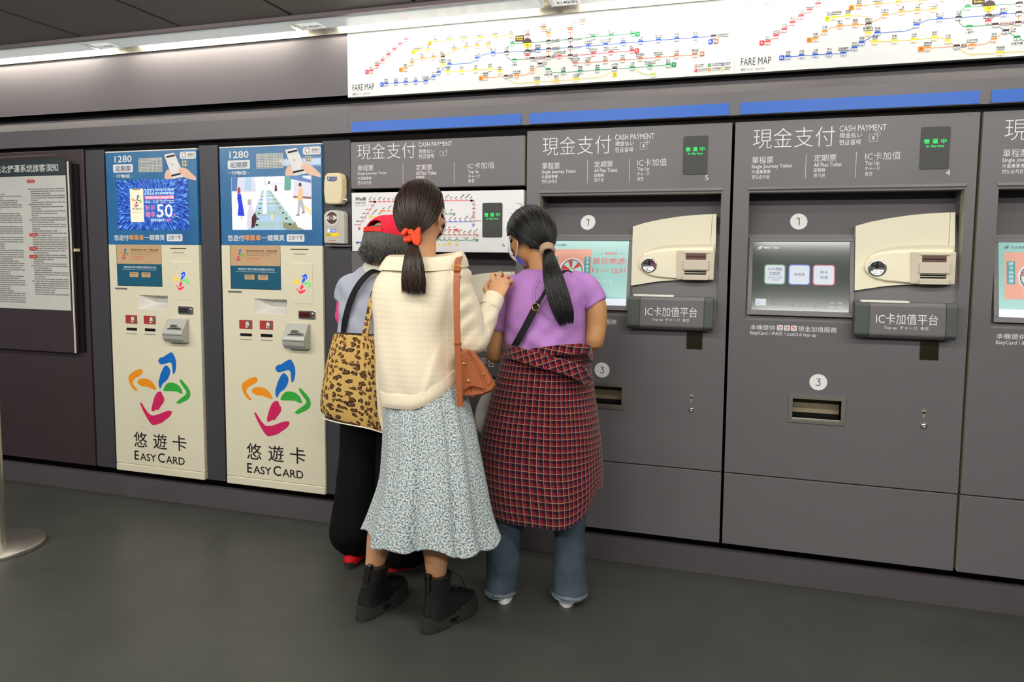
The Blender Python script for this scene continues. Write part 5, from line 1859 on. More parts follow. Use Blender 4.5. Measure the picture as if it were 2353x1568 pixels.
mb.prism([(pr_x - 1.0, NY - .001, pz1 - .001), (pr_x - .06, NY - .001, pz1 + .012), (pr_x - .06, NY - .012, pz1 + .017), (pr_x - 1.0, NY - .02, pz1 + .012)], [(pr_x - 1.0, NY - .0005, pz1 + .001), (pr_x - .06, NY, pz1 + .014), (pr_x - .06, NY - .0115, pz1 + .019), (pr_x - 1.0, NY - .02, pz1 + .014)])
obj('loose_sheet_edge', mb, mat('mauve_sheet', (120, 106, 112), .5), t)

# ------------------------------------------------------------------ queue post
t = thing('queue_post', (-3.222, -.722, 0), 'steel queue barrier post with a round foot plate at the left edge', 'queue post')
c = Vector((-3.222, -.722, 0))
mb = MB()
rows = [[(c.x + r * cos(2 * pi * k / 64), c.y + r * sin(2 * pi * k / 64), z) for k in range(64)] for r, z in ((.183, 0), (.185, .004), (.185, .018), (.181, .022), (.03, .026), (.01, .0262))]
skin_rows(mb, rows, 0, (1, 1))
obj('foot_plate', mb, STEEL, t)
mb = MB()
tube(mb, [(c.x, c.y, .02), (c.x, c.y, .99)], .031, 32, 4)
obj('post', mb, STEEL, t)
mb = MB()
rows = [[(c.x + r * cos(2 * pi * k / 32), c.y + r * sin(2 * pi * k / 32), z) for k in range(32)] for r, z in ((.034, .84), (.036, .845), (.036, .985), (.03, 1.0), (.004, 1.003))]
skin_rows(mb, rows, 0, (1, 1))
obj('belt_head', mb, BLACK, t)
# ------------------------------------------------------------------ people
def pr(xl, xr, y, Y, b, ex=2.0, tr=0.0, tx=0.0, ty=0.0, yr=None, z=None):
    """cross-section of a garment from its measured left and right edge"""
    A, B = at(xl, y, Y), at(xr, y if yr is None else yr, Y)
    return ((A.x + B.x) / 2, Y, (A.z + B.z) / 2 if z is None else z, (B.x - A.x) / 2, b, tr, ex, tx, ty)


def frame_of(f, roll=0.0):
    f = Vector(f).normalized()
    r = f.cross(Vector((0, 0, 1))).normalized()
    u = r.cross(f).normalized()
    if roll:
        r, u = (r * cos(roll) + u * sin(roll)), (u * cos(roll) - r * sin(roll))
    return r, f, u


def head_shapes(mb, c, ax, s=1.0):
    """skull, face, jaw, nose, brow, lips and ears around the centre c"""
    r, f, u = ax
    P = lambda a, b, d: c + r * (a * s) + f * (b * s) + u * (d * s)
    ellip(mb, P(0, -.012, .028), (.074 * s, .092 * s, .084 * s), ax)
    ellip(mb, P(0, .018, -.028), (.062 * s, .072 * s, .082 * s), ax)
    ellip(mb, P(0, .040, -.088), (.034 * s, .036 * s, .028 * s), ax)
    ellip(mb, P(0, .084, -.022), (.012 * s, .018 * s, .026 * s), ax, 12, 8)
    ellip(mb, P(0, .098, -.036), (.014 * s, .013 * s, .011 * s), ax, 12, 8)
    ellip(mb, P(0, .078, .020), (.048 * s, .014 * s, .012 * s), ax, 16, 8)
    ellip(mb, P(0, .084, -.064), (.022 * s, .009 * s, .007 * s), ax, 12, 8)
    ellip(mb, P(0, .082, -.073), (.019 * s, .010 * s, .007 * s), ax, 12, 8)
    for sd in (-1, 1):
        ellip(mb, P(sd * .030, .078, -.048), (.018 * s, .010 * s, .016 * s), ax, 12, 8)
        ellip(mb, P(sd * .040, .066, -.020), (.022 * s, .018 * s, .016 * s), ax, 12, 8)
        e0 = r * sd
        ea = ((e0 * .45 - f * .9).normalized(), (e0 * .9 + f * .45).normalized(), u)
        ellip(mb, P(sd * .079, -.008, -.012), (.017 * s, .0065 * s, .030 * s), ea, 14, 10)
        ellip(mb, P(sd * .075, .000, -.036), (.010 * s, .006 * s, .011 * s), ea, 10, 8)


def eyes(c, ax, parent, s=1.0):
    r, f, u = ax
    for sd in (-1, 1):
        mb = MB()
        ellip(mb, c + r * (sd * .031 * s) + f * (.0785 * s) + u * (.002 * s), (.0125 * s, .0085 * s, .0075 * s), ax, 14, 8)
        obj('eye', mb, EYEM, parent)


def hand_shapes(mb, wrist, d, back, thumb, curl=(40, 55, 35), size=1.0, spread=.10, thumb_curl=.35):
    """palm, four fingers of unequal length and a thumb; d along the palm, back = outward side of the hand's back, thumb = side the thumb leaves from"""
    d = Vector(d).normalized()
    back = Vector(back)
    back = (back - d * back.dot(d)).normalized()
    t = Vector(thumb)
    t = (t - d * t.dot(d) - back * t.dot(back)).normalized()
    w = Vector(wrist)
    S = size
    tube(mb, [w - d * .02, w + d * .02 * S, w + d * .055 * S, w + d * .088 * S], [(.026, .019), (.033 * S, .017 * S), (.040 * S, .015 * S), (.038 * S, .012 * S)], 16, 13, ref=t)
    for i, (o, l, rr_) in enumerate(((.029, .068, .0090), (.0095, .077, .0092), (-.0100, .071, .0088), (-.0285, .055, .0078))):
        base = w + d * ((.082 - .006 * abs(i - 1.2)) * S) + t * (o * S)
        dirv = (d + t * (spread * (1.5 - i) * .7)).normalized()
        pts = [base - dirv * .018 * S, base]
        a = 0.0
        q = base
        for seg, part in enumerate((.44, .31, .25)):
            a += radians(curl[seg] + (6 * i if seg == 0 else 0))
            v = dirv * cos(a) - back * sin(a)
            q = q + v * (l * part * S)
            pts.append(q)
        tube(mb, pts, [(rr_ * 1.05 * S,) * 2, (rr_ * 1.1 * S,) * 2, (rr_ * S,) * 2, (rr_ * .92 * S,) * 2, (rr_ * .62 * S,) * 2], 10, 21, ref=t)
        ellip(mb, base + back * .0045, (rr_ * 1.25 * S, rr_ * 1.05 * S, rr_ * 1.15 * S), (d, t, back), 10, 6)
    b0 = w + d * (.018 * S) + t * (.026 * S) - back * .004
    v1 = (d * .62 + t * .72 - back * .25).normalized()
    v2 = (d * .9 + t * (.35 - thumb_curl) - back * .35).normalized()
    tube(mb, [b0 - v1 * .012, b0 + v1 * .022 * S, b0 + v1 * .042 * S, b0 + v1 * .042 * S + v2 * .028 * S, b0 + v1 * .042 * S + v2 * .050 * S],
         [(.014 * S,) * 2, (.0135 * S,) * 2, (.011 * S,) * 2, (.0100 * S,) * 2, (.0065 * S,) * 2], 10, 21, ref=back)


def limb(mb, pts, rad, n=18):
    tube(mb, pts, rad, n, (len(pts) - 1) * 7 + 1, ref=(0, 1, .05))


def sphere_dir(ax, d):
    return ax[0] * d[0] + ax[1] * d[1] + ax[2] * d[2]


def hair_shell(mb, c, ax, rad, keep, thick=.010, n=64, k=40, wob=0.0):
    """cap of hair (or cloth) over the part of the head where keep(r, f, u) holds; a closed solid"""
    idx, vs, fs = {}, [], []

    def vert(i, j, inner):
        j %= n
        key = (i, j, inner)
        if key not in idx:
            ph = pi / 2 - pi * i / k
            th = 2 * pi * j / n
            d = (cos(ph) * cos(th), cos(ph) * sin(th), sin(ph))
            q = 1 - (thick / rad[0] if inner else 0)
            if wob and not inner:
                q *= 1 + wob * sin(th * 23) * cos(ph)
            idx[key] = len(vs)
            vs.append(tuple(c + sphere_dir(ax, (d[0] * rad[0] * q, d[1] * rad[1] * q, d[2] * rad[2] * q))))
        return idx[key]

    def ok(i, j):
        if i < 0 or i >= k:
            return False
        ph = pi / 2 - pi * (i + .5) / k
        th = 2 * pi * ((j % n) + .5) / n
        return keep(cos(ph) * cos(th), cos(ph) * sin(th), sin(ph))
    for i in range(k):
        for j in range(n):
            if not ok(i, j):
                continue
            a, b, cc, d = (i, j), (i + 1, j), (i + 1, j + 1), (i, j + 1)
            fs.append([vert(*p, 0) for p in (a, b, cc, d)])
            fs.append([vert(*p, 1) for p in (d, cc, b, a)])
            for (p, q), (ni, nj) in (((b, a), (i, j - 1)), ((cc, b), (i + 1, j)), ((d, cc), (i, j + 1)), ((a, d), (i - 1, j))):
                if not ok(ni, nj):
                    fs.append([vert(*p, 0), vert(*q, 0), vert(*q, 1), vert(*p, 1)])
    mb.raw(vs, [tuple(dict.fromkeys(f)) for f in fs if len(set(f)) > 2], 0, True)


def strands(mb, c, ax, rad, starts, tie, keep, r0=.0022, lift=.004, seed=1, rows=9, m=0):
    """combed locks lying on the head from each start direction to the tie point"""
    rn = random.Random(seed)
    tv = Vector(tie) - c
    td = Vector((tv.dot(ax[0]) / rad[0], tv.dot(ax[1]) / rad[1], tv.dot(ax[2]) / rad[2]))
    tl = td.length
    td.normalize()
    for s in starts:
        d0 = Vector(s).normalized()
        if d0.dot(td) < -.8:
            continue
        q0 = lift * rn.uniform(-.1, 1.0) / .09
        om = math.acos(max(-1, min(1, d0.dot(td))))
        if om < .15:
            continue
        pts, ok = [], True
        for i in range(7):
            f = i / 6
            d = (d0 * sin((1 - f) * om) + td * sin(f * om)) / sin(om)
            if f < .62 and not keep(*d):
                ok = False
            k = (1 + q0 * sin(pi * f)) * (1 - f * f) + f * f * max(1.0, tl * .98)
            k *= 1 - .02 * (1 - f) ** 4
            pts.append(c + sphere_dir(ax, (d.x * rad[0] * k, d.y * rad[1] * k, d.z * rad[2] * k)))
        if not ok:
            continue
        w = r0 * rn.uniform(.8, 1.7)
        tube(mb, pts, [w * .5, w, w * 1.2, w * 1.2, w * 1.2, w, w * .7], 4, rows, m=m)


def tail(mb, path, prof, nst, r0, seed, flat=.6, m=0, blunt=.02):
    """pony tail: a core and loose locks along a path; prof: half widths"""
    rn = random.Random(seed)
    tube(mb, path, [(p * flat * .8, p * .86) for p in prof], 18, 20, m=m, ref=(0, 1, 0))
    n = len(path)
    P = [Vector(p) for p in path]
    for k in range(nst):
        a = rn.uniform(0, 2 * pi)
        q = rn.uniform(.55, 1.03) ** .5
        pts = []
        for i in range(n):
            tg = (P[min(i + 1, n - 1)] - P[max(i - 1, 0)]).normalized()
            w = tg.cross(Vector((0, 1, 0))).normalized()
            v = w.cross(tg)
            aa = a + .25 * sin(i * 1.3 + k)
            pts.append(P[i] + w * (prof[i] * q * cos(aa)) + v * (prof[i] * flat * q * sin(aa)))
        d = (pts[-1] - pts[-2]).normalized()
        pts[-1] = pts[-1] + d * rn.uniform(-blunt, blunt * .6)
        r = r0 * rn.uniform(.8, 1.6)
        tube(mb, pts, [r] * (n - 1) + [r * .35], 4, n * 2, m=m)


def shoe(parent, heel, dirv, kind, lean=0.0):
    """boot, sneaker or flat; modelled along +y with the heel at 0, then turned"""
    d = Vector((dirv[0], dirv[1], 0)).normalized()
    M = Matrix(((d.y, d.x, 0, heel[0]), (-d.x, d.y, 0, heel[1]), (0, 0, 1, 0), (0, 0, 0, 1)))

    def bent(g):
        g.xform(M)
        g.v = [(x + lean * max(0, z - .09), y, z) for x, y, z in g.v]
        return g

    def foot(w, l, n=40):
        out = []
        for k in range(n):
            a = 2 * pi * k / n
            y = l / 2 - l / 2 * cos(a)
            t = y / l
            ww = w * (.74 + .26 * smoothstep(.25, .7, t)) * (max(0.0, 1 - abs(2 * t - 1) ** 3.2)) ** .5
            out.append((ww * math.copysign(1, sin(a)) if 0 < k < n and k != n // 2 else 0, y))
        return out
    if kind == 'boot':
        up = MB()
        R = [(0, .130, .046, .046, .130, 0, 2.4), (0, .130, .068, .046, .130, 0, 2.4), (0, .112, .090, .044, .108, 0, 2.2), (0, .086, .112, .041, .078, 0, 2), (0, .066, .134, .040, .056, 0, 2),
             (0, .060, .158, .042, .050, 0, 2), (0, .057, .188, .046, .052, 0, 2), (0, .056, .206, .048, .054, 0, 2)]

        def cr(t, th):
            return 1 + .05 * math.exp(-((t - .50) / .06) ** 2) * sin(th * 3 + 1) - .05 * math.exp(-((t - .60) / .03) ** 2) * (1 + .5 * sin(2 * th)) + .03 * math.exp(-((t - .66) / .03) ** 2) * (1 + sin(3 * th + 2)), 0
        loft(up, R, 36, 40, cr)
        o = obj('boot', bent(up), BOOT, parent)
        so = MB()
        fp = foot(.054, .285)
        fi = foot(.049, .278)
        so.prism([(x, y - .012, .052) for x, y in fp], [(x, y - .012, .030) for x, y in fp])
        so.prism([(x, y - .010, .060) for x, y in fi], [(x, y - .010, .050) for x, y in fi])
        hl = [p for p in fp if p[1] < .105]
        hl = [p for p in hl if p[0] >= 0][::1] + [p for p in hl if p[0] < 0]
        pts = sorted(hl, key=lambda p: math.atan2(p[1] - .06, p[0]))
        so.prism([(x, y - .012, .031) for x, y in pts], [(x * 1.02, y - .012, .006) for x, y in pts])
        ft = [p for p in fp if p[1] > .135]
        pts = sorted(ft, key=lambda p: math.atan2(p[1] - .20, p[0]))
        so.prism([(x, y - .012, .031) for x, y in pts], [(x, y - .012, .008) for x, y in pts])
        for k in range(len(fp)):                                     # lugs of the tread
            x, y = fp[k]
            if .105 < y < .14:
                continue
            a, b = Vector(fp[k - 1]), Vector(fp[(k + 1) % len(fp)])
            tg = (b - a).normalized()
            nn = Vector((tg.y, -tg.x))
            q = Vector((x, y - .012))
            c1 = [q - tg * .005 + nn * .002, q + tg * .005 + nn * .002, q + tg * .005 - nn * .018, q - tg * .005 - nn * .018]
            so.prism([(p.x, p.y, .016) for p in c1], [(p.x, p.y, 0.0) for p in c1])
        obj('sole', so.xform(M), SOLE, o)
        tb = MB()
        tube(tb, [(-.0, .006, .15), (0, .002, .195), (0, -.001, .218), (0, .010, .222), (0, .013, .20)], [(.0016, .0105)] * 5, 8, 20, ref=(0, 1, 0))
        obj('pull_tab', bent(tb), BOOT, o)
        lc = MB()
        for k in range(6):
            z = .10 + .017 * k
            y = .19 - .013 * k - (.062 if k > 1 else .02 * k)
            tube(lc, [(-.018, y - .012, z), (0, y, z + .006), (.018, y - .012, z + .012)], .0018, 6, 9)
        tube(lc, [(.012, .115, .195), (.03, .14, .18), (.034, .165, .14), (.03, .19, .09)], .0015, 6, 16)
        obj('lace', bent(lc), BLACK, o)
        return o
    h = .066 if kind == 'sneaker' else .075
    up = MB()
    R = [(0, .124, .020, .043, .124, 0, 2.4), (0, .124, .036, .044, .124, 0, 2.3), (0, .108, .050, .040, .100, 0, 2.1), (0, .078, .060, .034, .066, 0, 2), (0, .062, h, .028, .044, 0, 2)]
    loft(up, R, 32, 24)
    o = obj('sneaker' if kind == 'sneaker' else 'shoe', up.xform(M), SHOEW if kind == 'sneaker' else SHOER, parent)
    so = MB()
    fp = foot(.049, .262)
    so.prism([(x, y - .007, .030) for x, y in fp], [(x * .97, y - .006, 0.0) for x, y in fp])
    if kind == 'flat':
        so.prism([(x * .98, y - .005, .044) for x, y in fp if y > .07], [(x, y - .006, .029) for x, y in fp if y > .07])
    obj('sole', so.xform(M), SHOEW if kind == 'sneaker' else SOLE, o)
    return o


A3 = lambda x, y, Y: at(x, y, Y)

# ================================================= the woman in the cream sweater
W = thing('person', (-1.13, -.72, 0), 'woman seen from behind in a cream knitted sweater and floral skirt', 'person', 'people at the ticket machines')
wc = Vector((-1.088, -.700, 1.528))
wax = frame_of((.16, .98, -.12))
b = MB()
loft(b, [(-1.085, -.72, .80, .125, .085), (-1.085, -.72, .90, .130, .090), (-1.085, -.72, 1.02, .105, .075), (-1.085, -.72, 1.16, .125, .085), (-1.085, -.715, 1.27, .120, .075), (-1.085, -.71, 1.325, .075, .05), (-1.085, -.70, 1.345, .05, .045)], 28, 30)
tube(b, [(-1.085, -.715, 1.30), (-1.083, -.712, 1.37), (-1.085, -.705, 1.45), wc], [(.062, .058), (.050, .050), (.049, .052), (.05, .055)], 22, 16)
head_shapes(b, wc, wax)
limb(b, [(-1.185, -.72, 1.295), A3(893, 720, -.70), A3(891, 780, -.685), A3(889, 830, -.655), A3(888, 868, -.635)], [.040, .034, .030, .026, .021])
hand_shapes(b, A3(888, 872, -.632), (.02, .75, -.65), (-1, -.2, 0), (.2, 1, 0), (60, 70, 40), .9)
w_sh, w_el, w_wr = Vector((-.972, -.72, 1.295)), A3(1091, 780, -.68), A3(1137, 682, -.575)
limb(b, [w_sh, w_sh.lerp(w_el, .5) + Vector((.012, -.01, 0)), w_el, w_el.lerp(w_wr, .5), w_wr], [.042, .038, .033, .029, .024])
hand_shapes(b, w_wr + Vector((0, 0, -.014)), (.14, .40, .90), (-.05, -.9, .42), (-1, .05, 0), (16, 72, 40), 1.02, .42, .40)
for sx, kn, an, r in ((-1, (-1.212, -.72, .46), (-1.287, -.746, .12), 1), (1, (-1.01, -.73, .45), (-1.014, -.754, .12), 1.02)):
    hp = Vector((-1.080 + .060 * sx, -.72, .84))
    kn, an = Vector(kn), Vector(an)
    limb(b, [hp, hp.lerp(kn, .5), kn, kn.lerp(an, .33) + Vector((0, -.012, 0)), kn.lerp(an, .75), an, an + Vector((0, .0, -.06))], [.070, .058, .046, .052 * r, .037, .028, .026])
wb = obj('body', fuse(b, .0030, 2), SKIN, W)
eyes(wc, wax, W)

g = MB()          # sweater


def hem(t, th):
    k = (1 - smoothstep(0, .28, t))
    return 1 + .012 * sin(5 * th + 1) * (1 - t) + .010 * sin(9 * th + t * 6), k * (.085 * max(0, cos(th)) ** 1.6 - .004 * max(0, -cos(th)))


loft(g, [pr(887, 1054, 924, -.72, .118, 2.2), pr(882, 1051, 880, -.72, .130, 2.2), pr(876, 1047, 820, -.72, .132, 2.2), pr(872, 1046, 760, -.72, .132, 2.3), pr(866, 1064, 700, -.72, .130, 2.4),
         pr(868, 1078, 655, -.72, .120, 2.4), pr(878, 1080, 628, -.715, .105, 2.2), pr(895, 1068, 610, -.71, .088, 2.1), pr(914, 1052, 597, -.705, .074, 2)], 64, 70, hem)
limb(g, [A3(902, 640, -.71), A3(894, 695, -.70), A3(892, 760, -.685), A3(890, 830, -.665), A3(886, 890, -.655), A3(881, 945, -.65), A3(883, 992, -.65)], [.050, .057, .053, .046, .036, .022, .010], 22)
pts = [w_sh + Vector((-.02, 0, .005)), w_sh + Vector((.022, -.005, -.05)), w_sh.lerp(w_el, .55) + Vector((.010, -.012, 0)), w_el + Vector((-.004, -.005, .0)), w_el.lerp(w_wr, .45) + Vector((.004, 0, -.002)), w_el.lerp(w_wr, .80)]
limb(g, pts, [.058, .066, .060, .054, .044, .037], 24)
ellip(g, w_el + Vector((-.002, -.01, -.002)), (.055, .058, .054))
sw = fuse(g, .0065, 3)
rn = random.Random(5)
so_ = []
for (x, y, z) in sw.v:                                         # soft drapes and pushed-up sleeve folds
    q = .004 * sin(z * 20 + x * 31) * sin(x * 27 - z * 5 + 1.3)
    q += .007 * math.exp(-((x + .985 - .28 * (z - 1.0)) / .016) ** 2) * (1 - smoothstep(1.06, 1.18, z)) * (1 if y < -.72 else 0)
    q += .0055 * sin((z - x * .9) * 95) * smoothstep(-.95, -.90, x)
    k = -max(-1, min(1, (y + .72) / .05))
    so_.append((x, y - q * k, z + q * .3))
sw.v = so_
swo = obj('sweater', sw, KNIT, W)
cu = MB()
cd = (w_wr - w_el).normalized()
c0, c1 = w_el.lerp(w_wr, .74), w_wr + cd * .004
tube(cu, [c0, c0.lerp(c1, .2), c1 - cd * .01, c1, c1 - cd * .002], [.039, .041, .0385, .0365, .030], 28, 16)
obj('cuff', cu, RIB, swo)
cu = MB()


def hem2(t, th):
    return 1 + .010 * sin(5 * th + 1), (.083 * max(0, cos(th)) ** 1.6 - .004 * max(0, -cos(th)))


r0 = pr(886, 1055, 927, -.72, .121, 2.2)
r1 = pr(884, 1054, 897, -.72, .130, 2.2)
loft(cu, [r0, (r0[0], r0[1], r0[2] + .02) + r1[3:], (r1[0], r1[1], r0[2] + .052) + r1[3:]], 64, 8, hem2, cap=(1, 1))
obj('hem_band', cu, RIB, swo)
co = MB()


def colr(t, th):
    return 1 + .012 * sin(3 * th), .016 * max(0, cos(th - .3)) ** 2 - .012 * max(0, -sin(th)) * (t > .5)


loft(co, [(-1.080, -.712, 1.322, .172, .112, 0, 2.1), (-1.076, -.712, 1.345, .163, .104, 0, 2.1), (-1.073, -.712, 1.366, .150, .094, 0, 2.1), (-1.072, -.712, 1.376, .140, .086, 0, 2.1),
          (-1.073, -.712, 1.372, .128, .078, 0, 2.1), (-1.075, -.712, 1.345, .105, .068, 0, 2.1)], 56, 22, colr, cap=(0, 0))
obj('collar', co, COLLARK, swo)

sk = MB()         # skirt


def folds(t, th):
    k = 1 - t
    q = (.055 * k * k + .006) * sin(6 * th + .8) + (.030 * k + .008) * sin(11 * th + 2.0) + .012 * sin(19 * th + .5) - (.07 * k + .045) * math.exp(-((th - 4.74) / .045) ** 2) - (.05 + .04 * k) * math.exp(-((th - 5.40) / .05) ** 2) - .03 * math.exp(-((th - 4.3) / .05) ** 2)
    q *= .35 + .65 * abs(sin(th)) ** .7
    return 1 + q, k ** 3 * (.012 * sin(4 * th + .6) + .010 * sin(9 * th))


ztop = A3(980, 868, -.72).z
loft(sk, [(-1.046, -.72, .338, .262, .185), pr(862, 1128, 1180, -.72, .176), pr(882, 1114, 1110, -.72, .160)] +
     [pr(887, 1100, 1035, -.72, .138), pr(888, 1090, 980, -.72, .128), pr(891, 1078, 930, -.72, .118), pr(897, 1064, 895, -.72, .108), pr(905, 1054, 865, -.72, .100)], 180, 70, folds, cap=(0, 1), uvw=1.35)
sk_o = obj('skirt', sk, FLORAL, W)
so2 = sk_o.modifiers.new('thick', 'SOLIDIFY')
so2.thickness, so2.offset = .0025, -1

tie = A3(950, 548, -.822)
h = MB()
hr = (.081, .098, .103)
hc = wc + wax[1] * -.010 + wax[2] * .020
keepw = lambda r, f, u: (u > .40) or (f < .55 and u > .0) or (f < -.10 and u > -.30) or (f < -.36 and u > -.74 + .12 * abs(r))
hair_shell(h, hc, wax, hr, keepw, .012, 72, 44)
st = []
rn = random.Random(2)
while len(st) < 1300:
    d = Vector((rn.gauss(0, 1), rn.gauss(0, 1), rn.gauss(0, 1))).normalized()
    if keepw(*d) and (d.y > -.75 or d.z < -.3):
        st.append(tuple(d))
strands(h, hc, wax, (hr[0] + .001, hr[1] + .001, hr[2] + .001), st, tie + Vector((0, .012, 0)), keepw, .0011, .0022, 3)
path = [tie + Vector((0, .01, .004)), tie + Vector((.002, -.012, -.03)), A3(949, 600, -.868), A3(950, 640, -.872), A3(951, 668, -.868)]
tail(h, path, [.015, .021, .035, .043, .045], 420, .0013, 4, .55)
obj('hair', h, HAIR_A, W)
s = MB()          # scrunchie with its bow
tg = Vector((.05, -.3, -.9)).normalized()
e1 = tg.cross(Vector((0, 1, 0))).normalized()
e2 = tg.cross(e1)
ring = [tie + Vector((0, -.004, -.004)) + e1 * (.020 * cos(2 * pi * k / 16)) + e2 * (.018 * sin(2 * pi * k / 16)) for k in range(17)]
tube(s, ring, [(.0135 + .003 * sin(k * 2.4), .0115 + .003 * cos(k * 3.1)) for k in range(17)], 10, 70, cap=(1, 1))
sc = A3(937, 540, -.850)
for k in range(9):
    ellip(s, sc + Vector((.016 * cos(k * 2.2), .004 * sin(k * 1.7), .019 * sin(k * 2.2))), (.0125, .010, .0085), frame_of((sin(k), cos(k), .6 * sin(2 * k))), 12, 8)
obj('scrunchie', s, SCRUNCH, W)
s = MB()
q = [A3(x, y, -.856) for x, y in ((944, 541), (962, 521), (966, 524), (967, 556), (961, 566), (950, 560))]
s.prism([tuple(p + Vector((0, -.006, 0))) for p in q][::-1], [tuple(p + Vector((0, .008, 0))) for p in q][::-1])
obj('bow_end', s, SCRUNCH, W, .003)
mk = MB()         # mask: cloth over the far side of the face, loop behind the ear
r, f, u = wax
hair_shell(mk, wc + f * .020 - u * .032, wax, (.073, .096, .073), lambda a, b2, c2: b2 > .42 and -.85 < c2 < .62, .003, 56, 36)
mo = obj('face_mask', mk, MASKW, W)
mk = MB()
P = lambda a, b2, c2: wc + r * a + f * b2 + u * c2
for sd in (1, -1):
    tube(mk, [P(sd * .068, .045, -.005), P(sd * .082, .004, .022), P(sd * .084, -.018, -.004), P(sd * .078, -.012, -.034), P(sd * .066, .035, -.06)], .0014, 6, 24)
obj('ear_loop', mk, MASKW, mo)
shoe(W, (-1.300, -.800), (.20, .97), 'boot', .30)
shoe(W, (-1.032, -.806), (.36, .93), 'boot', .08)

# ================================================= the woman in the lilac T-shirt
Pn = thing('person', (-.70, -.43, 0), 'woman seen from behind in a lilac T-shirt with a plaid shirt tied round her waist', 'person', 'people at the ticket machines')
pc = Vector((-.772, -.372, 1.452))
pax = frame_of((-.78, .57, -.30), .05)
b = MB()
loft(b, [(-.70, -.43, .84, .13, .09), (-.70, -.43, .95, .118, .085), (-.70, -.42, 1.06, .105, .075), (-.70, -.41, 1.17, .125, .08), (-.70, -.40, 1.26, .120, .07), (-.705, -.395, 1.31, .07, .05), (-.71, -.39, 1.335, .05, .045)], 28, 30)
tube(b, [(-.70, -.40, 1.27), (-.712, -.40, 1.33), (-.728, -.388, 1.395), pc + Vector((.01, -.01, 0))], [(.07, .066), (.053, .053), (.050, .052), (.05, .055)], 22, 16)
head_shapes(b, pc, pax)
l_sh, l_el, l_wr = Vector((-.845, -.41, 1.245)), A3(1139, 815, -.45), A3(1156, 802, -.31)
sl_l, sl_r = A3(1146, 757, -.43), A3(1369, 697, -.415)
limb(b, [l_sh, sl_l, l_el, l_el.lerp(l_wr, .5) + Vector((0, 0, .004)), l_wr], [.038, .0375, .034, .031, .023])
hand_shapes(b, l_wr, (.25, .80, .30), (-.5, -.2, .8), (.7, .2, .6), (30, 40, 25), .95)
r_sh, r_el, r_wr = Vector((-.548, -.41, 1.265)), A3(1367, 786, -.42), Vector((-.545, -.19, 1.12))
limb(b, [r_sh, sl_r, sl_r.lerp(r_el, .55) + Vector((.004, 0, 0)), r_el + Vector((-.004, 0, 0)), r_el.lerp(r_wr, .5), r_wr], [.038, .0385, .039, .036, .031, .023])
hand_shapes(b, r_wr, (-.1, .9, .35), (.5, -.2, .8), (-.8, .1, .5), (24, 36, 22), .95)
for sx, kn, an in ((-1, (-.82, -.45, .46), (-.838, -.455, .10)), (1, (-.60, -.42, .46), (-.590, -.410, .10))):
    hp = Vector((-.70 + .075 * sx, -.43, .86))
    kn, an = Vector(kn), Vector(an)
    limb(b, [hp, hp.lerp(kn, .5), kn, kn.lerp(an, .4), an, an + Vector((0, 0, -.05))], [.075, .062, .048, .046, .034, .034])
obj('body', fuse(b, .0045), SKIN_B, Pn)
eyes(pc, pax, Pn)

g = MB()          # T-shirt


def tee(t, th):
    return 1 + .014 * sin(4 * th + 7 * t) * (1 - t) + .008 * sin(9 * th - 9 * t), 0


loft(g, [pr(1166, 1347, 812, -.43, .128, 2.3), pr(1163, 1347, 785, -.43, .136, 2.3), pr(1164, 1346, 745, -.425, .132, 2.3), pr(1168, 1346, 705, -.42, .128, 2.3), pr(1170, 1347, 670, -.41, .118, 2.3),
         pr(1176, 1342, 645, -.405, .102, 2.2), pr(1192, 1318, 629, -.40, .082, 2), pr(1204, 1296, 619, -.395, .066, 2)], 56, 60, tee)
limb(g, [l_sh + Vector((.05, 0, .015)), l_sh + Vector((-.004, 0, -.012)), l_sh.lerp(sl_l, .6), sl_l], [.048, .051, .047, .0435], 22)
limb(g, [r_sh + Vector((-.05, 0, .012)), r_sh + Vector((.006, 0, -.006)), r_sh.lerp(sl_r, .6) + Vector((.006, 0, .004)), sl_r], [.048, .052, .048, .045], 22)
ts = fuse(g, .006, 3)
ts.v = [(x, y + (.0045 * sin((z * 1.3 + x * .8) * 55) * smoothstep(.0, 1, (1.18 - z) / .12) + .003 * sin((x - z) * 70)) * (-1 if y < -.42 else 1) * .8, z) for x, y, z in ts.v]
tso = obj('t_shirt', ts, LILAC, Pn)
cu = MB()
for c_, d_, r_ in ((sl_l, (sl_l - l_sh), .0440), (sl_r, (sl_r - r_sh), .0455)):
    d_ = d_.normalized()
    tube(cu, [c_ - d_ * .016, c_ - d_ * .004, c_ + d_ * .004, c_ + d_ * .003], [r_, r_ + .0012, r_ + .0006, r_ - .004], 26, 12)
obj('sleeve_hem', cu, LILAC, tso)

pl = MB()         # plaid shirt round the waist


def tail_hem(t, th):
    k = (1 - t)
    up = .130 * max(0, cos(th)) ** 5 + .030 * max(0, -cos(th)) ** 5 + .05 * max(0, sin(th))
    return 1 + (.026 * k + .008) * sin(5 * th + 1.2) + .016 * k * sin(9 * th), max(0, 1 - t / .4) ** 1.2 * up


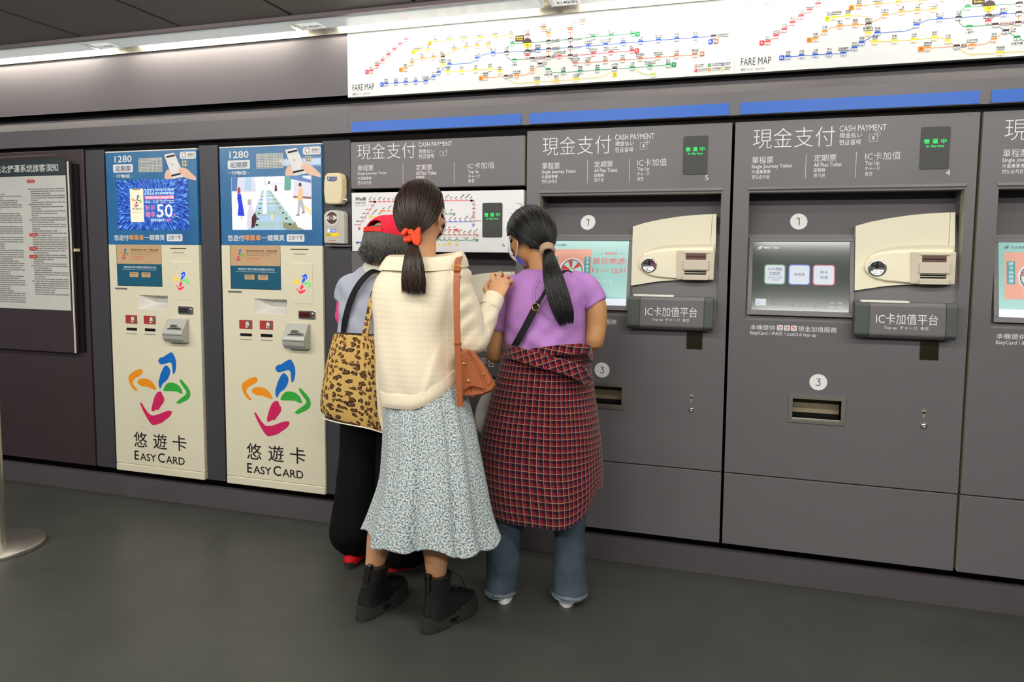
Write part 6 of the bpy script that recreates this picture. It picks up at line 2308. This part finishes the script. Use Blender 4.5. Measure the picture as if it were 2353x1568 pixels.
hz = A3(1230, 1218, -.585).z
loft(pl, [pr(1120, 1374, 1205, -.43, .142, 2.3, z=hz), pr(1110, 1378, 1135, -.43, .145, 2.3), pr(1104, 1378, 1060, -.43, .148, 2.2), pr(1113, 1374, 985, -.43, .150, 2.2), pr(1133, 1364, 905, -.43, .148, 2.2),
          pr(1150, 1356, 850, -.43, .146, 2.3), pr(1157, 1352, 815, -.43, .140, 2.3), pr(1161, 1349, 800, -.43, .133, 2.3)], 120, 70, tail_hem, cap=(0, 0), uvw=1.55)
plo = obj('plaid_shirt', pl, PLAID, Pn)
s2 = plo.modifiers.new('thick', 'SOLIDIFY')
s2.thickness, s2.offset = .003, -1
sl = MB()
P_ = [A3(1158, 808, -.50), A3(1185, 812, -.575), A3(1235, 828, -.600), A3(1290, 842, -.602), A3(1330, 857, -.585), A3(1352, 872, -.53)]
ribbon(sl, P_, [(-.7, -.7, 0), (-.3, -1, .1), (0, -1, .1), (0, -1, .1), (.3, -1, .1), (.8, -.5, 0)], .052, .014, 40)
sl.uv = [[(sl.v[i][0] + .3 * sl.v[i][2], sl.v[i][2] - .35 * sl.v[i][0]) for i in f] for f in sl.f]
obj('tied_sleeve', sl, PLAID, plo, .003)
sl = MB()
P_ = [A3(1222, 812, -.585), A3(1270, 806, -.592), A3(1315, 802, -.580), A3(1347, 803, -.535), A3(1357, 824, -.47)]
ribbon(sl, P_, [(0, -1, .1), (0, -1, .1), (.3, -1, .1), (.8, -.5, 0), (1, 0, 0)], .036, .016, 30)
sl.uv = [[(sl.v[i][0] * .95 - .2 * sl.v[i][2], sl.v[i][2] + .15 * sl.v[i][0]) for i in f] for f in sl.f]
obj('rolled_collar', sl, PLAID, plo, .003)

je = MB()         # jeans


def crease(t, th):
    return 1 + .022 * sin(3 * th + 9 * t) + .012 * sin(7 * th + 21 * t), 0


legs = (([(1118, 1183, 1359, -.458), (1120, 1187, 1330, -.455), (1121, 1195, 1285, -.45), (1122, 1198, 1230, -.45), (1130, 1222, 1130, -.45), (1140, 1240, 1000, -.44), (1150, 1245, 900, -.43)], 1),
        ([(1270, 1348, 1363, -.408), (1271, 1346, 1330, -.40), (1274, 1344, 1285, -.40), (1276, 1344, 1230, -.405), (1262, 1346, 1130, -.425), (1255, 1345, 1000, -.43), (1250, 1340, 900, -.43)], 2))
jroot = None
for rows_, sd in legs:
    L_ = MB()
    loft(L_, [pr(a, b_, y, Y, (A3(b_, y, Y).x - A3(a, y, Y).x) / 2 * (1.12 if i < 3 else 1.0)) for i, (a, b_, y, Y) in enumerate(rows_)], 36, 50, crease, cap=(0, 1))
    je.merge(L_)
loft(je, [(-.70, -.43, .80, .155, .115, 0, 2.4), (-.70, -.43, .95, .15, .115, 0, 2.4)], 40, 6)
jeo = obj('jeans', je, DENIM, Pn)
for rows_, sd in legs:
    a, b_, y, Y = rows_[0]
    R0 = pr(a - 1, b_ + 1, y, Y, (A3(b_, y, Y).x - A3(a, y, Y).x) / 2 * 1.14)
    L_ = MB()
    loft(L_, [R0[:2] + (R0[2] - .003,) + R0[3:], R0[:2] + (R0[2] + .006,) + R0[3:], R0[:2] + (R0[2] + .018,) + tuple(v * .99 for v in R0[3:5]) + R0[5:]], 36, 8, crease, cap=(1, 0))
    obj('jeans_hem', L_, DENIM_H, jeo)

h = MB()
tie = A3(1258, 573, -.462)
hr = (.088, .106, .104)
hc = pc + pax[1] * -.008 + pax[2] * .016
keepp = lambda r, f, u: (u > .34) or (f < .50 and u > -.02) or (f < -.12 and u > -.30) or (f < -.36 and u > -.76)
hair_shell(h, hc, pax, hr, keepp, .013, 72, 44)
st = []
rn = random.Random(12)
while len(st) < 1300:
    d = Vector((rn.gauss(0, 1), rn.gauss(0, 1), rn.gauss(0, 1))).normalized()
    if keepp(*d):
        st.append(tuple(d))
strands(h, hc, pax, (hr[0] + .001, hr[1] + .001, hr[2] + .001), st, tie + Vector((-.006, .012, 0)), keepp, .0012, .003, 13)
for k in range(26):                                   # stray hairs on the crown
    d = Vector((rn.uniform(-.5, .5), rn.uniform(-.3, .9), 1)).normalized()
    p = hc + sphere_dir(pax, (d.x * hr[0], d.y * hr[1], d.z * hr[2]))
    v = Vector((rn.uniform(-1, .3), rn.uniform(-.3, .3), rn.uniform(.3, 1))) * .022
    tube(h, [p, p + v * .5, p + v + Vector((-.008, 0, -.004))], [.0007, .0006, .0003], 4, 7)
path = [tie + Vector((-.004, .012, .004)), A3(1262, 600, -.520), A3(1271, 640, -.566), A3(1284, 685, -.582), A3(1296, 722, -.584), A3(1300, 737, -.582)]
tail(h, path, [.016, .027, .038, .041, .036, .030], 460, .0013, 14, .5, blunt=.03)
for k in range(8):
    x0 = rn.uniform(1236, 1262)
    tube(h, [A3(x0, 640 + k, -.545), A3(x0 - 14, 672, -.560), A3(x0 - 8 + k, 705, -.570), A3(x0 + 22, 735, -.574)], .0003, 4, 14)
obj('hair', h, HAIR_B, Pn)
s = MB()
tg = (path[2] - path[0]).normalized()
e1 = tg.cross(Vector((0, 1, 0))).normalized()
e2 = tg.cross(e1)
for q_, off in ((.0, 0), (.016, .3)):
    ring = [tie + tg * (q_ - .004) + Vector((0, -.006, 0)) + e1 * (.0215 * cos(2 * pi * k / 16 + off)) + e2 * (.021 * sin(2 * pi * k / 16 + off)) for k in range(17)]
    tube(s, ring, [(.0105, .0085)] * 17, 10, 60)
obj('scrunchie', s, SCRUNCH_B, Pn)
mk = MB()
r, f, u = pax
hair_shell(mk, pc + f * .020 - u * .032, pax, (.074, .096, .074), lambda a, b2, c2: b2 > .36 and -.9 < c2 < .62, .003, 56, 36)
mo = obj('face_mask', mk, MASKW, Pn)
mk = MB()
P = lambda a, b2, c2: pc + r * a + f * b2 + u * c2
for sd in (-1, 1):
    tube(mk, [P(sd * .066, .050, -.002), P(sd * .084, .006, .022), P(sd * .088, -.020, -.004), P(sd * .082, -.016, -.034), P(sd * .066, .036, -.075)], .0015, 6, 24)
obj('ear_loop', mk, MASKW, mo)
mk = MB()
q = [P(-.060, .034, -.066), P(-.045, .055, -.090), P(-.040, .020, -.112), P(-.052, .012, -.092)]
mk.prism([tuple(p) for p in q], [tuple(p + r * .004) for p in q])
obj('mask_lining', mk, MASKB, mo)
shoe(Pn, (-.826, -.508), (-.26, .97), 'sneaker')
shoe(Pn, (-.584, -.458), (-.20, .98), 'sneaker')

# ================================================= the older woman in the red cap
E_ = thing('person', (-1.45, -.34, 0), 'older woman in a red cap and pale shirt, half hidden behind the cream sweater', 'person', 'people at the ticket machines')
ec = A3(895, 562, -.32) + Vector((0, 0, -.004))
eax = frame_of((.26, .95, -.20))
b = MB()
loft(b, [(-1.45, -.33, .80, .13, .09), (-1.45, -.33, .92, .12, .085), (-1.45, -.33, 1.04, .115, .08), (-1.455, -.325, 1.15, .125, .08), (-1.455, -.32, 1.24, .115, .07), (-1.45, -.315, 1.29, .07, .05), (-1.445, -.31, 1.31, .05, .045)], 28, 30)
tube(b, [(-1.452, -.325, 1.25), (-1.450, -.325, 1.31), (-1.438, -.32, 1.37), ec], [(.068, .064), (.052, .052), (.048, .05), (.05, .055)], 22, 16)
head_shapes(b, ec, eax, .97)
el = [Vector((-1.595, -.33, 1.235)), Vector((-1.640, -.30, 1.09)), Vector((-1.57, -.19, 1.10))]
limb(b, [el[0], el[0].lerp(el[1], .5), el[1], el[1].lerp(el[2], .5), el[2]], [.038, .036, .031, .028, .022])
hand_shapes(b, el[2], (.35, .8, .1), (-.3, 0, 1), (.9, .1, .2), (25, 35, 20), .92)
er = [Vector((-1.31, -.32, 1.235)), Vector((-1.27, -.30, 1.09)), Vector((-1.31, -.19, 1.10))]
limb(b, [er[0], er[0].lerp(er[1], .5), er[1], er[1].lerp(er[2], .5), er[2]], [.038, .036, .031, .028, .022])
hand_shapes(b, er[2], (.05, .9, .1), (.3, 0, 1), (-.9, .1, .2), (25, 35, 20), .92)
for sx, kn, an in ((-1, (-1.54, -.34, .44), (-1.560, -.345, .10)), (1, (-1.385, -.33, .44), (-1.375, -.375, .10))):
    hp = Vector((-1.45 + .075 * sx, -.33, .82))
    kn, an = Vector(kn), Vector(an)
    limb(b, [hp, hp.lerp(kn, .5), kn, kn.lerp(an, .4), an, an + Vector((0, 0, -.05))], [.075, .06, .046, .044, .032, .032])
obj('body', fuse(b, .005), SKIN_C, E_)
eyes(ec, eax, E_, .97)
g = MB()
loft(g, [pr(787, 945, 880, -.34, .125, 2.3), pr(785, 945, 800, -.34, .128, 2.3), pr(786, 942, 740, -.34, .128, 2.3), pr(789, 938, 690, -.335, .122, 2.3), pr(796, 932, 655, -.33, .110, 2.3), pr(808, 922, 635, -.325, .095, 2.1),
         pr(825, 910, 620, -.32, .078, 2), pr(838, 900, 611, -.315, .066, 2)], 52, 60, tee)
limb(g, [el[0] + Vector((.05, 0, .012)), el[0] + Vector((-.004, 0, -.005)), el[0].lerp(el[1], .42) + Vector((-.008, 0, 0))], [.050, .056, .056], 22)
limb(g, [er[0] + Vector((-.05, 0, .012)), er[0] + Vector((.004, 0, -.005)), er[0].lerp(er[1], .42)], [.050, .055, .052], 22)
sh = fuse(g, .0065, 3)
sh.v = [(x + .002 * sin(z * 60), y + .0035 * sin((x * .7 + z) * 60) * (-1 if y < -.34 else 1), z) for x, y, z in sh.v]
sho = obj('shirt', sh, GREYSHIRT, E_)
co = MB()
loft(co, [(-1.446, -.333, 1.288, .090, .084, 0, 2), (-1.446, -.331, 1.308, .083, .077, 0, 2), (-1.446, -.329, 1.328, .075, .069, 0, 2), (-1.446, -.328, 1.335, .068, .063, 0, 2), (-1.446, -.326, 1.315, .060, .056, 0, 2)], 40, 18,
     lambda t, th: (1, -.010 * cos(th) + .006 * sin(th)), cap=(0, 0))
obj('collar', co, COLLARM, sho)
sv = MB()
m_ = el[0].lerp(el[1], .36)
limb(sv, [m_ + Vector((-.002, 0, 0)), el[0].lerp(el[1], .75) + Vector((-.004, 0, 0)), el[1], el[1].lerp(el[2], .5), el[1].lerp(el[2], .9)], [.047, .043, .040, .036, .030], 22)
obj('arm_sleeve', sv, PINK, E_)
sv = MB()
m_ = er[0].lerp(er[1], .36)
limb(sv, [m_, er[0].lerp(er[1], .75), er[1], er[1].lerp(er[2], .5), er[1].lerp(er[2], .9)], [.047, .043, .040, .036, .030], 22)
obj('arm_sleeve', sv, PINK, E_)
tr = MB()
for rows_ in ([(788, 852, 1264, -.335), (771, 862, 1243, -.34), (767, 868, 1215, -.36), (775, 872, 1150, -.355), (782, 876, 1080, -.35), (788, 885, 1000, -.345), (792, 890, 920, -.34)],
              [(884, 975, 1286, -.35), (872, 982, 1265, -.36), (866, 985, 1215, -.365), (868, 975, 1150, -.36), (868, 965, 1080, -.35), (868, 958, 1000, -.345), (865, 950, 920, -.34)]):
    L_ = MB()
    loft(L_, [pr(a, b_, y, Y, (A3(b_, y, Y).x - A3(a, y, Y).x) / 2 * 1.02) for a, b_, y, Y in rows_], 36, 50, crease)
    tr.merge(L_)
loft(tr, [(-1.45, -.34, .74, .155, .118, 0, 2.4), (-1.45, -.34, .95, .15, .118, 0, 2.4)], 40, 6)
obj('trousers', tr, BLACKCLOTH, E_)
h = MB()
hr = (.096, .112, .112)
hc = ec + eax[1] * -.012 + eax[2] * .004
keepe = lambda r, f, u: (f < .30 and -.12 < u < .5) or (f < -.05 and -.60 < u < .5)
hair_shell(h, hc, eax, hr, keepe, .014, 64, 40)
rn = random.Random(33)
r, f, u = eax
for k in range(900):
    th = rn.uniform(.18 * pi, 1.82 * pi) + pi / 2
    d0 = (cos(th), sin(th))
    if d0[1] > .42:
        continue
    wv = rn.uniform(-.35, .45)
    low = rn.uniform(-.95, -.45) if d0[1] < -.1 else rn.uniform(-.6, -.2)
    pts = []
    for i in range(6):
        q = i / 5
        uu = .25 * (1 - q) + low * q
        rad = (1 - min(.96, abs(uu)) ** 2.4) ** .5 * 1.02 + .16 * q ** 3 * rn.uniform(-.2, 1.9)
        sw_ = (.10 + wv) * q * q
        x_, y_ = d0[0] * cos(sw_) - d0[1] * sin(sw_), d0[0] * sin(sw_) + d0[1] * cos(sw_)
        pts.append(hc + r * (x_ * hr[0] * rad) + f * (y_ * hr[1] * rad) + u * (uu * hr[2]))
    w_ = rn.uniform(.0010, .0026)
    tube(h, pts, [w_, w_, w_ * 1.1, w_, w_ * .8, w_ * .25], 5, 13)
obj('hair', h, HAIR_C, E_)
cp = MB()         # cap
cc = ec + u * .028 - f * .010
cr_ = (.098, .116, .100)
hole = lambda a, b2, c2: b2 < -.55 and abs(a) < .40 and .16 < c2 < .60 - .9 * a * a
hair_shell(cp, cc, eax, cr_, lambda a, b2, c2: c2 > .0 and not hole(a, b2, c2), .004, 88, 60)
cpo = obj('cap', cp, CAPRED, E_)
bm_ = MB()
pts = []
for k in range(25):
    a = -1.12 + 2.24 * k / 24
    pts.append((sin(a), cos(a)))
top = [cc + r * (x_ * .094) + f * (y_ * .108) + u * .004 for x_, y_ in pts] + [cc + r * (x_ * .096) + f * (.050 + y_ * .132) + u * (-.012 - .012 * x_ * x_) for x_, y_ in pts[::-1]]
bm_.prism([tuple(p) for p in top], [tuple(p - u * .005) for p in top], 0)
obj('brim', bm_, [CAPRED], cpo)
bm_ = MB()
ribbon(bm_, [cc + r * (.100 * sin(a) * 1.0) - f * (.119 * cos(a)) + u * .014 for a in [(-.52 + .104 * k) for k in range(11)]], [tuple(r * sin(a) - f * cos(a)) for a in [(-.52 + .104 * k) for k in range(11)]], .020, .004, 24)
obj('adjuster_strap', bm_, CAPSTRAP, cpo)
bm_ = MB()
ellip(bm_, cc + u * .101, (.009, .009, .004), eax, 14, 8)
obj('cap_button', bm_, CAPRED, cpo)
gl = MB()         # spectacles seen past the hair
P = lambda a, b2, c2: ec + r * a + f * b2 + u * c2
for sd in (1, -1):
    tube(gl, [P(sd * .074, -.01, .004), P(sd * .074, .05, .006), P(sd * .066, .088, .004)], .0014, 6, 12)
    tube(gl, [P(sd * .034 + .024 * cos(k * pi / 8), .094, -.004 + .018 * sin(k * pi / 8)) for k in range(17)], .0013, 6, 40)
obj('spectacles', gl, STEEL_DK, E_)
shoe(E_, (-1.568, -.425), (-.1, 1), 'flat')
shoe(E_, (-1.405, -.430), (.72, .70), 'flat')
# ------------------------------------------------------------------ bags
# leopard tote of the older woman
T_ = thing('tote_bag', (-1.60, -.50, .55), 'leopard print tote bag hanging from the older woman\'s shoulder', 'bag')
TY = -.515
mb = MB()


def sag(t, th):
    return 1 + .02 * sin(3 * th + 5 * t) + .012 * sin(7 * th + 3), 0


loft(mb, [pr(749, 893, 968, TY, .045, 3, tx=-.20), pr(742, 896, 962, TY, .062, 3, tx=-.20), pr(745, 893, 925, TY, .072, 3, tx=-.17), pr(755, 888, 862, TY, .070, 3, tx=-.10), pr(764, 880, 812, TY, .058, 3, tx=-.06), pr(772, 868, 775, TY, .040, 3, tx=-.04), pr(775, 860, 768, TY, .030, 3, tx=-.02)],
     64, 60, sag, uvw=.80)
bag = obj('bag_body', mb, LEOPARD, T_)
mb = MB()
tube(mb, [A3(743, 962, TY - .045), A3(770, 970, TY - .062), A3(810, 978, TY - .066), A3(850, 986, TY - .066), A3(888, 998, TY - .06)], .0028, 8, 30)
obj('piping', mb, PIPING, bag)
mb = MB()
ribbon(mb, [A3(838, 776, TY - .03), A3(842, 755, TY - .025), A3(850, 712, TY + .01), A3(858, 676, TY + .035), A3(868, 650, -.465), A3(886, 634, -.40), A3(900, 632, -.33), A3(905, 650, -.25)],
       [(0, -1, 0), (-.1, -1, 0), (-.2, -1, .1), (-.2, -1, .3), (0, -.8, .6), (.1, -.3, 1), (.1, .2, 1), (.2, 1, .3)], .026, .006, 50)
mb.uv = [[(mb.v[i][0], mb.v[i][2]) for i in f] for f in mb.f]
obj('strap', mb, LEOPARD, T_)
# black strap across the older woman's back
t = thing('crossbody_bag', (-1.62, -.34, .95), 'black strap bag across the back of the pale shirt', 'bag')
mb = MB()
ribbon(mb, [A3(885, 640, -.30), A3(872, 624, -.395), A3(852, 626, -.440), A3(826, 652, -.470), A3(806, 690, -.475), A3(793, 735, -.474), A3(787, 775, -.455), A3(784, 870, -.40)],
       [(.4, .3, 1), (.2, -.4, 1), (0, -.8, .6), (0, -1, .2), (0, -1, .1), (-.1, -1, 0), (-.5, -.8, 0), (-1, -.3, 0)], .026, .004, 60)
obj('strap', mb, STRAPB, t)
mb = MB()
loft(mb, [(-1.645, -.34, .66, .020, .075, 0, 3), (-1.650, -.34, .69, .028, .085, 0, 3), (-1.648, -.34, .79, .028, .085, 0, 3), (-1.64, -.34, .825, .015, .075, 0, 3)], 28, 16)
obj('pouch', mb, STRAPB, t)

# tan handbag of the woman in the sweater
HY = -.815
t = thing('handbag', (-.86, -.76, .88), 'tan leather handbag with brass studs hanging at the sweater woman\'s side', 'bag')
mb = MB()
front = [(1046, 822), (1062, 806), (1076, 803), (1090, 808), (1112, 836), (1130, 866), (1140, 886), (1133, 899), (1110, 909), (1084, 913), (1062, 912), (1050, 896)]
sm_ = lambda P, Y: [A3(x, y, Y) for x, y in P]
cxy = (1090, 868)
shr = lambda P, q: [(cxy[0] + (x - cxy[0]) * q, cxy[1] + (y - cxy[1]) * q) for x, y in P]
l0, l1, l2, l3 = sm_(shr(front, .90), HY), sm_(front, HY + .018), sm_(front, HY + .085), sm_(shr(front, .88), HY + .105)
rows = [[tuple(p) for p in L_][::-1] for L_ in (l0, l1, l2, l3)]
skin_rows(mb, rows, 0, (1, 1), sm=False)
bag = obj('bag_body', mb, LEATHER, t, .006, 3)
mb = MB()
q = [(1061, 826), (1070, 816), (1076, 820), (1098, 858), (1113, 893), (1098, 891), (1081, 887), (1068, 897), (1061, 892)]
mb.prism([tuple(p) for p in sm_(q, HY - .008)][::-1], [tuple(p) for p in sm_(q, HY + .004)][::-1])
obj('side_flap', mb, LEATHER, bag, .002)
mb = MB()
q = [(1073, 806), (1084, 806), (1112, 842), (1130, 876), (1122, 888), (1104, 852), (1088, 824)]
mb.prism([tuple(p) for p in sm_(q, HY - .004)][::-1], [tuple(p) for p in sm_(q, HY + .006)][::-1])
obj('top_flap', mb, LEATHER, bag, .002)
mb = MB()
for P_ in ([(1063, 906), (1081, 888), (1114, 894)], [(1081, 888), (1083, 900), (1087, 912)]):
    tube(mb, [A3(x, y, HY - .009 if y < 898 else HY + .001) for x, y in P_], .0016, 6, 12)
obj('seam', mb, LEATHER_D, bag)
for x, y in ((1066, 837), (1076, 876), (1110, 860)):
    mb = MB()
    s_ = .0042 if x < 1100 else .0024
    ellip(mb, A3(x, y, HY - .009), (s_ * 1.5, .004, s_ * 1.5), None, 18, 10)
    obj('stud', mb, mat('brass_stud', (220, 184, 96), .25, .9) if x == 1066 else bpy.data.materials['brass_stud'], bag)
mb = MB()
SP = [A3(1062, 592, -.62), A3(1058, 590, -.70), A3(1053, 598, -.79), A3(1050, 625, -.848), A3(1049, 680, -.862), A3(1050, 740, -.868), A3(1052, 800, -.868), A3(1054, 850, -.862), A3(1056, 905, -.856), A3(1057, 934, -.852)]
ribbon(mb, SP, [(0, .6, 1), (0, -.2, 1), (0, -.8, .7), (0, -1, .2)] + [(0, -1, 0)] * 6, .0215, .0045, 70)
st_ = obj('strap', mb, LEATHER, t)
mb = MB()
ribbon(mb, [A3(1062, 592, -.62), A3(1064, 640, -.585), A3(1066, 720, -.59), A3(1068, 800, -.68), A3(1070, 812, -.75)], [(0, 1, 0)] * 5, .0215, .0045, 30)
obj('strap', mb, LEATHER, t)
mb = MB()
for y in (622, 637, 790):
    p = A3(1050.5 if y < 700 else 1052, y, -.853 if y < 700 else -.870)
    mb.box(p.x - .0125, p.x + .0125, p.y - .004, p.y + .005, p.z - .0035, p.z + .0035)
obj('strap_keeper', mb, LEATHER_D, st_, .001)
mb = MB()
p = A3(1050, 616, -.846)
tube(mb, [p + Vector((dx_, -.002, dz_)) for dx_, dz_ in ((-.013, -.008), (-.013, .008), (.013, .008), (.013, -.008), (-.013, -.008))], .0014, 6, 25)
obj('buckle', mb, bpy.data.materials['brass_stud'], st_)

# black strap and pale pouch of the woman in lilac
t = thing('crossbody_bag', (-.93, -.36, .75), 'crossbody bag with a black strap over the lilac T-shirt', 'bag')
mb = MB()
ribbon(mb, [A3(1318, 630, -.33), A3(1302, 622, -.40), A3(1285, 632, -.475), A3(1262, 656, -.555), A3(1246, 682, -.566), A3(1230, 708, -.572), A3(1208, 750, -.578), A3(1188, 786, -.576), A3(1172, 812, -.545), A3(1155, 850, -.47), A3(1135, 880, -.38)],
       [(.2, .4, 1), (0, -.5, 1), (0, -1, .6), (0, -1, .2), (0, -1, .1), (0, -1, 0), (0, -1, 0), (-.2, -1, 0), (-.6, -.8, 0), (-1, -.2, 0), (-1, 0, 0)], lambda q: .013 + .012 * smoothstep(.42, .52, q), .004, 80)
st_ = obj('strap', mb, STRAPB, t)
mb = MB()
p = A3(1231, 706, -.576)
tube(mb, [p + Vector((.013 * cos(k * pi / 8), .002 * sin(k), .013 * sin(k * pi / 8))) for k in range(17)], .0015, 6, 40)
obj('strap_ring', mb, bpy.data.materials['brass_stud'], st_)
mb = MB()
loft(mb, [(-.928, -.37, .64, .03, .06, 0, 2.4), (-.940, -.37, .68, .052, .085, 0, 2.4), (-.935, -.37, .75, .050, .085, 0, 2.4), (-.915, -.37, .82, .036, .07, 0, 2.4), (-.90, -.37, .87, .02, .05, 0, 2.4)], 36, 24, lambda q, th: (1 + .06 * sin(4 * th + 9 * q), 0))
obj('pouch', mb, BAGW, t)
